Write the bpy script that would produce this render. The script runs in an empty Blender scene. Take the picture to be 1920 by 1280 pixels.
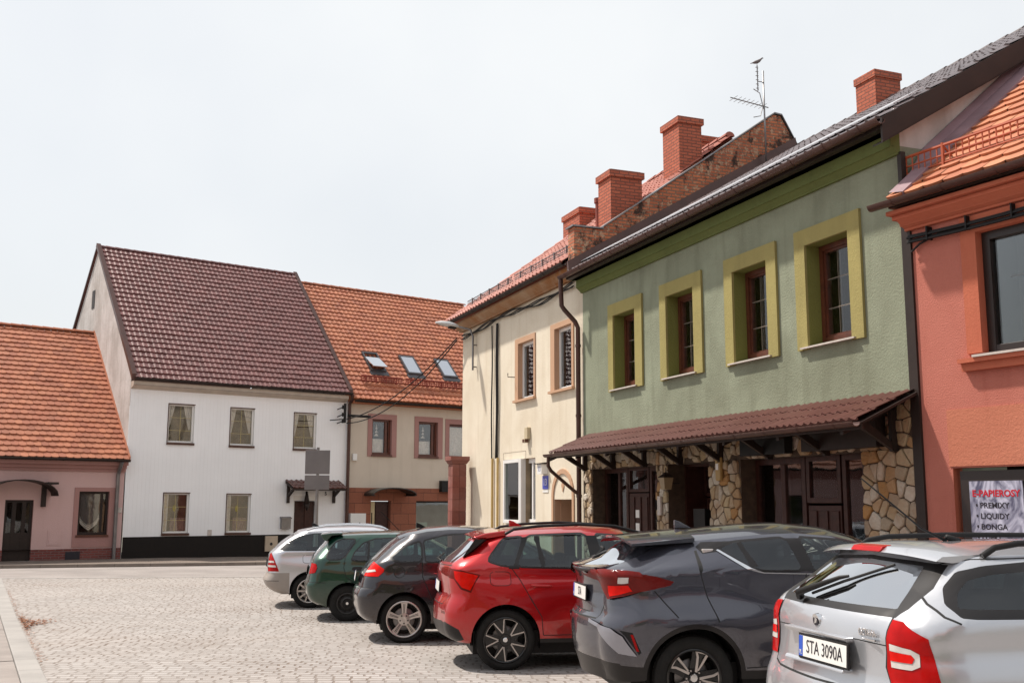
import bpy, bmesh, math, random
import numpy as np
from mathutils import Vector, Matrix
from mathutils.geometry import delaunay_2d_cdt
R = math.radians
random.seed(7); rng = np.random.default_rng(7)
sc = bpy.context.scene
col = sc.collection

# ------------------------------------------------------------ camera, world, sun, exposure
CAMZ = 1.65
cam = bpy.data.cameras.new('camera'); camo = bpy.data.objects.new('camera', cam); col.objects.link(camo)
cam.sensor_width = 36.0; cam.lens = 36.99; cam.clip_start = 0.1; cam.clip_end = 2000
camo.location = (0, 0, CAMZ)
camo.rotation_euler = (Matrix.Rotation(R(90 + 8.70), 4, 'X') @ Matrix.Rotation(R(0.15), 4, 'Z')).to_euler()
sc.camera = camo

SUN_DIR = Vector((0.56, -0.26, -1.0)).normalized()          # direction the light travels
w = bpy.data.worlds.new("World"); sc.world = w; w.use_nodes = True
nt = w.node_tree; nt.nodes.clear()
out = nt.nodes.new('ShaderNodeOutputWorld'); bg = nt.nodes.new('ShaderNodeBackground')
sky = nt.nodes.new('ShaderNodeTexSky'); sky.sky_type = 'NISHITA'; sky.sun_disc = False
sky.sun_elevation = math.asin(-SUN_DIR.z); sky.sun_rotation = math.atan2(-SUN_DIR.x, -SUN_DIR.y)
sky.air_density = 1.2; sky.dust_density = 4.0; sky.ozone_density = 1.0
# thin high cloud veil: pale, almost even, mixed over the clear sky by direction
tc = nt.nodes.new('ShaderNodeTexCoord'); nz = nt.nodes.new('ShaderNodeTexNoise'); nz.inputs['Scale'].default_value = 1.6
nz.inputs['Detail'].default_value = 5
rmp = nt.nodes.new('ShaderNodeMapRange'); rmp.inputs[1].default_value = .3; rmp.inputs[2].default_value = .7
rmp.inputs[3].default_value = .62; rmp.inputs[4].default_value = .98
mix = nt.nodes.new('ShaderNodeMixRGB'); mix.inputs[2].default_value = (7.75, 7.95, 8.1, 1)
nt.links.new(tc.outputs['Generated'], nz.inputs['Vector']); nt.links.new(nz.outputs['Fac'], rmp.inputs[0])
nt.links.new(rmp.outputs[0], mix.inputs[0]); nt.links.new(sky.outputs[0], mix.inputs[1])
nt.links.new(mix.outputs[0], bg.inputs[0]); bg.inputs[1].default_value = 0.089
nt.links.new(bg.outputs[0], out.inputs[0])
sun = bpy.data.lights.new('sun', 'SUN'); suno = bpy.data.objects.new('sun', sun); col.objects.link(suno)
sun.energy = 4.1; sun.angle = R(2.2); sun.color = (1.0, 0.93, 0.84)
suno.rotation_euler = SUN_DIR.to_track_quat('-Z', 'Y').to_euler(); suno.location = (-20, 20, 40)
sc.view_settings.view_transform = 'Standard'; sc.view_settings.look = 'None'
sc.view_settings.exposure = 0.44; sc.view_settings.gamma = 1.0
sc.cycles.max_bounces = 8; sc.cycles.transparent_max_bounces = 16
sc.cycles.sample_clamp_indirect = 8

# ------------------------------------------------------------ object helpers
def tag(o, label=None, cat=None, group=None, kind=None):
    if label: o['label'] = label
    if cat: o['category'] = cat
    if group: o['group'] = group
    if kind: o['kind'] = kind
    return o
def empty(name, loc=(0, 0, 0), rz=0.0, label=None, cat=None, group=None):
    o = bpy.data.objects.new(name, None); col.objects.link(o); o.location = loc; o.rotation_euler = (0, 0, rz)
    o.empty_display_size = .3
    return tag(o, label, cat, group)
class MB:
    """collects faces with material slots and links them as one mesh object"""
    def __init__(s, T=None): s.v = []; s.f = []; s.m = []; s.T = T
    def add(s, vs, fs, m=0):
        b = len(s.v)
        if s.T: vs = [s.T(*p) for p in vs]
        s.v += [tuple(map(float, p)) for p in vs]; s.f += [tuple(b + i for i in f) for f in fs]; s.m += [m] * len(fs)
        return s
    def box(s, a, b, m=0):
        x0, y0, z0 = a; x1, y1, z1 = b
        s.add([(x0,y0,z0),(x1,y0,z0),(x1,y1,z0),(x0,y1,z0),(x0,y0,z1),(x1,y0,z1),(x1,y1,z1),(x0,y1,z1)],
              [(0,3,2,1),(4,5,6,7),(0,1,5,4),(1,2,6,5),(2,3,7,6),(3,0,4,7)], m); return s
    def hexa(s, p, m=0):       # 8 corners: bottom ring then top ring
        s.add(p, [(0,3,2,1),(4,5,6,7),(0,1,5,4),(1,2,6,5),(2,3,7,6),(3,0,4,7)], m); return s
    def quad(s, p, m=0): s.add(p, [tuple(range(len(p)))], m); return s
    def prism(s, poly, f0, f1, m=0, ends=True):   # poly list of 2d, f(p)->3d
        n = len(poly); vs = [f0(p) for p in poly] + [f1(p) for p in poly]
        fs = [(i, (i+1) % n, n + (i+1) % n, n + i) for i in range(n)]
        if ends: fs += [tuple(reversed(range(n))), tuple(range(n, 2*n))]
        s.add(vs, fs, m); return s
    def tube(s, pts, r, n=8, m=0, caps=True):
        P = [Vector(p) for p in pts]; rr = r if isinstance(r, (list, tuple)) else [r]*len(P)
        vs = []; up = None
        for i, p in enumerate(P):
            d = (P[min(i+1, len(P)-1)] - P[max(i-1, 0)]).normalized()
            if up is None: up = d.orthogonal().normalized()
            a = (up - d * up.dot(d)).normalized(); up = a; b = d.cross(a)
            for k in range(n):
                t = 2*math.pi*k/n; vs.append(p + (a*math.cos(t) + b*math.sin(t)) * rr[i])
        fs = []
        for i in range(len(P)-1):
            for k in range(n): fs.append((i*n+k, i*n+(k+1) % n, (i+1)*n+(k+1) % n, (i+1)*n+k))
        if caps: fs += [tuple(reversed(range(n))), tuple(range((len(P)-1)*n, len(P)*n))]
        s.add(vs, fs, m); return s
    def build(s, name, mats, parent=None, smooth=False, bevel=0, recalc=True, autos=None):
        me = bpy.data.meshes.new(name); me.from_pydata(s.v, [], s.f)
        if not isinstance(mats, (list, tuple)): mats = [mats]
        for mt in mats: me.materials.append(mt)
        me.polygons.foreach_set('material_index', s.m)
        if recalc or bevel:
            bm = bmesh.new(); bm.from_mesh(me)
            if bevel:
                bmesh.ops.remove_doubles(bm, verts=bm.verts, dist=1e-5)
                bmesh.ops.recalc_face_normals(bm, faces=bm.faces)
                bmesh.ops.bevel(bm, geom=[e for e in bm.edges if len(e.link_faces) == 2 and e.calc_face_angle(0) > .5], offset=bevel, segments=2, affect='EDGES', profile=.5)
            else: bmesh.ops.recalc_face_normals(bm, faces=bm.faces)
            bm.to_mesh(me); bm.free()
        if smooth:
            me.polygons.foreach_set('use_smooth', [True]*len(me.polygons))
            if autos is not None:
                try: me.set_sharp_from_angle(angle=R(autos))
                except Exception: pass
        me.update()
        o = bpy.data.objects.new(name, me); col.objects.link(o)
        if parent: o.parent = parent
        return o
def link_mesh(name, verts, faces, mats, midx=None, parent=None, smooth=False, autos=None):
    me = bpy.data.meshes.new(name); me.from_pydata([tuple(map(float, v)) for v in verts], [], [tuple(map(int, f)) for f in faces])
    if not isinstance(mats, (list, tuple)): mats = [mats]
    for m in mats: me.materials.append(m)
    if midx is not None: me.polygons.foreach_set('material_index', [int(i) for i in midx])
    if smooth: me.polygons.foreach_set('use_smooth', [True]*len(me.polygons))
    if autos: me.set_sharp_from_angle(angle=R(autos))
    me.update(); o = bpy.data.objects.new(name, me); col.objects.link(o)
    if parent: o.parent = parent
    return o
def text(name, body, size, mat, parent, M, extrude=.002, align='CENTER', sx=1.0, bold=0.0):
    if not body: return None
    c = bpy.data.curves.new(name, 'FONT'); c.body = body; c.size = size; c.extrude = extrude; c.align_x = align; c.align_y = 'CENTER'
    c.offset = bold; c.resolution_u = 3
    t = bpy.data.objects.new(name, c); col.objects.link(t)
    bpy.context.view_layer.update()
    me = bpy.data.meshes.new_from_object(t); bpy.data.objects.remove(t); bpy.data.curves.remove(c)
    me.transform(M @ Matrix.Diagonal((sx, 1, 1, 1))); me.materials.clear(); me.materials.append(mat); me.name = name
    o = bpy.data.objects.new(name, me); col.objects.link(o); o.parent = parent
    return o

# ------------------------------------------------------------ materials
def srgb(r, g, b):
    f = lambda c: (c/255/12.92 if c/255 <= .04045 else ((c/255+.055)/1.055)**2.4)
    return (f(r), f(g), f(b))
MATS = {}
class NM:
    def __init__(s, name):
        s.m = bpy.data.materials.new(name); s.m.use_nodes = True; s.t = s.m.node_tree; s.t.nodes.clear()
        s.out = s.n('ShaderNodeOutputMaterial'); s.b = s.n('ShaderNodeBsdfPrincipled'); s.l(s.b.outputs[0], s.out.inputs[0])
    def n(s, t, **k):
        x = s.t.nodes.new(t)
        for a, v in k.items():
            if hasattr(x, a): setattr(x, a, v)
            else: x.inputs[a].default_value = v
        return x
    def l(s, a, b): s.t.links.new(a, b)
    def co(s): return s.n('ShaderNodeTexCoord').outputs['Object']
    def noise(s, vec, scale, detail=4, rough=.55, dist=0.0):
        x = s.n('ShaderNodeTexNoise'); x.inputs['Scale'].default_value = scale; x.inputs['Detail'].default_value = detail
        x.inputs['Roughness'].default_value = rough; x.inputs['Distortion'].default_value = dist
        s.l(vec, x.inputs['Vector']); return x.outputs['Fac']
    def mapr(s, v, a, b, c, d):
        x = s.n('ShaderNodeMapRange'); s.l(v, x.inputs[0])
        for i, q in enumerate((a, b, c, d)): x.inputs[i+1].default_value = q
        return x.outputs[0]
    def mixc(s, fac, a, b, mode='MIX'):
        x = s.n('ShaderNodeMixRGB', blend_type=mode)
        if isinstance(fac, (int, float)): x.inputs[0].default_value = fac
        else: s.l(fac, x.inputs[0])
        for i, q in ((1, a), (2, b)):
            if isinstance(q, (tuple, list)): x.inputs[i].default_value = (*q[:3], 1)
            else: s.l(q, x.inputs[i])
        return x.outputs[0]
    def scale(s, vec, sc3):
        x = s.n('ShaderNodeMapping'); x.inputs['Scale'].default_value = sc3; s.l(vec, x.inputs[0]); return x.outputs[0]
    def bump(s, h, strength=.3, dist=.01, normal=None):
        x = s.n('ShaderNodeBump'); x.inputs['Strength'].default_value = strength; x.inputs['Distance'].default_value = dist
        s.l(h, x.inputs['Height'])
        if normal: s.l(normal, x.inputs['Normal'])
        s.l(x.outputs[0], s.b.inputs['Normal']); return x.outputs[0]
    def base(s, c):
        if isinstance(c, (tuple, list)): s.b.inputs['Base Color'].default_value = (*c[:3], 1)
        else: s.l(c, s.b.inputs['Base Color'])
    def p(s, **k):
        for a, v in k.items(): s.b.inputs[a.replace('_', ' ')].default_value = v
        return s
def plain(name, c, rough=.6, metal=0.0, var=.12, vs=3.0, bump=0.0, bs=60, coat=0.0, spec=.5):
    m = NM(name); v = m.co()
    n = m.noise(v, vs, 4)
    m.base(m.mixc(m.mapr(n, .3, .7, 0, 1), tuple(x*(1-var) for x in c), tuple(min(1, x*(1+var)) for x in c)))
    m.p(Roughness=rough, Metallic=metal); m.b.inputs['Coat Weight'].default_value = coat; m.b.inputs['Specular IOR Level'].default_value = spec
    if bump: m.bump(m.noise(v, bs, 4), bump, .01)
    return m.m
def plaster(name, c, stain, grain=28, gs=.5, streak=.35, patch=.2, dark=None):
    m = NM(name); v = m.co()
    fine = m.noise(v, grain, 5, .65); big = m.noise(v, .7, 5, .6, .4)
    st = m.noise(m.scale(v, (2.2, 2.2, .22)), 1.6, 5, .6, .3)
    c1 = m.mixc(m.mapr(big, .35, .7, 0, patch), c, stain)
    c2 = m.mixc(m.mapr(st, .5, .78, 0, streak), c1, stain)
    c3 = m.mixc(m.mapr(fine, .3, .7, .10, 0), c2, tuple(x*.45 for x in c))
    sp = m.noise(v, 9, 6, .75)
    c4 = m.mixc(m.mapr(sp, .66, .74, 0, .25), c3, dark or tuple(x*.5 for x in c))
    m.base(c4); m.p(Roughness=.93); m.b.inputs['Specular IOR Level'].default_value = .15
    n1 = m.n('ShaderNodeBump'); n1.inputs['Strength'].default_value = .16; n1.inputs['Distance'].default_value = .03
    m.l(m.noise(v, 2.0, 3), n1.inputs['Height'])
    m.bump(fine, gs, .012, n1.outputs[0]); return m.m
def islandcol(name, cols, rough=.75, bump=.25, bs=40, spot=None, coat=0, stain=.3, metal=0, bd=.01):
    m = NM(name); v = m.co(); g = m.n('ShaderNodeNewGeometry')
    cr = m.n('ShaderNodeValToRGB'); m.l(g.outputs['Random Per Island'], cr.inputs[0])
    el = cr.color_ramp.elements
    while len(el) < len(cols): el.new(.5)
    for i, (p_, c_) in enumerate(cols): el[i].position = p_; el[i].color = (*c_, 1)
    big = m.noise(v, 1.1, 5, .65, .5)
    c = m.mixc(m.mapr(big, .42, .75, 0, stain), cr.outputs[0], spot or tuple(x*.35 for x in cols[0][1]))
    c = m.mixc(m.mapr(m.noise(v, 14, 4, .7), .35, .75, 0, .22), c, tuple(x*.4 for x in cols[0][1]))
    m.base(c); m.p(Roughness=rough, Metallic=metal); m.b.inputs['Coat Weight'].default_value = coat
    m.bump(m.noise(v, bs, 5, .7), bump, bd); return m.m
def brick(name, c1, c2, mortar, bw=.25, bh=.075, ax='xz', msize=.012, black=0.0, pale=0.0, blend=None):
    m = NM(name); v = m.co(); se = m.n('ShaderNodeSeparateXYZ'); m.l(v, se.inputs[0]); cb = m.n('ShaderNodeCombineXYZ')
    if ax == 'sum':
        a = m.n('ShaderNodeMath', operation='ADD'); m.l(se.outputs[0], a.inputs[0]); m.l(se.outputs[1], a.inputs[1]); m.l(a.outputs[0], cb.inputs[0]); m.l(se.outputs[2], cb.inputs[1])
    else:
        ix = {'x': 0, 'y': 1, 'z': 2}; m.l(se.outputs[ix[ax[0]]], cb.inputs[0]); m.l(se.outputs[ix[ax[1]]], cb.inputs[1])
    nz_ = m.n('ShaderNodeTexNoise'); nz_.inputs['Scale'].default_value = 3; m.l(v, nz_.inputs['Vector'])
    ad = m.n('ShaderNodeVectorMath', operation='MULTIPLY_ADD'); m.l(nz_.outputs['Color'], ad.inputs[0]); ad.inputs[1].default_value = (.012,)*3; m.l(cb.outputs[0], ad.inputs[2])
    b = m.n('ShaderNodeTexBrick'); m.l(ad.outputs[0], b.inputs['Vector'])
    b.inputs['Scale'].default_value = 1.0; b.inputs['Brick Width'].default_value = bw; b.inputs['Row Height'].default_value = bh
    b.inputs['Mortar Size'].default_value = msize; b.inputs['Mortar Smooth'].default_value = .2; b.inputs['Bias'].default_value = 0
    b.inputs['Color1'].default_value = (*c1, 1); b.inputs['Color2'].default_value = (*c2, 1); b.inputs['Mortar'].default_value = (*mortar, 1)
    c = m.mixc(m.mapr(m.noise(v, 20, 4, .7), .35, .7, 0, .3), b.outputs['Color'], tuple(x*.4 for x in c1))
    if pale: c = m.mixc(m.mapr(m.noise(v, 8, 3, .7), .54, .62, 0, pale), c, (.5, .34, .22))
    if black: c = m.mixc(m.mapr(m.noise(v, 1.9, 7, .75, .3), .53, .60, 0, black), c, (.02, .015, .012))
    m.base(c); m.p(Roughness=.9)
    inv = m.n('ShaderNodeMath', operation='SUBTRACT'); inv.inputs[0].default_value = 1; m.l(b.outputs['Fac'], inv.inputs[1])
    m.bump(inv.outputs[0], .8, .012); return m.m
def glassy(name, tint, refl=.5, rough=.02, ior=1.5):
    m = NM(name); m.t.nodes.remove(m.b)
    fr = m.n('ShaderNodeFresnel'); fr.inputs[0].default_value = ior
    tr = m.n('ShaderNodeBsdfTransparent'); tr.inputs[0].default_value = (*tint, 1)
    gl = m.n('ShaderNodeBsdfGlossy'); gl.inputs['Roughness'].default_value = rough; gl.inputs[0].default_value = (.95, .97, 1, 1)
    mx = m.n('ShaderNodeMixShader'); a = m.n('ShaderNodeMath', operation='MULTIPLY_ADD'); m.l(fr.outputs[0], a.inputs[0]); a.inputs[1].default_value = 1.0; a.inputs[2].default_value = refl; a.use_clamp = True
    m.l(a.outputs[0], mx.inputs[0]); m.l(tr.outputs[0], mx.inputs[1]); m.l(gl.outputs[0], mx.inputs[2]); m.l(mx.outputs[0], m.out.inputs[0])
    v = m.co(); bp = m.n('ShaderNodeBump'); bp.inputs['Strength'].default_value = .04; bp.inputs['Distance'].default_value = .02
    m.l(m.noise(v, 2.5, 2), bp.inputs['Height']); m.l(bp.outputs[0], gl.inputs['Normal'])
    return m.m
def carpaint(name, c, metal=.5, rough=.28, flake=.1, inner=(.02, .02, .02)):
    m = NM(name); v = m.co()
    g = m.n('ShaderNodeNewGeometry')
    fl = m.noise(v, 600, 2)
    cc = m.mixc(m.mapr(fl, .3, .7, 0, flake), c, tuple(min(1, x*1.6+.02) for x in c))
    dirt = m.n('ShaderNodeSeparateXYZ'); m.l(v, dirt.inputs[0])
    dm = m.n('ShaderNodeMath', operation='MULTIPLY'); m.l(m.mapr(dirt.outputs[2], .25, .6, 1, 0), dm.inputs[0]); m.l(m.mapr(m.noise(v, 5, 5, .7), .3, .75, .1, .6), dm.inputs[1])
    cc = m.mixc(dm.outputs[0], cc, (.16, .135, .11))
    cc = m.mixc(g.outputs['Backfacing'], cc, inner)
    m.base(cc); m.p(Metallic=metal, Roughness=rough); m.b.inputs['Coat Weight'].default_value = 1; m.b.inputs['Coat Roughness'].default_value = .03
    return m.m
def reg(k, f, *a, **kw):
    if k not in MATS: MATS[k] = f(k, *a, **kw)
    return MATS[k]
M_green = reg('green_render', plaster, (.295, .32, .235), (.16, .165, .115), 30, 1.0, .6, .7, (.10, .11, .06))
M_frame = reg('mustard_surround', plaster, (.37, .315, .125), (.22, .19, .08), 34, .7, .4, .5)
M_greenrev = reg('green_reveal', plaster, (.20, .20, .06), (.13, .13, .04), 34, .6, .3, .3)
M_frieze = reg('olive_cornice', plaster, (.15, .18, .065), (.09, .11, .04), 20, .4, .4, .4)
M_red = reg('pink_red_render', plaster, (.53, .19, .145), (.36, .10, .07), 55, 1.0, .5, .35)
M_redtrim = reg('orange_red_trim', plaster, (.52, .16, .095), (.40, .10, .06), 30, .5, .4, .45)
M_orangepanel = reg('orange_patch_render', plaster, (.55, .205, .13), (.40, .13, .08), 40, .7, .5, .5)
M_cream = reg('cream_render', plaster, (.74, .67, .55), (.54, .45, .33), 22, .45, .5, .5)
M_salmon = reg('salmon_trim', plaster, (.52, .33, .22), (.42, .24, .14), 22, .3, .3, .2)
M_pink = reg('pink_render', plaster, (.62, .42, .40), (.5, .33, .3), 30, .5, .2, .3)
M_pinkdark = reg('dusty_pink_trim', plaster, (.40, .22, .20), (.3, .16, .14), 30, .4, .2, .3)
M_beige = reg('beige_render', plaster, (.64, .56, .47), (.48, .41, .33), 30, .5, .4, .35)
M_gable = reg('weathered_gable_render', plaster, (.66, .62, .60), (.36, .32, .29), 8, .8, .8, .8, (.2, .17, .15))
M_gable2 = reg('grey_pink_gable_render', plaster, (.40, .33, .29), (.26, .2, .17), 10, .5, .6, .7)
M_wdark = reg('dark_brown_metal', plain, (.026, .016, .013), .5, 0, .2, 3, 0, 60, 0, .3)
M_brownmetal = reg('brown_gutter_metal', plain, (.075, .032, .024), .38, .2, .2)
M_greymetal = reg('grey_zinc', plain, (.22, .21, .21), .4, .7, .2)
M_flash = reg('pale_sheet_metal', plain, (.55, .55, .57), .32, .6, .1)
M_mahog = reg('mahogany_frame', plain, (.10, .028, .014), .4, 0, .25, 8)
M_woodbr = reg('dark_door_wood', plain, (.045, .015, .011), .45, 0, .3, 10, .2, 60, 0, .3)
M_white = reg('white_frame_plastic', plain, (.78, .77, .75), .35, 0, .03)
M_pale = reg('pale_stone_sill', plain, (.52, .46, .42), .6, 0, .12, 12, .2)
M_black = reg('black_plastic', plain, (.010, .009, .009), .55, 0, .2, 8, 0, 60, 0, .3)
M_rubber = reg('tyre_rubber', plain, (.013, .012, .011), .8, 0, .3, 9, .3, 80, 0, .3)
M_chrome = reg('chrome', plain, (.75, .75, .76), .12, 1, .03)
M_int = reg('dark_room', plain, (.022, .018, .015), .9, 0, .3)
M_intc = reg('room_wall', plain, (.25, .19, .12), .9, 0, .3)
M_glass = reg('window_glass', glassy, (.93, .95, .94), .03)
M_curt = reg('white_net_curtain', plain, (.82, .80, .80), .9, 0, .15, 14)
M_yellow = reg('yellow_blind', plain, (.5, .44, .18), .8, 0, .1)
M_brickc = reg('chimney_brick', brick, (.52, .14, .075), (.40, .10, .055), (.20, .08, .055), .25, .08, 'sum')
M_brickold = reg('old_gable_brick', brick, (.60, .19, .085), (.36, .10, .05), (.22, .15, .10), .24, .08, 'yz', .014, .9, .8)
M_brickpl = reg('plinth_brick', brick, (.23, .06, .05), (.15, .04, .035), (.20, .12, .11), .25, .08, 'xz', .012)
M_granite = reg('brown_granite_slabs', brick, (.33, .12, .07), (.25, .085, .05), (.12, .05, .035), .7, .42, 'xz', .008)
M_siding = None
# ------------------------------------------------------------ ground
def gz(y): return max(.06 - .0195*y, -.29)
def ground_sheet(name, poly_rows, mat, lift=0.0):
    """poly_rows: list of (y, xleft, xright); follows the slope of the square"""
    vs, fs = [], []
    for y, a, b in poly_rows:
        for t in np.linspace(0, 1, 9): vs.append((a + (b-a)*t, y, gz(y) + lift))
    for i in range(len(poly_rows)-1):
        for k in range(8): fs.append((i*9+k, i*9+k+1, (i+1)*9+k+1, (i+1)*9+k))
    o = link_mesh(name, vs, fs, mat); o['kind'] = 'structure'; return o
def mat_setts():
    m = NM('granite_setts'); v = m.co()
    wv = m.n('ShaderNodeTexNoise'); wv.inputs['Scale'].default_value = .55; wv.inputs['Detail'].default_value = 2; m.l(v, wv.inputs['Vector'])
    ad = m.n('ShaderNodeVectorMath', operation='MULTIPLY_ADD'); m.l(wv.outputs['Color'], ad.inputs[0]); ad.inputs[1].default_value = (.30, .30, 0)
    mp = m.n('ShaderNodeMapping'); mp.inputs['Rotation'].default_value = (0, 0, R(-4)); m.l(v, mp.inputs[0]); m.l(mp.outputs[0], ad.inputs[2])
    w2 = m.n('ShaderNodeTexNoise'); w2.inputs['Scale'].default_value = 7; m.l(v, w2.inputs['Vector'])
    a2 = m.n('ShaderNodeVectorMath', operation='MULTIPLY_ADD'); m.l(w2.outputs['Color'], a2.inputs[0]); a2.inputs[1].default_value = (.035, .035, 0); m.l(ad.outputs[0], a2.inputs[2])
    # every course starts at its own offset
    s1 = m.n('ShaderNodeSeparateXYZ'); m.l(a2.outputs[0], s1.inputs[0]); dv = m.n('ShaderNodeMath', operation='DIVIDE'); m.l(s1.outputs[1], dv.inputs[0]); dv.inputs[1].default_value = .145
    fl = m.n('ShaderNodeMath', operation='FLOOR'); m.l(dv.outputs[0], fl.inputs[0]); wn_ = m.n('ShaderNodeTexWhiteNoise', noise_dimensions='1D'); m.l(fl.outputs[0], wn_.inputs['W'])
    of = m.n('ShaderNodeMath', operation='MULTIPLY_ADD'); m.l(wn_.outputs['Value'], of.inputs[0]); of.inputs[1].default_value = .09; m.l(s1.outputs[0], of.inputs[2])
    cb = m.n('ShaderNodeCombineXYZ'); m.l(of.outputs[0], cb.inputs[0]); m.l(s1.outputs[1], cb.inputs[1])
    b = m.n('ShaderNodeTexBrick'); m.l(cb.outputs[0], b.inputs['Vector']); b.offset = .5; b.squash = 1.1; b.squash_frequency = 5
    for k, x in (('Scale', 1), ('Brick Width', .175), ('Row Height', .145), ('Mortar Size', .015), ('Mortar Smooth', .35), ('Bias', 0)): b.inputs[k].default_value = x
    b.inputs['Color1'].default_value = (.37, .347, .332, 1); b.inputs['Color2'].default_value = (.275, .252, .237, 1); b.inputs['Mortar'].default_value = (.17, .12, .09, 1)
    big = m.noise(v, .25, 4, .6)
    # joints filled with pale sand in places, with brown earth in others
    jc = m.mixc(m.mapr(m.noise(v, .45, 5, .65), .45, .64, 0, .8), (.235, .205, .185), (.125, .085, .062))
    c = m.mixc(b.outputs['Fac'], m.mixc(m.mapr(big, .35, .65, 0, .3), b.outputs['Color'], (.43, .375, .34)), jc)
    c = m.mixc(m.mapr(m.noise(v, 25, 5, .7), .45, .75, 0, .2), c, (.22, .18, .15))
    c = m.mixc(m.mapr(m.noise(v, .9, 6, .7, .5), .58, .74, 0, .4), c, (.17, .125, .09))
    c = m.mixc(m.mapr(m.noise(v, .13, 6, .7, .8), .48, .66, 0, .35), c, (.25, .22, .20))
    m.base(c); m.p(Roughness=.85); m.b.inputs['Specular IOR Level'].default_value = .3
    inv = m.n('ShaderNodeMath', operation='SUBTRACT'); inv.inputs[0].default_value = 1; m.l(b.outputs['Fac'], inv.inputs[1])
    n1 = m.n('ShaderNodeBump'); n1.inputs['Strength'].default_value = .5; n1.inputs['Distance'].default_value = .02; m.l(m.noise(v, 14, 3), n1.inputs['Height'])
    m.bump(inv.outputs[0], .6, .016, n1.outputs[0]); return m.m
M_setts = mat_setts()
M_asph = reg('worn_asphalt', plain, (.26, .23, .215), .9, 0, .16, .8, .5, 90)
M_conc = reg('concrete_slab', plain, (.26, .225, .205), .9, 0, .18, 1.5, .4, 60)
M_kerb = reg('kerb_stone', plain, (.30, .28, .262), .85, 0, .14, 1.2, .4, 70)
M_walk = reg('pavement_blocks', brick, (.22, .17, .135), (.17, .13, .105), (.10, .075, .06), .22, .11, 'xy', .01)
M_earth = reg('far_ground', plain, (.2, .18, .15), .95, 0, .2, .2)
ground_sheet('ground', [(-60, -250, 250), (3.08, -250, 250), (17.95, -250, 250), (18, -250, 250), (60, -250, 250), (400, -250, 250)], M_earth, -.06)
def lerp(a, b, t): return a + (b-a)*t
# market square paving; its far edge runs slightly oblique
EDGE = lambda x: 28.97 + .130*x + .0
rows = [(-25, -30, 9.6), (3.08, -30, 9.6), (10, -30, 8), (14, -30, 6), (17.95, -30, 4.2), (18, -30, 4.2), (24.8, -30, 1.7)]
vs, fs = [], []
ys = [-25, 0, 3.08, 6, 10, 14, 17.95, 18, 22, None]
for y in ys:
    for x in np.linspace(-32, 8, 21):
        yy = EDGE(x) if y is None else min(y, EDGE(x) - .5*(22-y)/22 - .01)
        vs.append((x, yy, gz(yy)))
for i in range(len(ys)-1):
    for k in range(20): fs.append((i*21+k, i*21+k+1, (i+1)*21+k+1, (i+1)*21+k))
tag(link_mesh('market_paving', vs, fs, M_setts), kind='structure')
# flush stone edging between setts and asphalt
mb = MB()
for i in range(34):
    x0 = -32 + i*1.2; x1 = x0 + 1.185
    mb.hexa([(x0, EDGE(x0), -.4), (x1, EDGE(x1), -.4), (x1, EDGE(x1)+.14, -.4), (x0, EDGE(x0)+.14, -.4),
             (x0, EDGE(x0), -.284), (x1, EDGE(x1), -.284), (x1, EDGE(x1)+.14, -.284), (x0, EDGE(x0)+.14, -.284)])
tag(mb.build('kerb_edging', M_kerb), kind='structure')
# road in front of the far houses
KF = lambda x: 35.75 + .273*x - .0
vs, fs = [], []
xs = np.linspace(-34, 16, 26)
for x in xs: vs += [(x, EDGE(x)+.13, -.305), (x, KF(x)+.3, -.305)]
for i in range(25): fs.append((2*i, 2*i+2, 2*i+3, 2*i+1))
tag(link_mesh('road', vs, fs, M_asph), kind='structure')
# far pavement with kerb
mb = MB()
for i in range(40):
    x0 = -34 + i*1.0; x1 = x0 + .988
    f = lambda x, o, z: (x, KF(x)+o, z)
    mb.hexa([f(x0, 0, -.5), f(x1, 0, -.5), f(x1, .15, -.5), f(x0, .15, -.5), f(x0, 0, -.205), f(x1, 0, -.205), f(x1, .15, -.205), f(x0, .15, -.205)])
tag(mb.build('kerb', reg('dark_kerb', plain, (.20, .165, .14), .9, 0, .2, 2), None), kind='structure')
vs, fs = [], []
for x in xs: vs += [(x, KF(x)+.15, -.212), (x, KF(x)+ 6.5 + max(0, (x+14))*.55, -.245 - max(0, min(.2, (x+13.1)*.03)))]
for i in range(25): fs.append((2*i, 2*i+2, 2*i+3, 2*i+1))
tag(link_mesh('pavement', vs, fs, M_walk), kind='structure')
# near left: kerb stones and concrete footway beside the square
kd = Vector((-.452, .892, 0)); k0 = Vector((-4.60, 10.85, 0)); kn = Vector((-.892, -.452, 0))
mb = MB(); mj = 0
for i in range(-6, 18):
    a = k0 + kd*(i*1.0); b = k0 + kd*(i*1.0 + .992)
    P = [a, b, b + kn*.24, a + kn*.24]
    mb.hexa([(p.x, p.y, gz(p.y) - .2) for p in P] + [(p.x, p.y, gz(p.y) + .035) for p in P])
tag(mb.build('kerb', M_kerb, bevel=.012), kind='structure')
mb = MB()
for i in range(-3, 9):
    for j in range(5):
        a = k0 + kn*(.25 + j*1.5) + kd*(i*2.0); q = [a, a + kd*1.985, a + kd*1.985 + kn*1.49, a + kn*1.49]
        mb.quad([(p.x, p.y, gz(p.y) + .022 + .004*((i+j) % 2)) for p in q])
tag(mb.build('pavement', M_conc), kind='structure')
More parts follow.
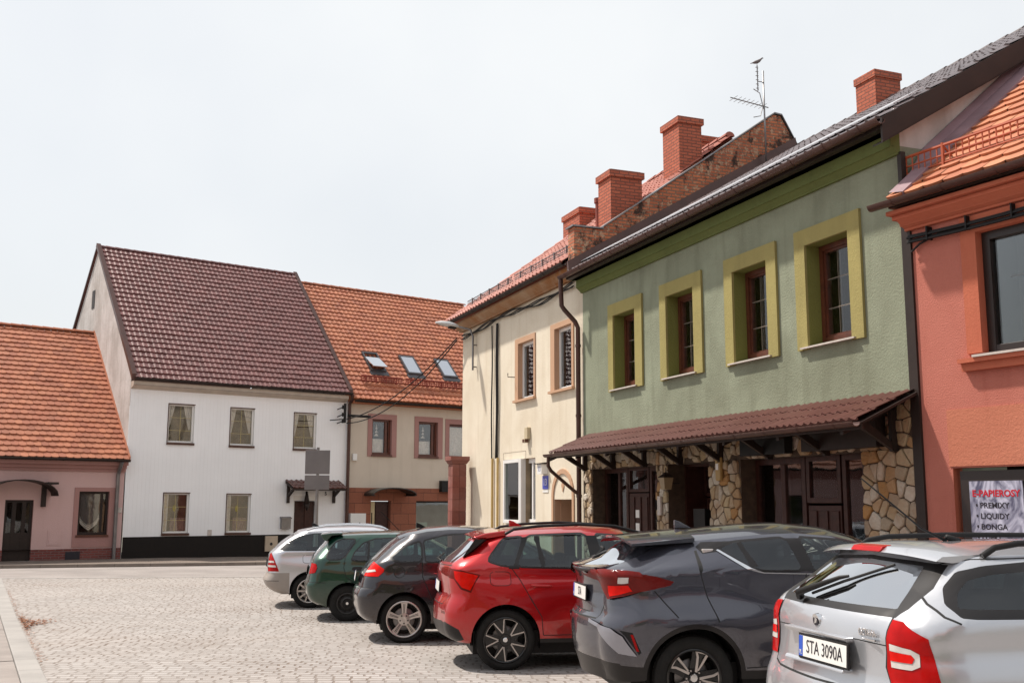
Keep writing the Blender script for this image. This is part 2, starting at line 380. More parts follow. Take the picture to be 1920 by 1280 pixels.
# pavement in front of the right-hand row
u_ = Vector((-.35592, .93451, 0)); n_ = Vector((-.93451, -.35592, 0)); O_ = Vector((5.4, 13.9, 0)); ur = Vector((.4863, -.8738, 0)); nr = Vector((-.8738, -.4863, 0))
mb = MB(); mk = MB()
for a, b, na, nb in ((O_ + ur*12, O_, nr*2.1, (nr+n_).normalized()*2.1), (O_, O_ + u_*19.6, (nr+n_).normalized()*2.1, n_*2.1)):
    for t in range(10):
        p, q = a.lerp(b, t/10), a.lerp(b, (t+1)/10); pn, qn = na.lerp(nb, t/10), na.lerp(nb, (t+1)/10)
        mb.quad([(v.x, v.y, gz(v.y)+.10) for v in (p, q, q+qn, p+pn)])
        c = [p+pn, q+qn, q+qn*1.07, p+pn*1.07]
        mk.hexa([(v.x, v.y, gz(v.y)-.2) for v in c] + [(v.x, v.y, gz(v.y)+.108) for v in c])
tag(mb.build('pavement', M_walk), kind='structure'); tag(mk.build('kerb', M_kerb), kind='structure')

# ------------------------------------------------------------ facade frames
class Fr:
    def __init__(s, O, ang, sgn, k): s.O = Vector(O); s.ang = ang; s.s = sgn; s.k = k; s.d = Vector((math.cos(ang), math.sin(ang), 0)); s.n = Vector((-math.sin(ang), math.cos(ang), 0))*sgn
    def root(s, u, v, name, label, cat, group=None):
        z = (v - CAMZ)*s.k + CAMZ; p = s.O + s.d*u*s.k
        e = empty(name, (p.x, p.y, z), s.ang, label, cat, group)
        k, sg = s.k, s.s
        e_T = lambda U, W, V: (k*(U-u), sg*k*W, k*(V-v))
        return e, e_T
    def world(s, u, w, v): p = s.O + (s.d*u + s.n*w)*s.k; return Vector((p.x, p.y, (v-CAMZ)*s.k + CAMZ))
FF = Fr((5.4, 13.9, 0), R(110.85), 1, 1.0)
FL = Fr((-11.427*1.15, 31.414*1.15, 0), R(37.1), -1, 1.15)
FR = Fr((5.4, 13.9, 0), R(-60.9), -1, 1.0)
def wall(mb, u0, u1, v0, v1, holes=(), w=0, m=0, rev=.15, mr=None, bottom=True):
    us = sorted(set([u0, u1] + [x for h in holes for x in h[:2]])); vz = sorted(set([v0, v1] + [x for h in holes for x in h[2:4]]))
    for i in range(len(us)-1):
        for j in range(len(vz)-1):
            cu, cv = (us[i]+us[i+1])/2, (vz[j]+vz[j+1])/2
            if any(h[0] < cu < h[1] and h[2] < cv < h[3] for h in holes): continue
            mb.quad([(us[i], w, vz[j]), (us[i+1], w, vz[j]), (us[i+1], w, vz[j+1]), (us[i], w, vz[j+1])], m)
    for h in holes:
        a, b, c, d = h[:4]; q = w - rev; r_ = m if mr is None else mr
        mb.quad([(a, w, c), (a, q, c), (a, q, d), (a, w, d)], r_); mb.quad([(b, w, c), (b, q, c), (b, q, d), (b, w, d)], r_)
        mb.quad([(a, w, d), (b, w, d), (b, q, d), (a, q, d)], r_)
        if bottom: mb.quad([(a, w, c), (b, w, c), (b, q, c), (a, q, c)], r_)
def bars(mb, u0, u1, v0, v1, w0, w1, t, mu=(), mv=(), tm=None, m=0):
    tm = tm or t*.6
    mb.box((u0, w0, v0), (u0+t, w1, v1), m); mb.box((u1-t, w0, v0), (u1, w1, v1), m)
    mb.box((u0+t, w0, v0), (u1-t, w1, v0+t), m); mb.box((u0+t, w0, v1-t), (u1-t, w1, v1), m)
    for x in mu: mb.box((x-tm/2, w0+.003, v0+t), (x+tm/2, w1-.003, v1-t), m)
    for x in mv: mb.box((u0+t, w0+.005, x-tm/2), (u1-t, w1-.005, x+tm/2), m)
def window(T, par, u0, u1, v0, v1, w, fm, t=.07, mu=(), mv=(), glass=None, tm=None, depth=.07, room=M_int, rdep=.5, sill=None, name='window'):
    mb = MB(T); bars(mb, u0, u1, v0, v1, w, w+depth, t, mu, mv, tm)
    f = mb.build(name, fm, par, bevel=.008)
    MB(T).box((u0+t*.6, w+.02, v0+t*.6), (u1-t*.6, w+.034, v1-t*.6)).build('pane', glass or M_glass, f)
    r = MB(T)
    a, b, c, d, e = u0-.2, u1+.2, v0-.2, v1+.2, w-rdep
    r.quad([(a, e, c), (b, e, c), (b, e, d), (a, e, d)]); r.quad([(a, e, c), (a, w-.003, c), (a, w-.003, d), (a, e, d)]); r.quad([(b, e, c), (b, w-.003, c), (b, w-.003, d), (b, e, d)])
    r.quad([(a, e, d), (b, e, d), (b, w-.003, d), (a, w-.003, d)]); r.quad([(a, e, c), (b, e, c), (b, w-.003, c), (a, w-.003, c)])
    r.build('room_lining', room, f)
    return f
def drape(T, par, pts_top, pts_bot, w, mat, name='curtain', folds=8, amp=.02):
    """hanging cloth between two 2-D edges (lists of 2 (u,v)), gathered in folds"""
    n = folds*4; vs, fs = [], []
    for i in range(n+1):
        t = i/n; off = amp*math.sin(t*folds*2*math.pi)
        for s_ in (0, .5, 1):
            a = [pts_top[0][k]*(1-t)+pts_top[1][k]*t for k in (0, 1)]; b = [pts_bot[0][k]*(1-t)+pts_bot[1][k]*t for k in (0, 1)]
            vs.append((a[0]*(1-s_)+b[0]*s_, w+off, a[1]*(1-s_)+b[1]*s_))
    for i in range(n):
        for j in range(2): fs.append((i*3+j, i*3+3+j, i*3+4+j, i*3+1+j))
    m_ = MB(T); m_.add(vs, fs); return m_.build(name, mat, par, smooth=True, recalc=False)
def tiles(T, par, name, mat, u0, u1, d0, z0, d1, z1, tw, rh, style, th=.03, amp=.03, clip=None, overlap=.06, u_off=0.0, jit=.005):
    L = math.hypot(d1-d0, z1-z0); sd, sz = (d1-d0)/L, (z1-z0)/L; nd, nz_ = -sz, sd     # normal (depth, z): outwards/up
    rows_ = max(1, int(round(L/rh))); rh = L/rows_; V, Fc = [], []
    def pt(u, s_, h): return (u, -(d0 + sd*s_ + nd*h), z0 + sz*s_ + nz_*h)
    for r in range(rows_):
        off = (tw/2 if (style == 'beaver' and r % 2) else 0) + u_off
        n = int(math.ceil((u1-u0)/tw)) + 1
        for c in range(-1, n):
            a = u0 + off + c*tw; b = a + tw*.985
            aa, bb = max(a, u0), min(b, u1)
            if bb - aa < .02: continue
            s0, s1 = r*rh, min(L, r*rh + rh + overlap)
            if clip and not clip((aa+bb)/2, (s0+s1)/2/L): continue
            j1 = random.uniform(-jit, jit); j2 = random.uniform(-jit, jit)*2
            if style == 'pant':
                prof = [(0, .0), (.14, .55), (.3, 1.), (.46, .55), (.62, .02), (.82, -.12), (1, .0)]
                base_i = len(V)
                for (s_, h0) in ((s0+j2, th), (s1, 0)):
                    for fx, fh in prof: V.append(T(*pt(min(max(a + fx*tw*1.0, u0), u1), s_, h0 + fh*amp + j1)))
                for fx, fh in prof: V.append(T(*pt(min(max(a + fx*tw, u0), u1), s0+j2, -.012 + fh*amp*.4)))
                k = len(prof)
                for i in range(k-1):
                    Fc.append((base_i+i, base_i+i+1, base_i+k+i+1, base_i+k+i)); Fc.append((base_i+2*k+i, base_i+2*k+i+1, base_i+i+1, base_i+i))
            else:
                cu = (a+b)/2; hw = (b-a)/2
                fr = [(-1, .30), (-.7, .10), (-.3, .0), (.3, .0), (.7, .10), (1, .30)]
                base_i = len(V); k = len(fr)
                def hh(s_): return th*(1 - (s_-s0)/(s1-s0)) + j1
                for top in (1, 0):
                    for fx, fy in fr: V.append(T(*pt(min(max(cu+fx*hw, u0), u1), s0+j2+fy*tw*.5, hh(s0+fy*tw*.5) - (0 if top else th*.75))))
                V.append(T(*pt(bb, s1, .0))); V.append(T(*pt(aa, s1, .0)))
                Fc.append(tuple(base_i+i for i in range(k)) + (base_i+2*k, base_i+2*k+1))
                for i in range(k-1): Fc.append((base_i+k+i, base_i+k+i+1, base_i+i+1, base_i+i))
    o = link_mesh(name, V, Fc, mat, parent=par); bm = bmesh.new(); bm.from_mesh(o.data)
    up = Vector(T(0, 1, 1)) - Vector(T(0, 0, 0))
    for f in bm.faces:
        f.normal_update()
    bad = [f for f in bm.faces if f.normal.dot(up) < -.2]
    bmesh.ops.reverse_faces(bm, faces=bad); bm.to_mesh(o.data); bm.free()
    return o
def caps(T, par, name, mat, a, b, r=.11, step=.36, up=(0, 0, 1)):
    """half-round cap tiles between two frame points"""
    A, B = Vector(a), Vector(b); L = (B-A).length; n = max(1, int(L/step)); d = (B-A)/n; mb_ = MB(T); upv = Vector(up)
    side = d.normalized().cross(upv).normalized(); un = side.cross(d.normalized())
    for i in range(n):
        p0 = A + d*i; p1 = p0 + d*1.1; vs = []
        for (p, rr) in ((p0, r*1.06), (p1, r*.86)):
            for k in range(7):
                t = math.pi*k/6; vs.append(p + side*math.cos(t)*rr + un*(math.sin(t)*rr*.85 - .02))
        mb_.add([tuple(v) for v in vs], [(k, k+1, 8+k, 7+k) for k in range(6)] + [tuple(range(7))])
    return mb_.build(name, mat, par)
def gutter(T, par, u0, u1, w, v, r=.07, mat=M_brownmetal, dv=0.0):
    mb_ = MB(T); n = 10; vs = []
    for u, z in ((u0, v), (u1, v+dv)):
        for k in range(n+1):
            t = math.pi + math.pi*k/n; vs.append((u, w + math.cos(t)*r, z + math.sin(t)*r))
        for k in range(n+1):
            t = 2*math.pi - math.pi*k/n; vs.append((u, w + math.cos(t)*r*.9, z + math.sin(t)*r*.9 + .004))
    m = 2*n+2; fs = [(k, (k+1) % m, m+(k+1) % m, m+k) for k in range(m)] + [tuple(range(m)), tuple(range(m, 2*m))]
    mb_.add(vs, fs); nb = int(abs(u1-u0)/.8)
    for i in range(nb+1):
        u = u0 + (u1-u0)*(i+.5)/(nb+1)
        mb_.add([(u+du, w + math.cos(math.pi + math.pi*k/8)*(r+.008), v + dv*(i+.5)/(nb+1) + math.sin(math.pi + math.pi*k/8)*(r+.008)) for du in (-.015, .015) for k in range(9)], [(k, k+1, 10+k, 9+k) for k in range(8)])
    return mb_.build('gutter', mat, par, smooth=True, autos=40)
def snow_guard(T, root_par, mat, u0, u1, d, z, nd, nz_, h=.2, step=.085, posts=4, thk=1.0):
    mb_ = MB(T); base = (d + nd*.05, z + nz_*.05)
    def q(u, t): return (u, -(base[0] - .0*t), base[1] + t)
    for t in (0.03, h*.5, h): mb_.tube([q(u0, t), q(u1, t)], (.008 if t < h else .013)*thk, 5)
    u = u0
    while u < u1: mb_.tube([q(u, .03), q(u, h)], .006*thk, 4); u += step
    for i in range(posts):
        u = u0 + (u1-u0)*(i+.4)/posts; mb_.box((u-.015, -base[0]-.02, base[1]-.08), (u+.015, -base[0]+.02, base[1]+h+.03)); mb_.tube([q(u, h), (u, -(base[0]+.22), base[1]+.12)], .014, 5)
    return mb_.build('snow_guard', mat, root_par)
T_orange = reg('orange_clay_tiles', islandcol, [(0, (.36, .11, .055)), (.4, (.42, .14, .068)), (.75, (.47, .165, .08)), (1, (.31, .092, .045))], .7, .2, 40, (.12, .05, .03), 0, .35)
T_orange2 = reg('pale_orange_clay_tiles', islandcol, [(0, (.42, .13, .06)), (.4, (.50, .175, .08)), (.75, (.55, .21, .10)), (1, (.37, .11, .05))], .7, .2, 40, (.16, .07, .04), 0, .25)
T_brown = reg('brown_roof_tiles', islandcol, [(0, (.14, .052, .046)), (.5, (.165, .062, .055)), (1, (.20, .076, .068))], .42, .1, 40, (.12, .05, .045), .1, .3)
T_dark = reg('dark_sheet_roof', islandcol, [(0, (.10, .075, .075)), (1, (.13, .095, .095))], .38, .1, 40, (.05, .04, .04), .3, .4)
T_canopy = reg('canopy_sheet_tiles', islandcol, [(0, (.105, .038, .03)), (1, (.125, .046, .037))], .42, .1, 40, (.08, .03, .02), .2, .3)
T_redr = reg('red_pantiles', islandcol, [(0, (.30, .08, .05)), (.5, (.38, .11, .07)), (1, (.44, .14, .095))], .6, .2, 40, (.15, .06, .05), 0, .3)

# ============================================================ GREEN HOUSE
gh, T = FF.root(0, -.2, 'green_house', 'green rendered two storey house with four mustard framed upper windows above a stone clad shopfront', 'house')
GB = -.45
WI = [(7.99, 8.99), (5.66, 6.68), (3.31, 4.33), (1.24, 2.27)]; WO = [(7.68, 9.23), (5.36, 6.93), (3.04, 4.59), (.97, 2.53)]
mb = MB(T)
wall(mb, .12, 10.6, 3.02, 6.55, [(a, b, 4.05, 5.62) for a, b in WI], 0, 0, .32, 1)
mb.quad([(.12, 0, -.6), (.12, -7, -.6), (.12, -7, 6.55), (.12, 0, 6.55)], 0)
mb.quad([(.12, 0, 6.55), (.12, -7, 6.55), (.12, -7, 9.5), (.12, -5.9, 10.3), (.12, 0.02, 6.8)], 2)
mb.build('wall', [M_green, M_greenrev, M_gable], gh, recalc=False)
mb = MB(T)
mb.box((.10, 0, 6.42), (10.62, .05, 6.52)); mb.box((.10, 0, 6.52), (10.62, .16, 6.70)); mb.box((.10, 0, 6.70), (10.62, .30, 6.80))
mb.prism([(0.05, 6.44), (.05, 6.52), (.16, 6.54)], lambda p: (.10, p[0], p[1]), lambda p: (10.62, p[0], p[1]))
mb.build('cornice', M_frieze, gh)
for (a, b), (c, d) in zip(WI, WO):
    mb = MB(T); e = .045
    mb.box((c, .002, 3.99), (a, e, 5.88)); mb.box((b, .002, 3.99), (d, e, 5.88)); mb.box((a, .002, 5.62), (b, e, 5.88)); 
    s_ = mb.build('window_surround', M_frame, gh)
    mi = WI.index((a, b))
    wn = window(T, gh, a, b, 4.09, 5.62, -.32, M_mahog, .085, [], [], depth=.09, rdep=.9, room=M_int)
    mb = MB(T); gb = MB(T); bars(mb, a+.085, b-.085, 4.175, 5.535, -.30, -.26, .035, [], [])
    for x in ((a*.36+b*.64), (a*.64+b*.36)): gb.box((x-.005, -.292, 4.2), (x+.005, -.286, 5.5))
    for z in (4.62, 5.08): gb.box((a+.1, -.293, z-.005), (b-.1, -.285, z+.005))
    mb.build('sash', M_mahog, wn); gb.build('glazing_bar', reg('grey_brown_bar', plain, (.25, .2, .16), .5), wn)
    if mi in (2, 3):
        drape(T, wn, [(a+.10, 5.6), (a+.62, 5.6)], [(a+.10, 4.1), (a+.58, 4.1)], -.335, M_curt, folds=6, amp=.01)
    else:
        MB(T).box((a+.05, -.335, 4.9), (b-.1, -.33, 5.6)).build('blind', M_yellow, wn)
        if mi == 1: drape(T, wn, [(a+.20, 5.6), (a+.36, 5.6)], [(a+.22, 4.1), (a+.38, 4.1)], -.345, M_curt, folds=3, amp=.01)
    mb = MB(T); mb.hexa([(a-.02, -.24, 4.03), (d-.12, -.24, 4.03), (d-.12, .09, 4.0), (a-.1, .09, 4.0), (a-.02, -.24, 4.055), (d-.12, -.24, 4.055), (d-.12, .09, 4.025), (a-.1, .09, 4.025)])
    mb.build('window_sill', M_pale, gh)
# roof: sheet tiles from the eaves to the ridge, brick fire wall on the far side
EV = (-.44, 6.84); RG = (5.9, 10.60)
tiles(T, gh, 'roof', T_dark, -.06, 10.42, EV[0], EV[1], RG[0], RG[1], .20, .35, 'pant', .022, .03)
mb = MB(T); sl = (RG[1]-EV[1])/(RG[0]-EV[0])
for s0, s1 in ((.28, .80),):   # pale flashing band above the first courses
    mb.hexa([(.0, -(EV[0]+s0), EV[1]+s0*sl+.09), (10.4, -(EV[0]+s0), EV[1]+s0*sl+.09), (10.4, -(EV[0]+s1), EV[1]+s1*sl+.085), (.0, -(EV[0]+s1), EV[1]+s1*sl+.085),
             (.0, -(EV[0]+s0), EV[1]+s0*sl+.105), (10.4, -(EV[0]+s0), EV[1]+s0*sl+.105), (10.4, -(EV[0]+s1), EV[1]+s1*sl+.10), (.0, -(EV[0]+s1), EV[1]+s1*sl+.10)])
mb.build('roof_flashing', M_flash, gh)
mb = MB(T)
mb.quad([(-.06, .44, 6.76), (10.6, .44, 6.76), (10.6, -5.9, 10.5), (-.06, -5.9, 10.5)]); mb.quad([(-.06, -12.2, 6.76), (10.6, -12.2, 6.76), (10.6, -5.9, 10.52), (-.06, -5.9, 10.52)])
mb.box((-.06, .10, 6.70), (10.6, .42, 6.75)); mb.build('roof_deck', M_wdark, gh)
# verge (barge) board on the near gable
mb = MB(T)
for (w0, z0, w1, z1) in ((.46, 6.74, -5.9, 10.5),):
    mb.hexa([(-.10, w0, z0-.26), (-.065, w0, z0-.26), (-.065, w1, z1-.26), (-.10, w1, z1-.26), (-.10, w0, z0+.09), (-.065, w0, z0+.09), (-.065, w1, z1+.09), (-.10, w1, z1+.09)])
    mb.hexa([(-.10, w0-.02, z0-.26), (.13, w0-.02, z0-.26), (.13, w1, z1-.26), (-.10, w1, z1-.26), (-.10, w0-.02, z0-.24), (.13, w0-.02, z0-.24), (.13, w1, z1-.24), (-.10, w1, z1-.24)])
mb.build('verge_board', M_wdark, gh)
mb = MB(T); mb.hexa([(10.34, .46, 6.86), (10.45, .46, 6.86), (10.45, -5.9, 10.62), (10.34, -5.9, 10.62), (10.40, .46, 7.10), (10.45, .46, 7.10), (10.45, -5.9, 10.86), (10.40, -5.9, 10.86)]); mb.build('roof_flashing', M_brownmetal, gh)
caps(T, gh, 'ridge_cap', T_dark, (-.1, 5.9*-1, 10.57), (10.4, -5.9, 10.57), .13, .4)
gutter(T, gh, -.12, 10.75, .50, 6.80, .08)
# stepped brick fire wall
mb = MB(T)
prof = [(-.30, 7.20), (.14, 7.25), (6.6, 10.8), (6.6, 9.5), (8, 8.9), (5.48, 11.41), (5.3, 11.42)]
pw = [(-.28, 6.95), (.1, 6.9), (6.2, 10.2), (5.9, 10.75), (5.48, 11.38), (5.3, 11.40), (.50, 8.02), (.44, 7.93), (-.28, 7.93)]
mb.prism(pw, lambda p: (10.44, -p[0], p[1]), lambda p: (10.78, -p[0], p[1]))
mb.build('fire_wall', M_brickold, gh)
mb = MB(T)
for a, b in (((-.33, 7.94), (.46, 7.94)), ((.46, 7.99), (5.3, 11.42)), ((5.3, 11.42), (5.52, 11.40)), ((5.52, 11.40), (6.3, 10.1))):
    mb.hexa([(10.40, -a[0], a[1]), (10.82, -a[0], a[1]), (10.82, -b[0], b[1]), (10.40, -b[0], b[1]), (10.40, -a[0], a[1]+.035), (10.82, -a[0], a[1]+.035), (10.82, -b[0], b[1]+.035), (10.40, -b[0], b[1]+.035)])
mb.build('wall_coping', M_greymetal, gh)
def chimney(T, par, u0, u1, d0, d1, z0, z1, name='chimney', capm=None, crown=.07, vent=False):
    mb_ = MB(T); mb_.box((u0, -d1, z0), (u1, -d0, z1-.16)); c = crown
    mb_.box((u0-c, -d1-c, z1-.16), (u1+c, -d0+c, z1)); 
    o = mb_.build(name, M_brickc, par)
    mb_ = MB(T); mb_.box((u0+.02, -d1+.02, z1+.001), (u1-.02, -d0-.02, z1+.03)); mb_.build('cap', capm or M_wdark, o)
    mb_ = MB(T); mb_.box((u0-.03, -d1-.03, z0-.02), (u1+.03, -d0+.03, z0+.12)); mb_.build('flashing', M_wdark, o)
    return o
chimney(T, gh, 6.85, 7.5, 5.45, 6.15, 10.25, 11.2, crown=.03, capm=M_pale)
# downpipe at the far end and corner angle at the near end
mb = MB(T)
mb.tube([(10.72, .50, 6.76), (10.72, .50, 6.6), (10.72, .48, 6.12), (10.70, .42, 6.02), (10.67, .16, 5.75), (10.66, .10, 5.62), (10.66, .10, -.3)], .055, 10)
for z in (5.2, 3.6, 1.8): mb.tube([(10.66, .10, z-.03), (10.66, .10, z+.03)], .068, 10)
mb.build('downpipe', M_brownmetal, gh, smooth=True, autos=40)
mb = MB(T); mb.box((-.03, -.30, -.5), (.135, .03, 5.55)); mb.box((.06, -.05, 5.55), (.135, .03, 6.45)); mb.build('corner_angle', M_wdark, gh)
# ---- stone clad ground floor
def voronoi_cells(u0, u1, v0, v1, size, seed):
    r_ = random.Random(seed); nx = max(1, int(round((u1-u0)/size))); ny = max(1, int(round((v1-v0)/(size*1.15)))); P = {}
    for i in range(-1, nx+1):
        for j in range(-1, ny+1): P[i, j] = (u0 + (i+.5+r_.uniform(-.48, .48))*(u1-u0)/nx, v0 + (j+.5+r_.uniform(-.48, .48))*(v1-v0)/ny)
    cells = []
    for i in range(nx):
        for j in range(ny):
            c = P[i, j]; poly = [(u0, v0), (u1, v0), (u1, v1), (u0, v1)]
            for a in range(-2, 3):
                for b in range(-2, 3):
                    if (a or b) and (i+a, j+b) in P:
                        q = P[i+a, j+b]; mx, my = (c[0]+q[0])/2, (c[1]+q[1])/2; dx, dy = q[0]-c[0], q[1]-c[1]; l = math.hypot(dx, dy); g = .006
                        f = lambda p: (p[0]-mx)*dx/l + (p[1]-my)*dy/l + g
                        np_ = []
                        for k in range(len(poly)):
                            p, s_ = poly[k], poly[(k+1) % len(poly)]; fp, fs_ = f(p), f(s_)
                            if fp <= 0: np_.append(p)
                            if fp*fs_ < 0: t = fp/(fp-fs_); np_.append((p[0]+(s_[0]-p[0])*t, p[1]+(s_[1]-p[1])*t))
                        poly = np_
                        if len(poly) < 3: break
                if len(poly) < 3: break
            if len(poly) >= 3: cells.append((c, poly))
    return cells
M_stone = reg('cladding_flagstones', islandcol, [(0, (.55, .47, .36)), (.2, (.42, .30, .17)), (.35, (.60, .53, .44)), (.5, (.34, .27, .2)), (.62, (.5, .38, .22)), (.75, (.62, .56, .48)), (.88, (.40, .20, .06)), (1, (.5, .43, .33))], .85, 1.0, 8, (.30, .15, .05), 0, .9, 0, .05)
M_joint = reg('cladding_joint', plain, (.07, .045, .03), .95, 0, .3, 9)
ms = MB(T); mj = MB(T)
def clad(u0, u1, v0, v1, w, size, seed, axis='u', uc=0):
    for (c, poly) in voronoi_cells(u0, u1, v0, v1, size, seed):
        h = random.uniform(.012, .055); cx = sum(p[0] for p in poly)/len(poly); cy = sum(p[1] for p in poly)/len(poly)
        # round the outline a little
        n = len(poly); ro = []
        for k in range(n):
            p, q, r_ = poly[k-1], poly[k], poly[(k+1) % n]
            ro += [tuple(q[i]*.86+p[i]*.14 for i in (0, 1)), tuple(q[i]*.86+r_[i]*.14 for i in (0, 1))]
        n = len(ro); tx, ty = random.uniform(-.05, .05), random.uniform(-.05, .05)
        def P_(p, s_, hh):
            a, b = cx+(p[0]-cx)*s_, cy+(p[1]-cy)*s_; o_ = w + hh + (tx*(a-cx)+ty*(b-cy) if hh > 0 else 0) + (random.uniform(-.004, .004) if hh > 0 else 0)
            return (a, o_, b) if axis == 'u' else (uc + (o_-w)*uc_s, a, b)
        vs = [P_(p, 1, -.01) for p in ro] + [P_(p, .97, h*.7) for p in ro] + [P_(p, .84, h) for p in ro] + [P_((cx, cy), 1, h*1.08)]
        fs = [(k, (k+1) % n, n+(k+1) % n, n+k) for k in range(n)] + [(n+k, n+(k+1) % n, 2*n+(k+1) % n, 2*n+k) for k in range(n)] + [(2*n+k, 2*n+(k+1) % n, 3*n) for k in range(n)]
        ms.add(vs, fs)
uc_s = 1
OP = [(7.21, 10.14), (5.28, 6.78), (1.18, 4.29)]
wall(mj, .14, 10.6, -.6, 3.05, [(a, b, -.6, 2.38) for a, b in OP], .0, 0, .38, 0, False)
for (a, b, c, d, sz) in ((10.14, 10.56, -.3, 2.38, .15), (6.78, 7.21, -.3, 2.38, .16), (4.29, 5.28, -.3, 2.38, .175), (.14, 1.18, -.3, 2.38, .185), (.14, 10.56, 2.38, 3.04, .17)):
    clad(a, b, c, d, .0, sz, int(a*100))
mj.build('shopfront_wall', M_joint, gh, recalc=False)
ms.build('stone_cladding', M_stone, gh)
# shopfronts
def panel_door(T, par, u0, u1, v0, v1, w, mat, cols=3, glass_top=None, name='door'):
    mb_ = MB(T); mb_.box((u0, w, v0), (u1, w+.04, v1)); pw_ = (u1-u0)/cols
    for i in range(cols):
        a, b = u0+i*pw_+.04, u0+(i+1)*pw_-.04
        for c, d in ((v0+.1, v0+(v1-v0)*.42), (v0+(v1-v0)*.5, v1-.08)): mb_.box((a, w+.041, c), (b, w+.062, d))
    o = mb_.build(name, mat, par, bevel=.006)
    MB(T).tube([(u0+.09, w+.05, (v0+v1)/2), (u0+.09, w+.11, (v0+v1)/2), (u0+.2, w+.11, (v0+v1)/2)], .012, 6).build('handle', M_chrome, o)
    return o
M_shopg = reg('shop_glass', glassy, (.8, .78, .75), .05)
M_creamp = reg('cream_board', plain, (.55, .44, .30), .8, 0, .1, 8)
M_greenp = reg('green_board', plain, (.05, .22, .06), .6, 0, .1)
W0 = -.36
# far opening: window, door, window
window(T, gh, 9.02, 10.14, .2, 2.38, W0, M_woodbr, .09, [9.45], [.95], M_shopg, .09, name='shop_window')
MB(T).box((9.1, W0-.06, .3), (10.0, W0-.03, 1.3)).build('lower_panel', M_creamp, gh)
panel_door(T, gh, 8.12, 8.98, -.3, 1.85, W0+.02, M_woodbr, 3)
window(T, gh, 8.1, 9.0, 1.88, 2.38, W0, M_woodbr, .06, [], [], M_shopg, name='transom_window')
window(T, gh, 7.21, 8.06, .2, 2.38, W0, M_woodbr, .09, [], [.95], M_shopg, .08, name='shop_window')
MB(T).box((7.3, W0-.06, .3), (7.95, W0-.03, .9)).build('lower_panel', M_greenp, gh)
MB(T).box((7.21, W0-.02, -.4), (8.1, W0+.07, .2)).box((8.99, W0-.02, -.4), (10.14, W0+.07, .2)).build('stall_riser', M_woodbr, gh)
for (z, h) in ((1.35, .16), (1.0, .24)): MB(T).box((8.5, W0+.085, z), (8.66, W0+.088, z+h)).build('notice', M_white, gh)
# middle opening: deep double door with transom
mb = MB(T); mb.box((5.28, -.8, -.4), (5.34, W0, 2.38)); mb.box((6.72, -.8, -.4), (6.78, W0, 2.38)); mb.box((5.28, -.8, 2.33), (6.78, W0, 2.38)); mb.build('porch_lining', M_woodbr, gh)
panel_door(T, gh, 5.34, 5.98, -.3, 1.75, -.8, M_woodbr, 2); panel_door(T, gh, 6.0, 6.66, -.3, 1.75, -.8, M_woodbr, 2)
window(T, gh, 5.34, 6.72, 1.78, 2.34, -.82, M_woodbr, .07, [6.0], [], M_shopg, name='transom_window')
# near opening
window(T, gh, 2.92, 4.29, .2, 2.38, W0, M_woodbr, .10, [3.52], [], M_shopg, .12, name='shop_window')
panel_door(T, gh, 2.08, 2.88, -.3, 1.62, W0+.02, M_woodbr, 3)
window(T, gh, 2.06, 2.9, 1.66, 2.38, W0, M_woodbr, .08, [], [], M_shopg, name='transom_window')
window(T, gh, 1.18, 2.02, .2, 2.38, W0, M_woodbr, .09, [1.52], [.78], M_shopg, .09, name='shop_window')
MB(T).box((1.18, W0-.02, -.4), (2.05, W0+.07, .2)).box((2.9, W0-.02, -.4), (4.29, W0+.07, .2)).build('stall_riser', M_woodbr, gh)
M_glassrefl = reg('pitted_pale_reflection', plain, (.85, .77, .64), .9, 0, .25, 6, .5, 30)  # pale pitted shapes behind the panes, painted in as reflections in the shop glass
for a, b, z0, z1, z2 in ((3.0, 3.45, .95, 1.35, 1.75), (3.6, 4.2, .9, 1.6, 1.2), (1.25, 1.48, .9, 1.5, 1.5), (1.56, 1.95, .85, 1.6, 1.5)):
    MB(T).prism([(a, z0), (b, z0), (b, z2), ((a+b)/2, max(z1, z2)+.05), (a, z1)], lambda p: (p[0], W0-.02, p[1]), lambda p: (p[0], W0-.04, p[1])).build('painted_reflection', M_glassrefl, gh)
MB(T).prism([(2.33+.05*math.cos(t*.7854), 1.18+.075*math.sin(t*.7854)) for t in range(8)], lambda p: (p[0], W0+.083, p[1]), lambda p: (p[0], W0+.088, p[1])).build('sticker', M_white, gh)
for z0_ in ((1.3, 2.45, 2.9, 3.0), (2.6, 3.15, 2.4, 2.85)): pass
MB(T).box((.62, .05, 2.42), (2.3, .22, 2.86)).build('signboard', M_wdark, gh)
MB(T).box((2.75, .05, 2.42), (4.0, .2, 2.86)).build('signboard', M_black, gh)
# canopy
cn = empty('shop_canopy', (0, 0, 0)); cn.parent = gh
cro = MB(T); C0 = (-.0, 3.14); C1 = (1.25, 2.72)
def canopy_tiles():
    L = math.hypot(1.25, .42)
    o = tiles(T, cn, 'canopy_roof', T_canopy, -.0, 10.28, -.97, 2.72, .0, 3.15, .16, .33, 'pant', .018, .028,
              clip=None, overlap=.03)
    return o
ct = canopy_tiles()
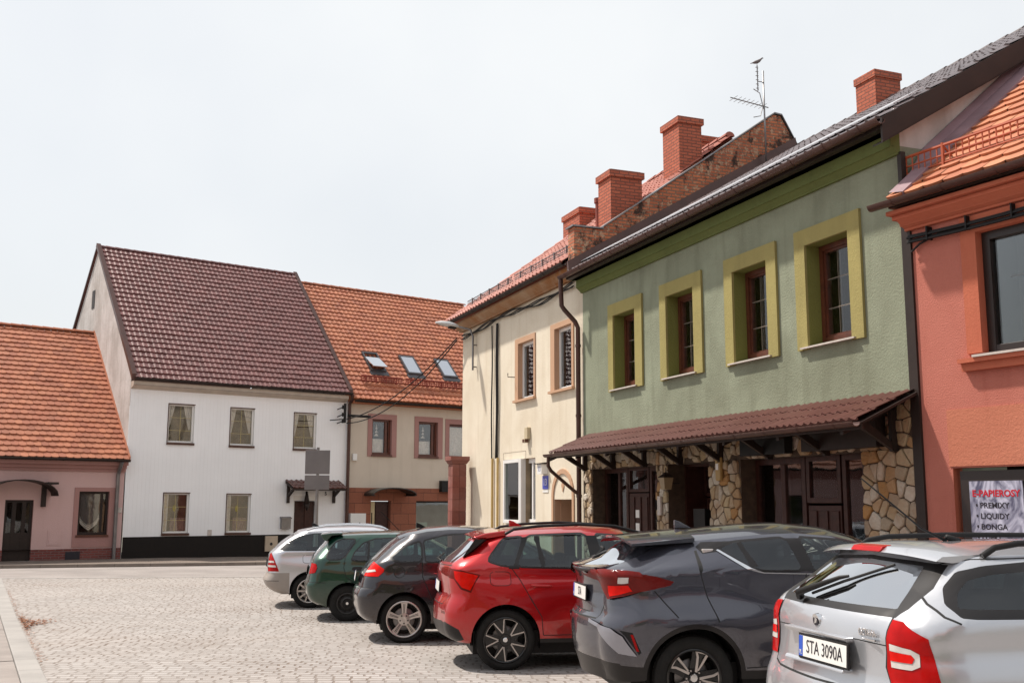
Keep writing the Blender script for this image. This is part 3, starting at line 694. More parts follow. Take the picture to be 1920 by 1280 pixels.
# cut the near corner on the slant, as the sheet roof narrows there towards the wall
bm = bmesh.new(); bm.from_mesh(ct.data)
bmesh.ops.bisect_plane(bm, geom=bm.verts[:]+bm.edges[:]+bm.faces[:], plane_co=T(.05, 0, 3.1), plane_no=(Vector((1, -.0, 0)).normalized()), clear_inner=True)
bm.to_mesh(ct.data); bm.free()
mb = MB(T); mb.hexa([(.0, .02, 3.08), (10.27, .02, 3.08), (10.27, .96, 2.66), (.0, .96, 2.66), (.0, .02, 3.12), (10.27, .02, 3.12), (10.27, .96, 2.69), (.0, .96, 2.69)])
mb.box((-.0, .93, 2.60), (10.27, .96, 2.68)); mb.build('canopy_deck', M_wdark, cn)
gutter(T, cn, .0, 10.36, 1.04, 2.69, .065, M_brownmetal)
for u in (.45, 1.9, 3.35, 4.8, 6.2, 7.6, 9.0, 10.4):
    mb = MB(T); s_ = .033
    mb.box((u-s_, .02, 2.35), (u+s_, .12, 3.0)); mb.hexa([(u-s_, .05, 2.92), (u+s_, .05, 2.92), (u+s_, .92, 2.55), (u-s_, .92, 2.55), (u-s_, .05, 3.04), (u+s_, .05, 3.04), (u+s_, .92, 2.66), (u-s_, .92, 2.66)])
    mb.hexa([(u-s_, .10, 2.36), (u+s_, .10, 2.36), (u+s_, .62, 2.66), (u-s_, .62, 2.66), (u-s_, .10, 2.46), (u+s_, .10, 2.46), (u+s_, .54, 2.74), (u-s_, .54, 2.74)])
    mb.build('bracket', M_wdark, cn)
MB(T).tube([(10.2, 1.04, 2.64), (10.2, 1.04, 2.44), (10.24, .96, 2.34), (10.68, .22, 1.92), (10.66, .12, 1.85)], .04, 8).build('drain_pipe', M_brownmetal, cn, smooth=True, autos=40)

# ============================================================ CREAM HOUSE (13)
ch, T = FF.root(10.6, -.3, 'cream_house', 'cream rendered corner house under a red hipped tile roof with three brick chimneys', 'house')
mb = MB(T)
w1, w2 = (13.56, 14.65, 4.31, 5.80), (11.2, 12.21, 4.32, 5.82)
gw = (13.5, 15.59, 1.12, 2.77); ar = (11.25, 12.3, -.6, 1.73)
wall(mb, 10.6, 19.4, -.7, 6.85, [w1, w2, gw, ar], 0, 0, .16, 1)
mb.quad([(19.4, 0, -.7), (19.4, -9, -.7), (19.4, -9, 6.85), (19.4, 0, 6.85)], 0)
mb.build('wall', [M_cream, M_salmon], ch, recalc=False)
for (a, b, c, d), (o0, o1, o2, o3) in ((w1, (13.47, 14.88, 4.27, 5.94)), (w2, (11.09, 12.46, 4.27, 5.95))):
    mb = MB(T); mb.box((o0, .001, o2), (a, .03, o3)); mb.box((b, .001, o2), (o1, .03, o3)); mb.box((a, .001, d), (b, .03, o3)); mb.build('window_surround', M_salmon, ch)
    MB(T).box((o0-.03, -.1, c-.06), (o1+.03, .09, c)).build('window_sill', M_salmon, ch)
    wn = window(T, ch, a, b, c, d, -.16, M_white, .075, [], [], depth=.06, room=M_int); mm = (a+b)/2
    drape(T, wn, [(a+.05, d-.06), (a+.45, d-.06)], [(a+.05, c+.08), (a+.42, c+.08)], -.25, reg('rust_curtain', plain, (.22, .08, .055), .9, 0, .2, 4), folds=4, amp=.014)
a, b, c, d = gw
wn = window(T, ch, 14.35, b, c, d, .01, M_white, .09, [], [], depth=.08, room=M_intc, glass=reg('green_reflect_glass', glassy, (.4, .5, .4), .1))
drape(T, wn, [(14.45, d-.1), (b-.1, d-.1)], [(14.45, c+.1), (b-.1, c+.1)], -.06, reg('green_curtain', plain, (.22, .30, .2), .9, 0, .3, 5), folds=5)
dd = MB(T); bars(dd, 13.5, 14.3, c, d, -.15, -.08, .12, [13.9], []); dd = dd.build('side_window', M_white, ch)
MB(T).box((13.6, -.13, c+.1), (14.2, -.12, d-.1)).build('pane', M_glass, dd); MB(T).box((13.4, -.6, c), (14.4, -.55, d)).build('room_lining', M_int, dd)
MB(T).box((14.3, -.16, c), (14.36, .08, d)).build('mullion', M_white, ch)
mb = MB(T)   # arch
def arcpts(cu, cz, ru, rz, n=14): return [(cu + ru*math.cos(math.pi*k/n), cz + rz*math.sin(math.pi*k/n)) for k in range(n+1)]
outer = [(12.42, -.4)] + arcpts(11.77, 1.80, .65, .64) + [(11.12, -.4)]; inner = [(12.315, -.4)] + arcpts(11.77, 1.78, .545, .55) + [(11.225, -.4)]
n = len(outer)
for wv in (.03,):
    vs = [(p[0], wv, p[1]) for p in outer] + [(p[0], wv, p[1]) for p in inner] + [(p[0], 0, p[1]) for p in outer] + [(p[0], 0, p[1]) for p in inner]
    mb.add(vs, [(i, i+1, n+i+1, n+i) for i in range(n-1)] + [(i, i+1, 2*n+i+1, 2*n+i) for i in range(n-1)] + [(n+i, n+i+1, 3*n+i+1, 3*n+i) for i in range(n-1)])
mb.build('arch_surround', M_salmon, ch)
MB(T).prism([(11.77, 1.9), (11.85, 2.05), (11.77, 2.2), (11.69, 2.05)], lambda p: (p[0], .001, p[1]), lambda p: (p[0], .02, p[1])).build('diamond_ornament', M_salmon, ch)
MB(T).box((11.2, -.75, -.6), (11.75, -.7, 1.73)).build('door', M_woodbr, ch)
MB(T).box((11.2, -.8, -.6), (12.35, -.76, 1.8)).box((12.28, -.76, -.6), (12.33, -.16, 1.75)).build('porch_lining', M_salmon, ch)
# roof: front slope and hip
sl = .785; E0 = (-.42, 7.16); RD = 4.25; RZ = E0[1] + sl*(RD-E0[0]); UH = 19.75
LT = RD-E0[0]
tiles(T, ch, 'roof', T_redr, 10.8, UH, E0[0], E0[1], RD, RZ, .24, .36, 'pant', .03, .05, clip=lambda u, t: u < UH - t*LT + .05)
mb = MB(T); mb.quad([(10.8, .38, 7.1), (UH, .38, 7.1), (UH-LT, -RD, RZ-.05), (10.8, -RD, RZ-.05)]); mb.quad([(UH, .38, 7.1), (UH, -10.2, 7.1), (UH-LT, -RD, RZ-.05)])
mb.quad([(10.8, -10.2, 7.1), (UH, -10.2, 7.1), (UH-LT, -RD, RZ-.05), (10.8, -RD, RZ-.05)]); mb.build('roof_deck', T_redr, ch)
caps(T, ch, 'hip_cap', T_redr, (UH, .40, 7.18), (UH-LT, -RD, RZ+.02), .13, .4)
caps(T, ch, 'ridge_cap', T_redr, (10.85, -RD, RZ+.03), (UH-LT, -RD, RZ+.03), .13, .4)
M_fascia = reg('weathered_fascia_wood', plaster, (.30, .13, .05), (.45, .36, .26), 14, .4, .75, .7)
mb = MB(T); mb.box((10.6, 0, 6.82), (19.5, .10, 7.0)); mb.box((10.6, 0, 7.0), (19.55, .30, 7.06))
mb.prism([(.10, 6.86), (.30, 7.0), (.10, 7.0)], lambda p: (10.6, p[0], p[1]), lambda p: (19.52, p[0], p[1])); mb.build('eaves_board', M_fascia, ch)
gutter(T, ch, 10.7, 19.8, .43, 7.13, .075, M_wdark)
for s_, (ua, ub) in enumerate(((11.2, 15.0), (15.2, 19.0))):
    snow_guard(T, ch, M_greymetal, ua, ub, -.42+.45, 7.16+.81*.45, -.6, .8, .16, .11, 5)
chimney(T, ch, 10.86, 11.55, .88, 1.72, 8.0, 9.56, crown=.05)
chimney(T, ch, 10.86, 11.68, 2.78, 3.42, 9.3, 11.16, crown=.05)
chimney(T, ch, 12.7, 13.6, 4.35, 5.1, 10.6, 11.5, crown=.04)
chimney(T, ch, 16.2, 17.4, 2.5, 3.2, 9.2, 10.22, crown=.04)
MB(T).tube([(12.2, -1.2, 8.3), (12.2, -1.2, 9.12)], .09, 10).tube([(12.2, -1.2, 9.12), (12.2, -1.2, 9.24)], .12, 10).build('vent_pipe', reg('rust_pipe', plain, (.25, .06, .04), .6, .2, .3), ch)
# cables on the facade
mb = MB(T)
for q in range(4):
    mb.tube([(u, .05+.03*(q % 2), 6.74 - .035*q + .03*math.sin(u*3+q*1.3) - .05*math.sin(u*1.1)) for u in np.linspace(11.0, 19.3, 50)], .016, 5)
for u_0, r_ in ((16.62, .02), (16.2, .022), (16.27, .018), (16.13, .015)):
    mb.tube([(u_0 + .025*math.sin(z*2.2+u_0*9), .05, z) for z in np.linspace(6.6, 2.85, 24)], r_, 5)
mb.build('cable_bundle', M_black, ch, smooth=True)
mb = MB(T)
for u_0 in (16.55, 16.12): mb.tube([(u_0, .05, 2.86), (u_0, .05, -.3)], .035, 8)
mb.build('cable_conduit', reg('yellowish_pipe', plain, (.5, .35, .13), .5, 0, .1), ch, smooth=True, autos=40)
MB(T).box((13.82, .0, 3.25), (14.02, .10, 3.55)).box((13.9, .03, 3.16), (14.06, .14, 3.26), 1).build('alarm_box', [reg('beige_plastic', plain, (.5, .42, .28), .5), M_mahog], ch, bevel=.01)
MB(T).tube([(14.95, .0, 4.95), (14.95, .2, 4.95), (14.95, .2, 5.05)], .012, 5).build('wall_hook', M_wdark, ch)
mb = MB(T); mb.box((12.72, .0, 2.34), (13.0, .16, 2.58), 0); mb.hexa([(12.68, 0, 2.58), (13.04, 0, 2.58), (13.04, .2, 2.58), (12.68, .2, 2.58), (12.68, 0, 2.63), (13.04, 0, 2.63), (13.04, .2, 2.60), (12.68, .2, 2.60)], 1)
lb = mb.build('number_lamp', [M_white, M_wdark], ch)
mb = MB(T); mb.box((12.66, .0, 1.98), (13.0, .02, 2.30)); sg = mb.build('house_number_sign', reg('sign_blue', plain, (.06, .075, .42), .3, 0, .03), ch)
MB(T).box((12.66, .0, 1.9), (13.0, .015, 1.955)).build('street_name_strip', M_white, sg)
def facing(T, u, w, v):     # matrix for text lying on a facade: reads along decreasing u for FF
    o = Vector(T(u, w, v)); ex = (Vector(T(u-1, w, v)) - o).normalized(); ez = (Vector(T(u, w, v+1)) - o).normalized(); en = ex.cross(ez) * -1
    M = Matrix.Identity(4)
    for i in range(3): M[i][0] = ex[i]; M[i][1] = ez[i]; M[i][2] = ex.cross(ez)[i]; M[i][3] = o[i]
    return M
text('number', '13', .24, M_white, sg, facing(T, 12.83, .022, 2.14))
text('number', '13', .17, reg('blue_ink', plain, (.05, .07, .3), .5), lb, facing(T, 12.86, .162, 2.46))

# ============================================================ RED HOUSE
rh, T = FR.root(0, -.2, 'red_house', 'pinkish red rendered house with orange tile roof and dark framed shop door on the right', 'house')
mb = MB(T)
wh = (1.02, 2.75, 3.50, 5.06); dh = (.46, 3.3, -.6, 2.10)
wall(mb, .0, 6.0, -.6, 5.42, [wh, dh], 0, 0, .18, 1)
mb.quad([(0.001, 0, 5.42), (0.001, -.5, 5.42), (0.001, -.5, -.6), (0.001, 0, -.6)], 0)
mb.build('wall', [M_red, M_redtrim], rh, recalc=False)
mb = MB(T); mb.box((.80, .001, 3.52), (1.02, .03, 5.28)); mb.box((1.02, .001, 5.06), (2.75, .03, 5.28)); mb.box((2.75, .001, 3.52), (2.97, .03, 5.28)); mb.build('window_surround', M_redtrim, rh)
mb = MB(T); mb.box((.74, .0, 3.30), (3.0, .08, 3.40)); mb.box((.72, .0, 3.40), (3.02, .13, 3.455)); mb.box((.95, -.1, 3.456), (2.9, .15, 3.485), 1); mb.build('window_sill', [M_redtrim, M_pale], rh)
wn = window(T, rh, 1.02, 2.75, 3.50, 5.06, -.18, reg('black_brown_frame', plain, (.02, .012, .01), .4), .11, [1.88], [], depth=.09, rdep=.9)
mb = MB(T); mb.box((1.35, -.165, 4.43), (2.6, -.155, 4.45)); mb.build('glazing_bar', M_greymetal, wn)
MB(T).box((.42, .001, 2.12), (3.4, .012, 2.84)).build('render_patch', M_orangepanel, rh)
mb = MB(T)
for w_, z0, z1 in ((.06, 5.30, 5.36), (.12, 5.36, 5.44), (.22, 5.44, 5.50), (.30, 5.50, 5.56)): mb.box((-.02-w_*.4, 0, z0), (6.0, w_, z1))
mb.prism([(.06, 5.33), (.12, 5.37), (.22, 5.45), (.06, 5.45)], lambda p: (-.05, p[0], p[1]), lambda p: (6, p[0], p[1]))
mb.build('cornice', M_redtrim, rh, bevel=.012)
gutter(T, rh, -.30, 6.0, .40, 5.66, .075)
rsl = .86
tiles(T, rh, 'roof', T_orange2, -.05, 6.0, -.38, 5.68, 4.2, 5.68+rsl*4.58, .30, .235, 'beaver', .045, clip=None, overlap=.10)
mb = MB(T); mb.quad([(-.05, .34, 5.64), (6, .34, 5.64), (6, -4.2, 9.54), (-.05, -4.2, 9.54)]); mb.box((-.05, .0, 5.58), (6, .34, 5.62)); mb.build('roof_deck', M_wdark, rh)
# mauve sheet flashing where the roof meets the neighbour's gable (the two houses stand at a slight angle)
V_, F_ = [], []
inv = Matrix.Translation(Vector(rh.location)) @ Matrix.Rotation(FR.ang, 4, 'Z'); inv = inv.inverted()
for k in range(13):
    d_ = -.36 + k*.38
    for (uu, dz) in (((.10, .20), (.085, .20), (-.02, .10), (-.30, .075), (-.30, .0)) if d_ > .05 else ((-.03, .08), (-.03, .09), (-.04, .10), (-.30, .075), (-.30, .0))):
        P_ = FF.world(uu, -d_, 0); rd = -((P_ - FR.O).dot(FR.n)); P_.z = 5.68 + rsl*(rd+.38) + dz; V_.append(inv @ P_)
for k in range(12):
    for q in range(4): F_.append((k*5+q, k*5+q+1, k*5+6+q, k*5+5+q))
link_mesh('roof_flashing', V_, F_, reg('mauve_sheet', plain, (.27, .17, .19), .55, .0, .2), None, rh)
snow_guard(T, rh, reg('red_guard_paint', plain, (.40, .08, .03), .5, 0, .15), -.05, 5.9, .10, 6.06, -.6, .75, .27, .10, 4, 1.6)
mb = MB(T)
for q in range(4): mb.tube([(u, .06+.03*(q % 2), 5.24 - .03*q - .05*math.sin(u*.9+.4)) for u in np.linspace(.02, 5.9, 30)], .017, 5)
mb.tube([(.05, .05, 5.0), (.2, .06, 5.08), (.5, .06, 5.15), (.9, .06, 5.16)], .015, 5)
for u in (.35, .95, 1.6, 2.2): mb.box((u-.01, .0, 5.1), (u+.01, .11, 5.28))
mb.build('cable_bundle', M_black, rh, smooth=True, autos=40)
# shop door
df = MB(T); bars(df, .52, 3.3, -.6, 2.06, -.14, -.05, .14, [1.75], []); df.box((.66, -.10, 1.72), (1.68, -.08, 1.92)); df = df.build('door_frame', MATS['black_brown_frame'], rh)
MB(T).box((.60, -.12, -.5), (3.2, -.11, 2.0)).build('pane', M_glass, df); MB(T).box((.4, -1.2, -.6), (3.5, -1.15, 2.2)).build('room_lining', M_int, df)
def mat_smoke():
    m = NM('smoke_poster'); v = m.co()
    n = m.noise(m.scale(v, (2.2, 2.2, 1.4)), 1.6, 3, .5, 3.0)
    c = m.mixc(m.mapr(n, .36, .66, 0, 1), (.09, .09, .15), (.50, .50, .62)); m.base(c); m.p(Roughness=.35); return m.m
ps = MB(T).box((.66, -.045, -.1), (1.40, -.03, 1.93)).build('poster', mat_smoke(), df)
def facingR(T, u, w, v):
    o = Vector(T(u, w, v)); ex = (Vector(T(u+1, w, v)) - o).normalized(); ez = (Vector(T(u, w, v+1)) - o).normalized()
    M = Matrix.Identity(4)
    for i in range(3): M[i][0] = ex[i]; M[i][1] = ez[i]; M[i][2] = ex.cross(ez)[i]; M[i][3] = o[i]
    return M
M_redink = reg('red_ink', plain, (.5, .0, .015), .5, 0, .02); M_ink = reg('black_ink', plain, (.015, .012, .02), .5, 0, .02)
text('lettering', 'E-PAPIEROSY', .112, M_redink, ps, facingR(T, 1.03, -.028, 1.775), .001, sx=1.03, bold=.003)
for i, s_ in enumerate(('PREMIXY', 'LIQUIDY', 'BONGA', 'LUFKI')):
    text('lettering', s_, .095, M_ink, ps, facingR(T, .80, -.028, 1.63 - i*.13), .001, 'LEFT', 1.08, bold=.0016)
    MB(T).prism([(.755+.014*math.cos(t*.7854), 1.635-i*.13+.018*math.sin(t*.7854)) for t in range(8)], lambda p: (p[0], -.029, p[1]), lambda p: (p[0], -.027, p[1])).build('bullet_mark', M_ink, ps)

# ============================================================ FAR ROW (frame FL, 1.15 scale)
M_siding = None
def mat_siding(name, c, pitch, dark):
    m = NM(name); v = m.co(); se = m.n('ShaderNodeSeparateXYZ'); m.l(v, se.inputs[0])
    a = m.n('ShaderNodeMath', operation='DIVIDE'); m.l(se.outputs[0], a.inputs[0]); a.inputs[1].default_value = pitch
    f = m.n('ShaderNodeMath', operation='FRACT'); m.l(a.outputs[0], f.inputs[0])
    g = m.mapr(f.outputs[0], .0, .12, 0, 1)
    cc = m.mixc(m.mapr(m.noise(v, .8, 5, .6), .4, .7, 0, .25), c, tuple(x*.8 for x in c))
    cc = m.mixc(m.mapr(m.noise(m.scale(v, (3, 3, .3)), 1.5, 4, .6), .5, .8, 0, .10), cc, dark)
    cc = m.mixc(m.mapr(g, 0, 1, .14, 0), cc, dark); m.base(cc); m.p(Roughness=.6); m.b.inputs['Specular IOR Level'].default_value = .2
    m.bump(g, .35, .008); return m.m
M_side = mat_siding('white_cladding', (.90, .90, .91), .135, (.62, .60, .58)); M_sidebase = mat_siding('black_cladding', (.014, .011, .010), .135, (.008, .007, .007))
wh_, T = FL.root(0, -.05, 'white_house', 'white clad house with steep brown tile roof and grey weathered gable', 'house')
mb = MB(T)
hol = [(1.17, 1.99, 3.40, 4.62), (3.15, 3.96, 3.38, 4.61), (5.34, 6.16, 3.35, 4.57), (1.15, 1.96, .67, 1.92), (3.14, 3.95, .66, 1.90), (5.41, 6.32, -.6, 1.86)]
wall(mb, 0, 7.32, .62, 5.22, [h for h in hol[:5]] + [(5.41, 6.32, .62, 1.86)], 0, 0, .12, 1)
wall(mb, 0.0, 7.32, -.6, .62, [(5.41, 6.32, -.6, .62)], .02, 2, .14, 1)
mb.build('wall', [M_side, M_white, M_sidebase], wh_, recalc=False)
mb = MB(T); gp = [(0, -.6), (0, 5.3), (4.35, 10.1), (8.7, 5.3), (8.7, -.6)]
mb.quad([(-.005, -p[0]-.001, p[1]) for p in gp]); mb.quad([(7.2, -p[0], p[1]) for p in gp], 0)
mb.build('gable_wall', M_gable, wh_, recalc=False)
MB(T).box((-.02, -4.72, 8.10), (-.001, -4.42, 8.72)).build('slit_window', M_wdark, wh_)
SD = (5.3-.28, .0)
tiles(T, wh_, 'roof', T_brown, -.0, 7.22, -.35, 5.30, 4.3, 10.18, .165, .25, 'pant', .042, .016)
mb = MB(T); mb.quad([(-.05, .30, 5.28), (7.25, .30, 5.28), (7.25, -4.35, 10.10), (-.05, -4.35, 10.10)]); mb.quad([(-.05, -9.0, 5.28), (7.25, -9.0, 5.28), (7.25, -4.35, 10.12), (-.05, -4.35, 10.12)]); mb.build('roof_deck', T_brown, wh_)
for u in (-.02, 7.24):
    mb = MB(T); mb.hexa([(u-.07, .34, 5.22), (u+.07, .34, 5.22), (u+.07, -4.35, 10.18), (u-.07, -4.35, 10.18), (u-.07, .34, 5.42), (u+.07, .34, 5.42), (u+.07, -4.35, 10.32), (u-.07, -4.35, 10.32)])
    if u < 0: mb.hexa([(u-.05, -9.0, 5.22), (u+.05, -9.0, 5.22), (u+.05, -4.35, 10.18), (u-.05, -4.35, 10.18), (u-.05, -9.0, 5.34), (u+.05, -9.0, 5.34), (u+.05, -4.35, 10.28), (u-.05, -4.35, 10.28)])
    mb.build('verge_board', M_brownmetal, wh_)
caps(T, wh_, 'ridge_cap', T_brown, (-.08, -4.35, 10.22), (7.3, -4.35, 10.22), .09, .3)
mb = MB(T); mb.box((0, 0.0, 5.10), (7.2, .26, 5.22)); mb.hexa([(0, 0, 5.0), (7.2, 0, 5.0), (7.2, .26, 5.10), (0, .26, 5.10), (0, 0, 5.10), (7.2, 0, 5.10), (7.2, .26, 5.12), (0, .26, 5.12)]); mb.build('soffit', reg('cream_soffit', plain, (.5, .42, .35), .6), wh_)
gutter(T, wh_, 0.0, 7.3, .36, 5.30, .06, M_wdark)
M_wglass = reg('warm_window_glass', glassy, (.96, .95, .92), .03)
for i, h in enumerate(hol[:5]):
    a, b, c, d = h
    wn = window(T, wh_, a, b, c+.04, d, -.12, M_white, .055, [], [], depth=.05, room=reg('brown_room', plain, (.20, .135, .065), .9, 0, .5, 2), rdep=.6, glass=M_wglass)
    mb = MB(T)
    for x in ((a+b)/2,): mb.box((x-.005, -.093, c+.08), (x+.005, -.085, d-.06))
    for z in ((c*.66+d*.34), (c*.34+d*.66)): mb.box((a+.05, -.094, z-.0045), (b-.05, -.084, z+.0045))
    mb.build('glazing_bar', reg('brass_bar', plain, (.55, .45, .2), .4, .3, .05), wn)
    MB(T).box((a-.02, -.1, c-.03), (b+.02, .05, c+.035)).build('window_sill', M_brownmetal, wh_)
    MB(T).box((a-.015, -.11, c+.036), (a+.012, .012, d+.012)).box((a+.012, -.11, d-.012), (b+.012, .012, d+.014)).build('reveal_shade', M_brownmetal, wh_)  # dark strips along top and left edge paint in the shade of the reveal
    if i < 3:
        for s_ in (0, 1):
            x0, x1 = (a+.04, a+.26) if s_ == 0 else (b-.30, b-.04); xc = x0+.05 if s_ == 0 else x1-.05
            if (i, s_) in ((0, 0),): xc = x0+.02
            drape(T, wn, [(x0, d-.05), (x1, d-.05)], [(xc-.03, c+.45), (xc+.03, c+.45)], -.17, M_curt, folds=4)
    else:
        drape(T, wn, [(a+.04, d-.05), (a+.22, d-.05)], [(a+.04, c+.1), (a+.2, c+.1)], -.17, M_curt, folds=3)
        drape(T, wn, [(a+.3, c+.5), (b-.05, c+.5)], [(a+.3, c+.08), (b-.05, c+.08)], -.19, reg('pinkish_net', plain, (.35, .24, .22), .9, 0, .3, 20), folds=6)
        MB(T).prism([((a+b)/2-.02+.05*math.cos(t*.7854), (c+d)/2+.16+.10*math.sin(t*.7854)) for t in range(8)], lambda p: (p[0], -.10, p[1]), lambda p: (p[0], -.12, p[1])).build('window_ornament', reg('yellow_paint', plain, (.7, .6, .02), .5), wn)
dr = panel_door(T, wh_, 5.44, 6.2, -.3, 1.68, -.13, M_woodbr, 2)
MB(T).box((5.41, -.12, -.6), (5.45, .0, 1.86)).box((6.2, -.14, -.6), (6.32, .0, 1.86)).box((5.45, -.12, 1.70), (6.2, -.02, 1.86)).build('door_frame', M_white, wh_)
cw = empty('door_canopy', (0, 0, 0)); cw.parent = wh_
tiles(T, cw, 'canopy_roof', T_canopy, 5.10, 7.02, -.62, 2.10, 0, 2.36, .17, .25, 'pant', .015, .03)
MB(T).hexa([(5.1, .02, 2.26), (7.0, .02, 2.26), (7.0, .6, 2.02), (5.1, .6, 2.02), (5.1, .02, 2.33), (7.0, .02, 2.33), (7.0, .6, 2.08), (5.1, .6, 2.08)]).build('canopy_deck', M_wdark, cw)
for u in (5.2, 6.85):
    MB(T).box((u-.04, .01, 1.62), (u+.04, .09, 2.25)).hexa([(u-.035, .05, 1.8), (u+.035, .05, 1.8), (u+.035, .5, 2.05), (u-.035, .5, 2.05), (u-.035, .05, 1.9), (u+.035, .05, 1.9), (u+.035, .42, 2.1), (u-.035, .42, 2.1)]).build('bracket', M_wdark, cw)
text('house_number', '5', .19, M_ink, wh_, facingR(T, 6.57, .004, 1.93), .01, bold=.004)
MB(T).box((4.98, .0, .80), (5.30, .11, 1.12)).hexa([(4.96, 0, 1.12), (5.32, 0, 1.12), (5.32, .14, 1.12), (4.96, .14, 1.12), (4.96, 0, 1.19), (5.32, 0, 1.19), (5.32, .14, 1.15), (4.96, .14, 1.15)]).build('mailbox', M_greymetal, wh_)
MB(T).box((4.46, .02, .10), (4.88, .07, .58)).build('meter_cupboard', reg('beige_door', plain, (.5, .4, .3), .5), wh_)
MB(T).prism([(4.66+.05*math.cos(t*.7854), .33+.05*math.sin(t*.7854)) for t in range(8)], lambda p: (p[0], .071, p[1]), lambda p: (p[0], .075, p[1])).build('meter_lock', M_ink, wh_)
MB(T).box((2.57, .0, .62), (2.70, .015, .80)).build('vent_plate', M_pale, wh_)
mb = MB(T); mb.tube([(7.30, .36, 5.26), (7.32, .30, 5.1), (7.32, .12, 4.95), (7.32, .11, -.2)], .055, 8); mb.build('downpipe', M_brownmetal, wh_, smooth=True, autos=40)
mb = MB(T)
mb.tube([(5.82, .12, 2.0), (5.82, .14, 1.6)], [.03, .10], 7); mb.tube([(5.82, .14, 1.6), (5.84, .14, 1.38)], [.10, .02], 7)
mb.build('door_lantern', M_wdark, wh_, smooth=True)
# ---- beige house with orange roof
bh, T = FL.root(7.36, -.2, 'beige_house', 'beige house with brown stone clad base and orange tile roof with three skylights', 'house')
hb = [(8.27, 9.05, 3.25, 4.50), (10.16, 10.98, 3.24, 4.50), (11.47, 12.3, 3.22, 4.47), (13.6, 14.4, 3.22, 4.47)]
mb = MB(T); wall(mb, 7.3, 15.2, 2.14, 5.02, hb, 0, 0, .16, 1)
wall(mb, 7.3, 15.2, -.7, 2.14, [(8.28, 9.07, -.7, 1.70), (10.10, 14.0, .1, 1.70)], .02, 2, .2, 2)
mb.quad([(15.2, -p[0], p[1]) for p in [(0, -.7), (0, 5.02), (4.5, 9.8), (9, 5.0), (9, -.7)]], 0)
mb.build('wall', [M_beige, M_pinkdark, M_granite], bh, recalc=False)
for i, (a, b, c, d) in enumerate(hb):
    MB(T).box((a-.17, .001, c-.04), (a, .025, d+.18)).box((b, .001, c-.04), (b+.2, .025, d+.18)).box((a, .001, d), (b, .025, d+.18)).build('window_surround', M_pinkdark, bh)
    wn = window(T, bh, a, b, c+.03, d, -.16, M_mahog, .08, [b-.17] if i < 2 else [], [], depth=.07, room=M_int if i < 2 else M_intc, rdep=.5, glass=M_wglass, tm=.1)
    MB(T).box((a-.02, -.1, c-.04), (b+.02, .05, c+.03)).build('window_sill', M_mahog, bh)
    if i < 2:
        drape(T, wn, [(a+.06, c+.58), (b-.2, c+.58)], [(a+.06, c+.1), (b-.2, c+.1)], -.22, M_curt, folds=8, amp=.012)
        mb = MB(T)
        for z_, hw in ((4.3, .02), (4.22, .05), (4.1, .06), (3.98, .09)): mb.prism([((a+b)/2-.1-hw, z_-.05), ((a+b)/2-.1+hw, z_-.05), ((a+b)/2-.1, z_+.05)], lambda p: (p[0], -.20, p[1]), lambda p: (p[0], -.205, p[1]))
        mb.build('window_ornament', M_curt, wn)
    else: drape(T, wn, [(a+.05, d-.1), (b-.05, d-.1)], [(a+.05, c+.1), (b-.05, c+.1)], -.2, M_curt, folds=9, amp=.012)
tiles(T, bh, 'roof', T_orange, 7.32, 15.05, -.38, 5.12, 4.4, 9.93, .19, .25, 'pant', .042, .022)
mb = MB(T); mb.quad([(7.3, .33, 5.08), (15.1, .33, 5.08), (15.1, -4.45, 9.88), (7.3, -4.45, 9.88)]); mb.quad([(7.3, -9.2, 5.08), (15.1, -9.2, 5.08), (15.1, -4.45, 9.9), (7.3, -4.45, 9.9)]); mb.box((7.36, 0, 4.98), (15.1, .3, 5.05)); mb.build('roof_deck', T_orange, bh)
caps(T, bh, 'ridge_cap', T_orange, (7.3, -4.42, 9.95), (15.1, -4.42, 9.95), .10, .36)
gutter(T, bh, 7.4, 15.2, .38, 5.08, .07, M_wdark)
rs = (9.93-5.12)/4.78; nrm = math.hypot(1, rs); nD, nZ = -rs/nrm, 1/nrm
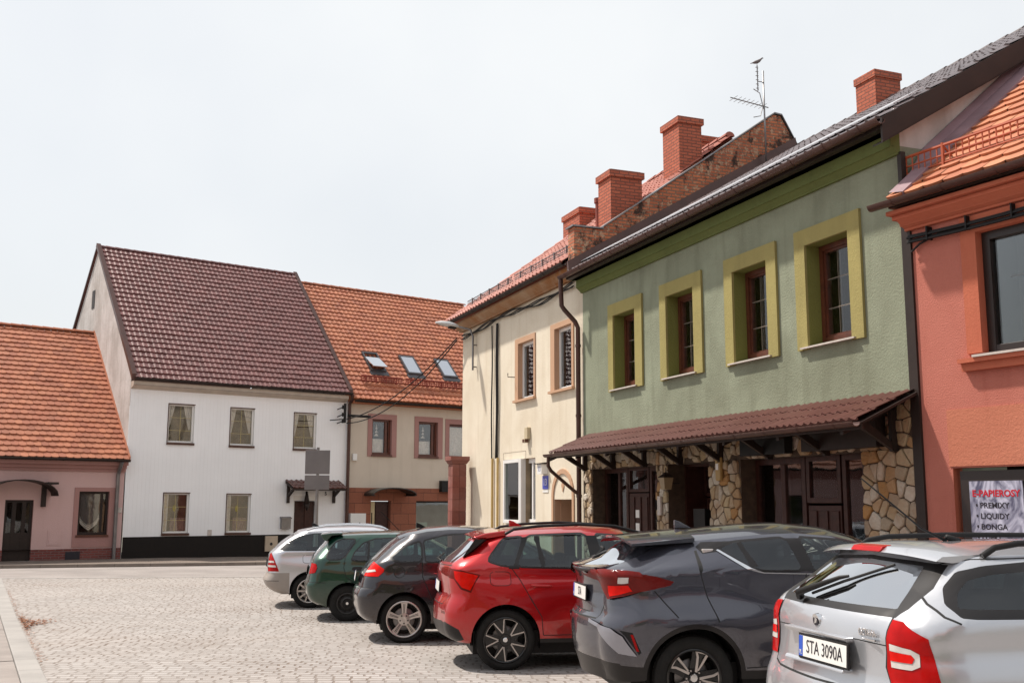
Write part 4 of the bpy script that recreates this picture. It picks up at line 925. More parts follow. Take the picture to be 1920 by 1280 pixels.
for i, uu in enumerate((8.55, 10.1, 11.65)):
    hd = .70; wd = .58; d0 = .72; z0 = 5.12 + rs*(d0+.38)
    def Q(u, s_, h): return (u, -(d0 + s_/nrm + nD*h), z0 + rs*s_/nrm + nZ*h)
    mb = MB(T)
    L_ = 1.05
    for (a, b, s0, s1) in ((uu, uu+.06, 0, L_), (uu+wd, uu+wd+.06, 0, L_), (uu+.06, uu+wd, 0, .07), (uu+.06, uu+wd, L_-.07, L_)):
        mb.hexa([Q(a, s0, .0), Q(b, s0, .0), Q(b, s1, .0), Q(a, s1, .0), Q(a, s0, .11), Q(b, s0, .11), Q(b, s1, .11), Q(a, s1, .11)])
    mb.hexa([Q(uu-.06, -.2, .04), Q(uu+wd+.12, -.2, .04), Q(uu+wd+.12, 0, .05), Q(uu-.06, 0, .05), Q(uu-.06, -.2, .055), Q(uu+wd+.12, -.2, .055), Q(uu+wd+.12, 0, .065), Q(uu-.06, 0, .065)])
    fr_ = mb.build('skylight', reg('skylight_frame', plain, (.08, .075, .08), .4, .3), bh)
    mb = MB(T)
    if i == 0:   # tilted open
        mb.hexa([Q(uu+.03, .02, .24), Q(uu+wd+.03, .02, .24), Q(uu+wd+.03, L_*.72, .06), Q(uu+.03, L_*.72, .06), Q(uu+.03, .02, .28), Q(uu+wd+.03, .02, .28), Q(uu+wd+.03, L_*.72, .10), Q(uu+.03, L_*.72, .10)])
    else: mb.hexa([Q(uu+.05, .06, .08), Q(uu+wd+.01, .06, .08), Q(uu+wd+.01, L_-.06, .08), Q(uu+.05, L_-.06, .08), Q(uu+.05, .06, .10), Q(uu+wd+.01, .06, .10), Q(uu+wd+.01, L_-.06, .10), Q(uu+.05, L_-.06, .10)])
    p_ = mb.build('pane', reg('skylight_glass', plain, (.12, .14, .15), .04, 0, .05, 3, 0, 60, 1.0, 1.0), fr_)
    p_.data.materials[0] = reg('sky_mirror_glass', glassy, (.1, .1, .1), .62)
    MB(T).hexa([Q(uu+.04, .05, .0), Q(uu+wd, .05, .0), Q(uu+wd, L_-.05, .0), Q(uu+.04, L_-.05, .0), Q(uu+.04, .05, .02), Q(uu+wd, .05, .02), Q(uu+wd, L_-.05, .02), Q(uu+.04, L_-.05, .02)]).build('lining', M_int, fr_)
GM = MATS['red_guard_paint']
for a, b in ((7.95, 9.6), (9.75, 12.3)): snow_guard(T, bh, reg('dark_red_guard', plain, (.22, .03, .015), .6), a, b, .28, 5.12+rs*.66, nD, nZ, .2, .10, 4, 2.2)
bd = panel_door(T, bh, 8.5, 9.05, -.4, 1.68, -.16, M_woodbr, 1); MB(T).box((8.30, -.17, -.4), (8.5, -.1, 1.68)).box((8.37, -.099, -.2), (8.41, -.095, 1.3), 1).build('side_panel', [reg('cream_board2', plain, (.6, .5, .3), .6), M_wdark], bh)
mb = MB(T)
arc = [(8.85 + .85*math.cos(math.pi*k/12), 1.88 + .24*math.sin(math.pi*k/12)) for k in range(13)]
vs = [(p[0], 0, p[1]) for p in arc] + [(p[0], .7, p[1]) for p in arc] + [(p[0], 0, p[1]+.03) for p in arc] + [(p[0], .7, p[1]+.03) for p in arc]
mb.add(vs, [(i, i+1, 14+i, 13+i) for i in range(12)] + [(26+i, 27+i, 40+i, 39+i) for i in range(12)] + [(13+i, 14+i, 40+i, 39+i) for i in range(12)])
mb.tube([(8.05, .03, 1.88), (8.05, .7, 1.88)], .02, 5); mb.tube([(9.65, .03, 1.88), (9.65, .7, 1.88)], .02, 5); mb.build('door_canopy', reg('smoked_canopy', plain, (.03, .028, .025), .3), bh)
window(T, bh, 10.10, 14.0, .1, 1.70, -.18, M_wdark, .06, [11.9], [], M_glass, .06, room=reg('pale_shop_room', plain, (.38, .34, .30), .9), rdep=1.2, name='shop_window')
MB(T).box((10.15, -.3, .1), (10.75, -.27, .95)).build('window_notice', reg('mint_notice', plain, (.5, .6, .52), .5), bh)
MB(T).box((11.06, .02, 2.02), (13.0, .20, 2.42)).build('sign_panel', M_black, bh)
MB(T).box((7.52, 0, 3.05), (7.68, .08, 3.28)).build('alarm_box', M_white, bh, bevel=.01)
MB(T).box((7.42, .022, -.2), (8.0, .2, 1.28)).box((7.42, .201, .88), (7.45, .21, .98), 1).box((7.75, .201, .88), (7.78, .21, .98), 1).build('meter_cupboard', [M_white, M_ink], bh)
# ---- pink house
ph, T = FL.root(0, -.02, 'pink_house', 'low pink house with bright orange beaver tail tile roof and dark arched door canopy', 'house')
hp = [(-1.29, -.44, .68, 1.94), (-3.24, -2.50, -.6, 1.69)]
mb = MB(T); wall(mb, -9, -.04, .32, 2.55, [(-1.29, -.44, .68, 1.94), (-3.24, -2.50, .32, 1.69), (-6.3, -5.4, .68, 1.94)], 0, 0, .14, 1)
wall(mb, -9, -.04, -.6, .32, [(-3.24, -2.50, -.6, .32)], .03, 2, .16, 2)
mb.build('wall', [M_pink, M_pinkdark, M_brickpl], ph, recalc=False)
MB(T).box((-1.42, .001, .35), (-1.29, .02, 2.05)).box((-.44, .001, .35), (-.28, .02, 2.05)).box((-1.29, .001, 1.94), (-.44, .02, 2.05)).box((-1.29, .001, .35), (-.44, .02, .66)).build('window_surround', M_pinkdark, ph)
wn = window(T, ph, -1.29, -.44, .70, 1.94, -.14, M_wdark, .07, [-.62], [], depth=.06, room=M_int, glass=M_wglass, tm=.07)
window(T, ph, -6.3, -5.4, .70, 1.94, -.14, M_wdark, .07, [], [], depth=.06)
MB(T).box((-1.33, -.1, .64), (-.42, .05, .70)).build('window_sill', M_mahog, ph)
lace = [(-1.22, 1.88), (-.66, 1.88), (-.66, 1.15), (-.72, 1.0), (-.82, .9), (-.94, .82), (-1.06, .9), (-1.16, 1.0), (-1.22, 1.15)]
MB(T).prism(lace, lambda p: (p[0], -.17, p[1]), lambda p: (p[0], -.172, p[1])).build('lace_curtain', reg('grey_net', plain, (.16, .15, .16), .9, 0, .2, 30), wn)
mb = MB(T)
lw = lace[2:] 
for k in range(len(lw)-1):
    a, b = lw[k], lw[k+1]
    for j in range(4):
        t = (j+.5)/4; x = a[0]*(1-t)+b[0]*t; z = a[1]*(1-t)+b[1]*t
        for rr, dz in ((.025, .03), (.018, .085), (.012, .13)): mb.prism([(x+rr*math.cos(q*1.0472), z+dz+rr*math.sin(q*1.0472)) for q in range(6)], lambda p: (p[0], -.163, p[1]), lambda p: (p[0], -.166, p[1]))
mb.build('lace_edge', M_curt, wn)
tiles(T, ph, 'roof', T_orange, -9, -.0, -.36, 2.86, 4.2, 7.2, .20, .235, 'beaver', .045, overlap=.10)
MB(T).quad([(-9, .3, 2.80), (-.0, .3, 2.80), (-.0, -4.2, 7.14), (-9, -4.2, 7.14)]).quad([(-9, -8.7, 2.80), (-.0, -8.7, 2.80), (-.0, -4.2, 7.14), (-9, -4.2, 7.14)]).build('roof_deck', M_wdark, ph)
caps(T, ph, 'ridge_cap', T_orange, (-9, -4.2, 7.22), (-.04, -4.2, 7.22), .10, .32)
MB(T).hexa([(-.05, .36, 2.84), (.0, .36, 2.84), (.0, -4.2, 7.2), (-.05, -4.2, 7.2), (-.05, .36, 2.95), (.0, .36, 2.95), (.0, -4.2, 7.30), (-.05, -4.2, 7.30)]).build('verge_board', T_orange, ph)
gutter(T, ph, -9, -.02, .40, 2.86, .065, M_wdark)
MB(T).box((-9, 0, 2.70), (-.02, .26, 2.80)).box((-9, 0, 2.60), (-.02, .12, 2.70)).box((-9, 0, 2.51), (-.02, .05, 2.60)).build('cornice', M_pinkdark, ph)
MB(T).tube([(-.25, .40, 2.8), (-.25, .14, 2.52), (-.25, .09, 2.42), (-.25, .09, -.02)], .055, 8).build('downpipe', M_greymetal, ph, smooth=True, autos=40)
MB(T).box((-2.08, .001, .42), (-1.70, .012, .85)).box((-2.04, .012, .45), (-1.74, .02, .82)).build('meter_cupboard', M_pink, ph)
MB(T).box((-1.58, .031, .02), (-1.18, .036, .24)).build('cellar_vent', M_ink, ph)
MB(T).box((-.17, .0, 1.33), (-.07, .03, 1.48)).build('door_bell', M_pale, ph)
mb = MB(T); bars(mb, -3.24, -2.5, -.1, 1.69, -.14, -.08, .07, [-2.98, -2.72], [], .1); mb.box((-3.2, -.13, -.1), (-2.55, -.09, .78)); pd = mb.build('door', M_wdark, ph)
MB(T).box((-3.2, -.12, .7), (-2.55, -.11, 1.6)).build('pane', M_glass, pd); MB(T).box((-3.4, -.6, -.1), (-2.4, -.55, 1.8)).build('room_lining', M_int, pd)
mb = MB(T)
arc = [(-2.95 + .90*math.cos(math.pi*k/12), 1.80 + .42*math.sin(math.pi*k/12)) for k in range(13)]
vs = [(p[0], 0, p[1]) for p in arc] + [(p[0], .8, p[1]) for p in arc] + [(p[0], 0, p[1]+.03) for p in arc] + [(p[0], .8, p[1]+.03) for p in arc]
mb.add(vs, [(i, i+1, 14+i, 13+i) for i in range(12)] + [(26+i, 27+i, 40+i, 39+i) for i in range(12)] + [(13+i, 14+i, 40+i, 39+i) for i in range(12)])
mb.box((-2.32, .0, 1.50), (-2.2, .1, 2.1)); mb.box((-2.32, .0, 2.12), (-2.05, .75, 2.18)); mb.build('door_canopy', M_wdark, ph)
MB(T).box((-3.3, .03, -.2), (-2.4, .5, .02)).build('door_step', M_conc, ph)

# ============================================================ unseen houses added behind the photographer to darken reflections
def back_house(x0, x1, y, eave, ridge, wm, rm_, label):
    h = empty('house', ((x0+x1)/2, y, .1), 0, label, 'house', 'unseen houses added behind the viewer for darker reflections')
    w_ = (x1-x0)/2; mb_ = MB(); mb_.box((-w_+.02, -9, -.6), (w_-.02, 0, eave)); mb_.build('wall', wm, h)
    mb_ = MB(); mb_.prism([(.5, eave-.1), (-4.5, ridge), (-9.5, eave-.1), (-9.4, eave-.2), (-4.5, ridge-.15), (.4, eave-.2)], lambda p: (-w_, p[0], p[1]), lambda p: (w_, p[0], p[1])); mb_.build('roof', rm_, h)
    n = int((x1-x0)/2.4)
    for i in range(n):
        xx = -w_ + (i+.5)*(x1-x0)/n
        for z in (1.0, 4.0):
            if z + 1.4 > eave: continue
            f = MB(); f.box((xx-.5, .0, z), (xx+.5, .04, z+1.4)); f = f.build('window', M_white, h); MB().box((xx-.43, .04, z+.07), (xx+.43, .05, z+1.33)).build('pane', M_int, f)
back_house(-40, -22, -20, 6.5, 11.5, M_beige, T_orange, 'unseen long beige house added behind the photographer to darken reflections, left end of the row')
back_house(-22, -9, -21, 8.5, 13.5, M_beige, T_brown, 'unseen tall beige house added behind the photographer to darken reflections')
back_house(-9, 6, -20, 7.5, 12.5, M_frieze, T_orange, 'unseen olive rendered house added behind the photographer to darken reflections')
back_house(6, 24, -21, 8.0, 13.0, M_gable, T_brown, 'unseen long grey rendered house added behind the photographer to darken reflections, right end of the row')
# ============================================================ CARS
def S(pts):
    """smooth curve through points (Catmull-Rom / Hermite on x)"""
    xs = np.array([p[0] for p in pts], float); ys = np.array([p[1] for p in pts], float)
    o = np.argsort(xs); xs, ys = xs[o], ys[o]
    d = np.diff(ys)/np.maximum(np.diff(xs), 1e-6); m = np.zeros(len(xs)); m[0], m[-1] = d[0], d[-1]
    for i in range(1, len(xs)-1): m[i] = 0 if d[i-1]*d[i] <= 0 else 2*d[i-1]*d[i]/(d[i-1]+d[i])
    def f(x):
        x = np.clip(np.asarray(x, float), xs[0], xs[-1]); i = np.clip(np.searchsorted(xs, x) - 1, 0, len(xs)-2)
        h = xs[i+1]-xs[i]; t = (x-xs[i])/h
        return (2*t**3-3*t**2+1)*ys[i] + (t**3-2*t**2+t)*h*m[i] + (-2*t**3+3*t**2)*ys[i+1] + (t**3-t**2)*h*m[i+1]
    return f
def dens(pts, step=.035, closed=True):
    out_ = []; n = len(pts)
    for i in range(n if closed else n-1):
        a, b = np.array(pts[i], float), np.array(pts[(i+1) % n], float); k = max(1, int(np.ceil(np.linalg.norm(b-a)/step)))
        out_ += [tuple(a + (b-a)*j/k) for j in range(k)]
    if not closed: out_.append(tuple(pts[-1]))
    return out_
def rnd(pts, r=.25, it=2):
    """corner cutting"""
    for _ in range(it):
        n = len(pts); q = []
        for i in range(n):
            a, b = np.array(pts[i], float), np.array(pts[(i+1) % n], float); q += [tuple(a*(1-r)+b*r), tuple(a*r+b*(1-r))]
        pts = q
    return pts
def pip(P, poly):
    x, y = P[:, 0], P[:, 1]; ins = np.zeros(len(P), bool); n = len(poly)
    for i in range(n):
        x1, y1 = poly[i]; x2, y2 = poly[(i+1) % n]
        if y1 == y2: continue
        c = ((y1 > y) != (y2 > y)) & (x < (x2-x1)*(y-y1)/(y2-y1) + x1); ins ^= c
    return ins
M_cglass = reg('car_glass', glassy, (.50, .62, .60), .025, .01, 1.5)
M_privacy = reg('privacy_glass', glassy, (.12, .12, .13), .03, .01, 1.5)
M_rearg = reg('rear_screen_glass', glassy, (.22, .25, .25), .52, .01, 1.55)
M_gap = reg('panel_gap', plain, (.008, .008, .008), .8)
M_trim = reg('satin_black_trim', plain, (.012, .010, .010), .35, 0, .1, 5, 0, 60, 0, .35)
def lampmat(name, c, coat=1.0):
    m = NM(name); v = m.co()
    m.base(m.mixc(m.mapr(m.noise(v, 11, 2), .35, .7, 0, .5), c, tuple(x*.5 for x in c))); m.p(Roughness=.12); m.b.inputs['Coat Weight'].default_value = .12; m.b.inputs['Coat Roughness'].default_value = .02; m.b.inputs['Specular IOR Level'].default_value = .12
    return m.m
M_lred = reg('red_lens', lampmat, (.42, .004, .004)); M_lbright = reg('bright_red_lens', lampmat, (.70, .006, .002)); M_lclear = reg('clear_lens', lampmat, (.62, .58, .55)); M_lsmoke = reg('dark_red_lens', lampmat, (.16, .012, .01))
M_seat = reg('seat_fabric', plain, (.05, .048, .05), .9, 0, .2, 20)
M_plate = reg('plate_white', plain, (.72, .71, .68), .4, 0, .04)
M_blue = reg('plate_blue', plain, (.02, .08, .45), .4, 0, .03)
def wheel_builder(style, Rt, Rr, width):
    """wheel facing -y; returns list of (name, MB, mats, smooth)"""
    hw = width/2
    tp = [(Rr-.005, hw*.8), (Rr+.012, hw*.93), (Rr+.04, hw*.99), (Rt-.03, hw*.96), (Rt-.008, hw*.80), (Rt, hw*.55), (Rt+.001, 0), (Rt, -hw*.55), (Rt-.008, -hw*.8), (Rt-.03, -hw*.96), (Rr+.04, -hw*.99), (Rr+.012, -hw*.93), (Rr-.005, -hw*.8)]
    def lathe(mb_, prof, n=56, m=0):
        vs = [(r*math.cos(2*math.pi*k/n), y, r*math.sin(2*math.pi*k/n)) for r, y in prof for k in range(n)]
        fs = [(i*n+k, i*n+(k+1) % n, (i+1)*n+(k+1) % n, (i+1)*n+k) for i in range(len(prof)-1) for k in range(n)]
        mb_.add(vs, fs, m)
    ty = MB(); lathe(ty, tp)
    for k in range(60):   # tread blocks
        a = 2*math.pi*k/60
        for y0, y1 in ((-hw*.5, -.005), (.005, hw*.5)):
            ca, sa, cb, sb = math.cos(a), math.sin(a), math.cos(a+.075), math.sin(a+.075)
            ty.hexa([((Rt-.004)*ca, y0, (Rt-.004)*sa), ((Rt-.004)*cb, y0, (Rt-.004)*sb), ((Rt-.004)*cb, y1, (Rt-.004)*sb), ((Rt-.004)*ca, y1, (Rt-.004)*sa), ((Rt+.005)*ca, y0, (Rt+.005)*sa), ((Rt+.005)*cb, y0, (Rt+.005)*sb), ((Rt+.005)*cb, y1, (Rt+.005)*sb), ((Rt+.005)*ca, y1, (Rt+.005)*sa)])
    rm = MB(); f = -hw*.86
    lathe(rm, [(Rr-.002, -hw*.9), (Rr-.012, -hw*.93), (Rr-.022, -hw*.88), (Rr-.03, -hw*.6), (Rr-.045, hw*.7)], 56, 1 if style in ('twin7', 'star5') else 0)
    dk = MB(); lathe(dk, [(Rr-.045, hw*.55), (.02, hw*.55)], 40, 0); lathe(dk, [(.15 if Rr > .18 else .11, -.02), (.15 if Rr > .18 else .11, .0), (.05, -.02)], 32, 1)
    def spoke(poly, y0, y1, m, taper=.012):
        """poly in (radial, tangential)"""
        def g(a, base_y, off):
            ca, sa = math.cos(a), math.sin(a)
            return lambda p: (p[0]*ca - p[1]*sa, base_y + off*(1-p[0]/Rr), p[0]*sa + p[1]*ca)
        return g
    def addsp(a, poly, y, th, m, dish=.0):
        ca, sa = math.cos(a), math.sin(a)
        rm.prism(poly, lambda p: (p[0]*ca-p[1]*sa, y + dish*(1-p[0]/Rr), p[0]*sa+p[1]*ca), lambda p: (p[0]*ca-p[1]*sa, y + th + dish*(1-p[0]/Rr), p[0]*sa+p[1]*ca), m)
    o = Rr-.02
    if style == 'five':
        for k in range(5):
            a = R(90+72*k); addsp(a, [(.05, -.032), (o*.55, -.030), (o, -.045), (o, .045), (o*.55, .030), (.05, .032)], f, .035, 0, .03)
            addsp(a, [(.075, -.006), (o*.9, -.012), (o*.9, -.004), (.075, .0)], f-.002, .004, 1, .03)
            addsp(a, [(.075, .004), (o*.9, .006), (o*.9, .014), (.075, .009)], f-.002, .004, 1, .03)
        lathe(rm, [(.085, f+.03), (.08, f+.018), (.035, f+.012), (0.001, f+.014)], 30, 0)
        for k in range(5): a = R(54+72*k); rm.tube([(.055*math.cos(a), f+.004, .055*math.sin(a)), (.055*math.cos(a), f+.03, .055*math.sin(a))], .011, 8, 1)
    elif style == 'steel':
        lathe(rm, [(o+.01, f+.03), (o*.86, f+.045), (o*.62, f+.02), (o*.5, f+.01), (o*.42, f+.03), (.03, f+.03)], 40, 0)
        for k in range(9): a = R(40*k+10); rm.tube([(o*.74*math.cos(a), f+.025, o*.74*math.sin(a)), (o*.74*math.cos(a), f+.04, o*.74*math.sin(a))], .018, 8, 1)
        rm.tube([(0, f-.01, 0), (0, f+.03, 0)], .022, 12, 2); rm.tube([(0, f+.018, 0), (0, f+.03, 0)], .06, 16, 1)
    elif style == 'twin7':   # black wheel, pale V outlines
        lathe(rm, [(.065, f+.02), (.06, f+.012), (.001, f+.012)], 24, 1); lathe(rm, [(.027, f+.004), (.022, f+.0), (.001, f+.0)], 20, 2)
        for k in range(5):
            a0 = R(90+72*k+20)
            addsp(a0, [(.05, -.05), (o, -.075), (o, .075), (.05, .05)], f+.012, .03, 1, .012)
            for s_, ang in ((-1, a0-.10), (1, a0+.10)):
                ca, sa = math.cos(a0), math.sin(a0)
                p0 = (.078, s_*.004); p1 = (o-.004, s_*.066)
                dx, dy = p1[0]-p0[0], p1[1]-p0[1]; l = math.hypot(dx, dy); nx, ny = -dy/l*.0065, dx/l*.0065
                addsp(a0, [(p0[0]-nx, p0[1]-ny), (p1[0]-nx, p1[1]-ny), (p1[0]+nx, p1[1]+ny), (p0[0]+nx, p0[1]+ny)], f+.004, .012, 0, .012)
            if k < 5:   # rim arc on alternate spans
                for q in range(5):
                    t0 = a0 + .285 + q*.137; t1 = t0+.14
                    rm.hexa([(r_*math.cos(t), y_, r_*math.sin(t)) for y_ in (f+.004, f+.014) for (r_, t) in ((o-.008, t0), (o-.008, t1), (o+.001, t1), (o+.001, t0))], 0)
    elif style == 'star5':
        lathe(rm, [(.085, f+.035), (.075, f+.022), (.001, f+.02)], 30, 1); lathe(rm, [(.036, f+.012), (.03, f+.004), (.001, f+.004)], 20, 2)
        for k in range(5):
            a = R(90+72*k-8)
            addsp(a, [(.055, -.045), (o*.75, -.035), (o, -.06), (o, .06), (o*.75, .05), (.055, .045)], f+.012, .035, 1, .02)
            addsp(a, [(.05, -.022), (o*.8, -.004), (o, .018), (o, .036), (o*.78, .014), (.05, .0)], f, .02, 0, .02)
            addsp(a, [(o*.30, -.03), (o*.62, -.058), (o, -.085), (o, -.062), (o*.64, -.040), (o*.30, -.018)], f, .02, 0, .02)
            addsp(a, [(o*.94, -.085), (o*.99, -.085), (o*1.0, .03), (o*.95, .03)], f, .02, 0, .02)
            a2 = a + R(36); rm.tube([(.062*math.cos(a2), f+.01, .062*math.sin(a2)), (.062*math.cos(a2), f+.035, .062*math.sin(a2))], .008, 7, 0)
    else:
        for k in range(10): addsp(R(36*k), [(.04, -.013), (o, -.016), (o, .016), (.04, .013)], f, .03, 0, .02)
        lathe(rm, [(.07, f+.03), (.06, f+.016), (.001, f+.014)], 24, 0)
    return ty, rm, dk
def make_car(name, label, sp):
    root = empty(name, sp['loc'], sp['rot'], label, 'car', 'cars parked in a row on the square')
    paint = sp['paint']; W0 = sp['W']; xrf = S([(z, x) for x, z in sp['rear']]); r = sp.get('r', .26); cr = sp.get('crown', .06)
    # top edge polyline from roof rear to front bottom
    TE = sp['top']; xroof0 = TE[0][0]
    te_dense = dens(TE, .06, False)
    ztop = S(sorted({round(p[0], 3): p for p in TE if p[0] <= sp['xfmax']}.values())) if False else None
    tex = np.array([p[0] for p in te_dense]); tez = np.array([p[1] for p in te_dense])
    k_max = int(np.argmax(tex)) + 1
    def zt(x): return np.interp(x, tex[:k_max], tez[:k_max])
    belt = S(sp['belt']); zr = sp['roofz']; Wr = sp['Wroof']
    zs = sp['z0']; L1 = sp['xfmax']; ext = sp.get('extra')
    lowf = S([(zs-.1, .93), (zs, .955), (zs+.15, .985), (.55, 1.0), (.78, .992), (.95, .965)])
    def W(x, z):
        x, z = np.broadcast_arrays(np.asarray(x, float), np.asarray(z, float))
        b = belt(x); lo = W0*lowf(np.minimum(z, b)); t = np.clip((z-b)/np.maximum(zr-b, .1), 0, 1.3)
        up = lo + (Wr-lo)*t**1.12
        zz = zt(x); e = np.clip((z-(zz-.07))/.07, 0, 1); up = up - sp.get('edge', .045)*e**2
        tap = np.clip((L1-.75-x)/.75, -1, 0); wt = 1 - .13*tap**2; 
        cab = 1 - sp.get('cabtaper', .09)*np.clip((sp.get('cabx', .55)-x)/.8, 0, 1.6)**1.5*np.clip((z-b)/.15, 0, 1)
        v = np.where(z > b, up, lo)*wt*cab + sp.get('fender', .018)*np.exp(-((x)/.42)**2 - ((z-.66)/.2)**2) + sp.get('fender', .018)*np.exp(-((x-sp['wb'])/.42)**2 - ((z-.66)/.2)**2)
        if ext: v = v + ext(x, z)
        return v
    wc_ = lambda z: W(xrf(z)+r, z)
    def s2D(p):
        x, z = p; xr = float(xrf(z)); wc = float(wc_(z)); t = (x-xr)/r
        if t >= 1: return (wc + x - xr, z)
        return (wc - r + math.acos(1-max(0, min(1, t)))*4*r/math.pi, z)
    def r2D(p):
        y, z = p; y = abs(y) if y < 0 else -y; wc = float(wc_(z)); q = (y-(wc-r))/r
        if q <= 0: return (y, z)
        return (wc - r + math.asin(max(0, min(1, q)))*4*r/math.pi, z)
    def m3(D, z):
        xr = xrf(z); wc = wc_(z); A = np.abs(D)
        ph_ = np.clip((A-(wc-r))/(2*r), 0, 1)*math.pi/2
        xrear = xr - cr*(1-np.clip(A/(wc-r), 0, 1)**2); side = A > wc + r
        xs_ = xr + (A-wc); x = np.where(A <= wc-r, xrear, np.where(side, xs_, xr + r*(1-np.cos(ph_))))
        y = np.where(A <= wc-r, A, np.where(side, W(np.where(side, xs_, 0), z), (wc-r) + r*np.sin(ph_)))
        return np.stack([x, -np.sign(D)*y*(D != 0), z], 1)
    # outer loop of right half (D>=0)
    arches = sp['arch']; zb = zs
    bot = []
    x = L1 - .05
    def archpts(cx, ra, cz):
        a0 = math.asin((zb-cz)/ra) if abs(zb-cz) < ra else 0
        return [(cx + ra*math.cos(t), cz + ra*math.sin(t)) for t in np.linspace(a0, math.pi-a0, 26)]
    sidebottom = [(L1-.05, zb)] + archpts(sp['wb'], arches[1], arches[2]) + archpts(0, arches[0], arches[2]) + [(sp['botrear'][0], sp['botrear'][1])]
    ztop0 = TE[0][1]; ctop = sp.get('topcrown', .06); wtp = float(wc_(ztop0-.001))
    rt = [(-y, ztop0 + ctop*(1-(y/(wtp-r*.4))**2.6)) for y in np.linspace(0, (wtp-r)*1.0, 10)]
    zrb = sp['botrear'][1]
    loop = [(0.0, zrb)] + [(0.0, z) for z in np.linspace(zrb, rt[0][1], 30)[1:-1]]
    loop += [r2D(p) for p in rt]
    te_s = [p for p in dens([(float(xrf(ztop0))+.01, ztop0)] + [p for p in TE if p[0] > float(xrf(ztop0))+.02], .05, False)]
    loop += [s2D(p) for p in te_s]
    loop += [s2D(p) for p in dens([te_s[-1]] + sidebottom, .04, False)[1:]]
    wcb = float(wc_(zrb)); loop += [(D, zrb) for D in np.linspace(s2D(sidebottom[-1])[0], 0, 22)[1:-1]]
    # drop near duplicates
    lp = [loop[0]]
    for p in loop[1:]:
        if math.hypot(p[0]-lp[-1][0], p[1]-lp[-1][1]) > .004: lp.append(p)
    loop = lp
    regs = []
    for (nm, mt, kind, poly, opt) in sp['regions']:
        mir = opt.get('mirror', True)
        if kind == 's': P2 = [s2D(p) for p in dens(poly, .03)]
        elif kind == 'r': P2 = [r2D(p) for p in dens(poly, .03)]
        elif kind == 'l':    # thin strip along a side polyline
            w_ = opt.get('w', .0045); A = [np.array(s2D(p)) for p in dens(poly, .04, False)]; lft, rgt = [], []
            for i, a in enumerate(A):
                d = A[min(i+1, len(A)-1)] - A[max(i-1, 0)]; d = d/max(np.linalg.norm(d), 1e-9); n2 = np.array([-d[1], d[0]])*w_
                lft.append(tuple(a+n2)); rgt.append(tuple(a-n2))
            P2 = lft + rgt[::-1]
        elif kind == 'rl':
            w_ = opt.get('w', .0045); A = [np.array(r2D(p)) for p in dens(poly, .04, False)]; lft, rgt = [], []
            for i, a in enumerate(A):
                d = A[min(i+1, len(A)-1)] - A[max(i-1, 0)]; d = d/max(np.linalg.norm(d), 1e-9); n2 = np.array([-d[1], d[0]])*w_
                lft.append(tuple(a+n2)); rgt.append(tuple(a-n2))
            P2 = lft + rgt[::-1]
        elif kind == 'm':    # mixed: ('r',y,z) / ('s',x,z)
            q = [(r2D if p[0] == 'r' else s2D)(p[1:]) for p in poly]; P2 = dens(q, .03)
        regs.append((nm, mt, P2, opt))
    V = [Vector(p) for p in loop]; E = [(i, (i+1) % len(loop)) for i in range(len(loop))]
    segs = [(loop[i], loop[(i+1) % len(loop)]) for i in range(len(loop))]
    for nm, mt, P2, opt in regs:
        b = len(V); P2c = [(max(0.0, p[0]), p[1]) for p in P2]; V += [Vector(p) for p in P2c]; E += [(b+i, b+(i+1) % len(P2c)) for i in range(len(P2c))]
        segs += [(P2c[i], P2c[(i+1) % len(P2c)]) for i in range(len(P2c))]
    Lp = np.array(loop); g = .045; gx, gy = np.meshgrid(np.arange(0, Lp[:, 0].max(), g), np.arange(Lp[:, 1].min(), Lp[:, 1].max(), g))
    gx[1::2] += g/2; G = np.stack([gx.ravel(), gy.ravel()], 1); G = G[pip(G, loop)]
    SA = np.array([s_[0] for s_ in segs]); SB = np.array([s_[1] for s_ in segs]); dmin = np.full(len(G), 9.)
    for i in range(0, len(SA), 200):
        a, b = SA[i:i+200], SB[i:i+200]; ab = b-a; l2 = np.maximum((ab**2).sum(1), 1e-12)
        t = np.clip(((G[:, None]-a)*ab).sum(2)/l2, 0, 1); dd_ = np.linalg.norm(G[:, None] - a - t[..., None]*ab, axis=2).min(1); dmin = np.minimum(dmin, dd_)
    G = G[dmin > g*.42]; V += [Vector(tuple(p)) for p in G]
    ov, oe, of, *_ = delaunay_2d_cdt(V, E, [], 0, 1e-5)
    P = np.array([tuple(v) for v in ov]); Fc = np.array([tuple(f) for f in of if len(f) == 3]); ce = P[Fc].mean(1)
    keep = pip(ce, loop); Fc = Fc[keep]; ce = ce[keep]
    a_ = P[Fc]; ar = np.abs((a_[:, 1, 0]-a_[:, 0, 0])*(a_[:, 2, 1]-a_[:, 0, 1])-(a_[:, 2, 0]-a_[:, 0, 0])*(a_[:, 1, 1]-a_[:, 0, 1])); k_ = ar > 1e-9; Fc = Fc[k_]; ce = ce[k_]
    owner = np.full(len(Fc), -1)
    for i, (nm, mt, P2, opt) in enumerate(regs): owner[pip(ce, P2)] = i
    P3 = m3(P[:, 0], P[:, 1]); P3[P[:, 0] < 1e-6, 1] = 0.0
    P3m = P3.copy(); P3m[:, 1] *= -1
    # vertex normals from the analytic surface of the whole shell, shared by all regions
    allF = Fc; fn = np.cross(P3[allF[:, 1]]-P3[allF[:, 0]], P3[allF[:, 2]]-P3[allF[:, 0]])
    ctr = P3[allF].mean(1); outv = ctr - np.array([1.5, 0, .7]); outv[:, 0] *= .2
    flip = (fn*outv).sum(1) < 0; allF = allF.copy(); allF[flip] = allF[flip][:, ::-1]; fn[flip] *= -1
    vn = np.zeros_like(P3)
    for k in range(3): np.add.at(vn, allF[:, k], fn)
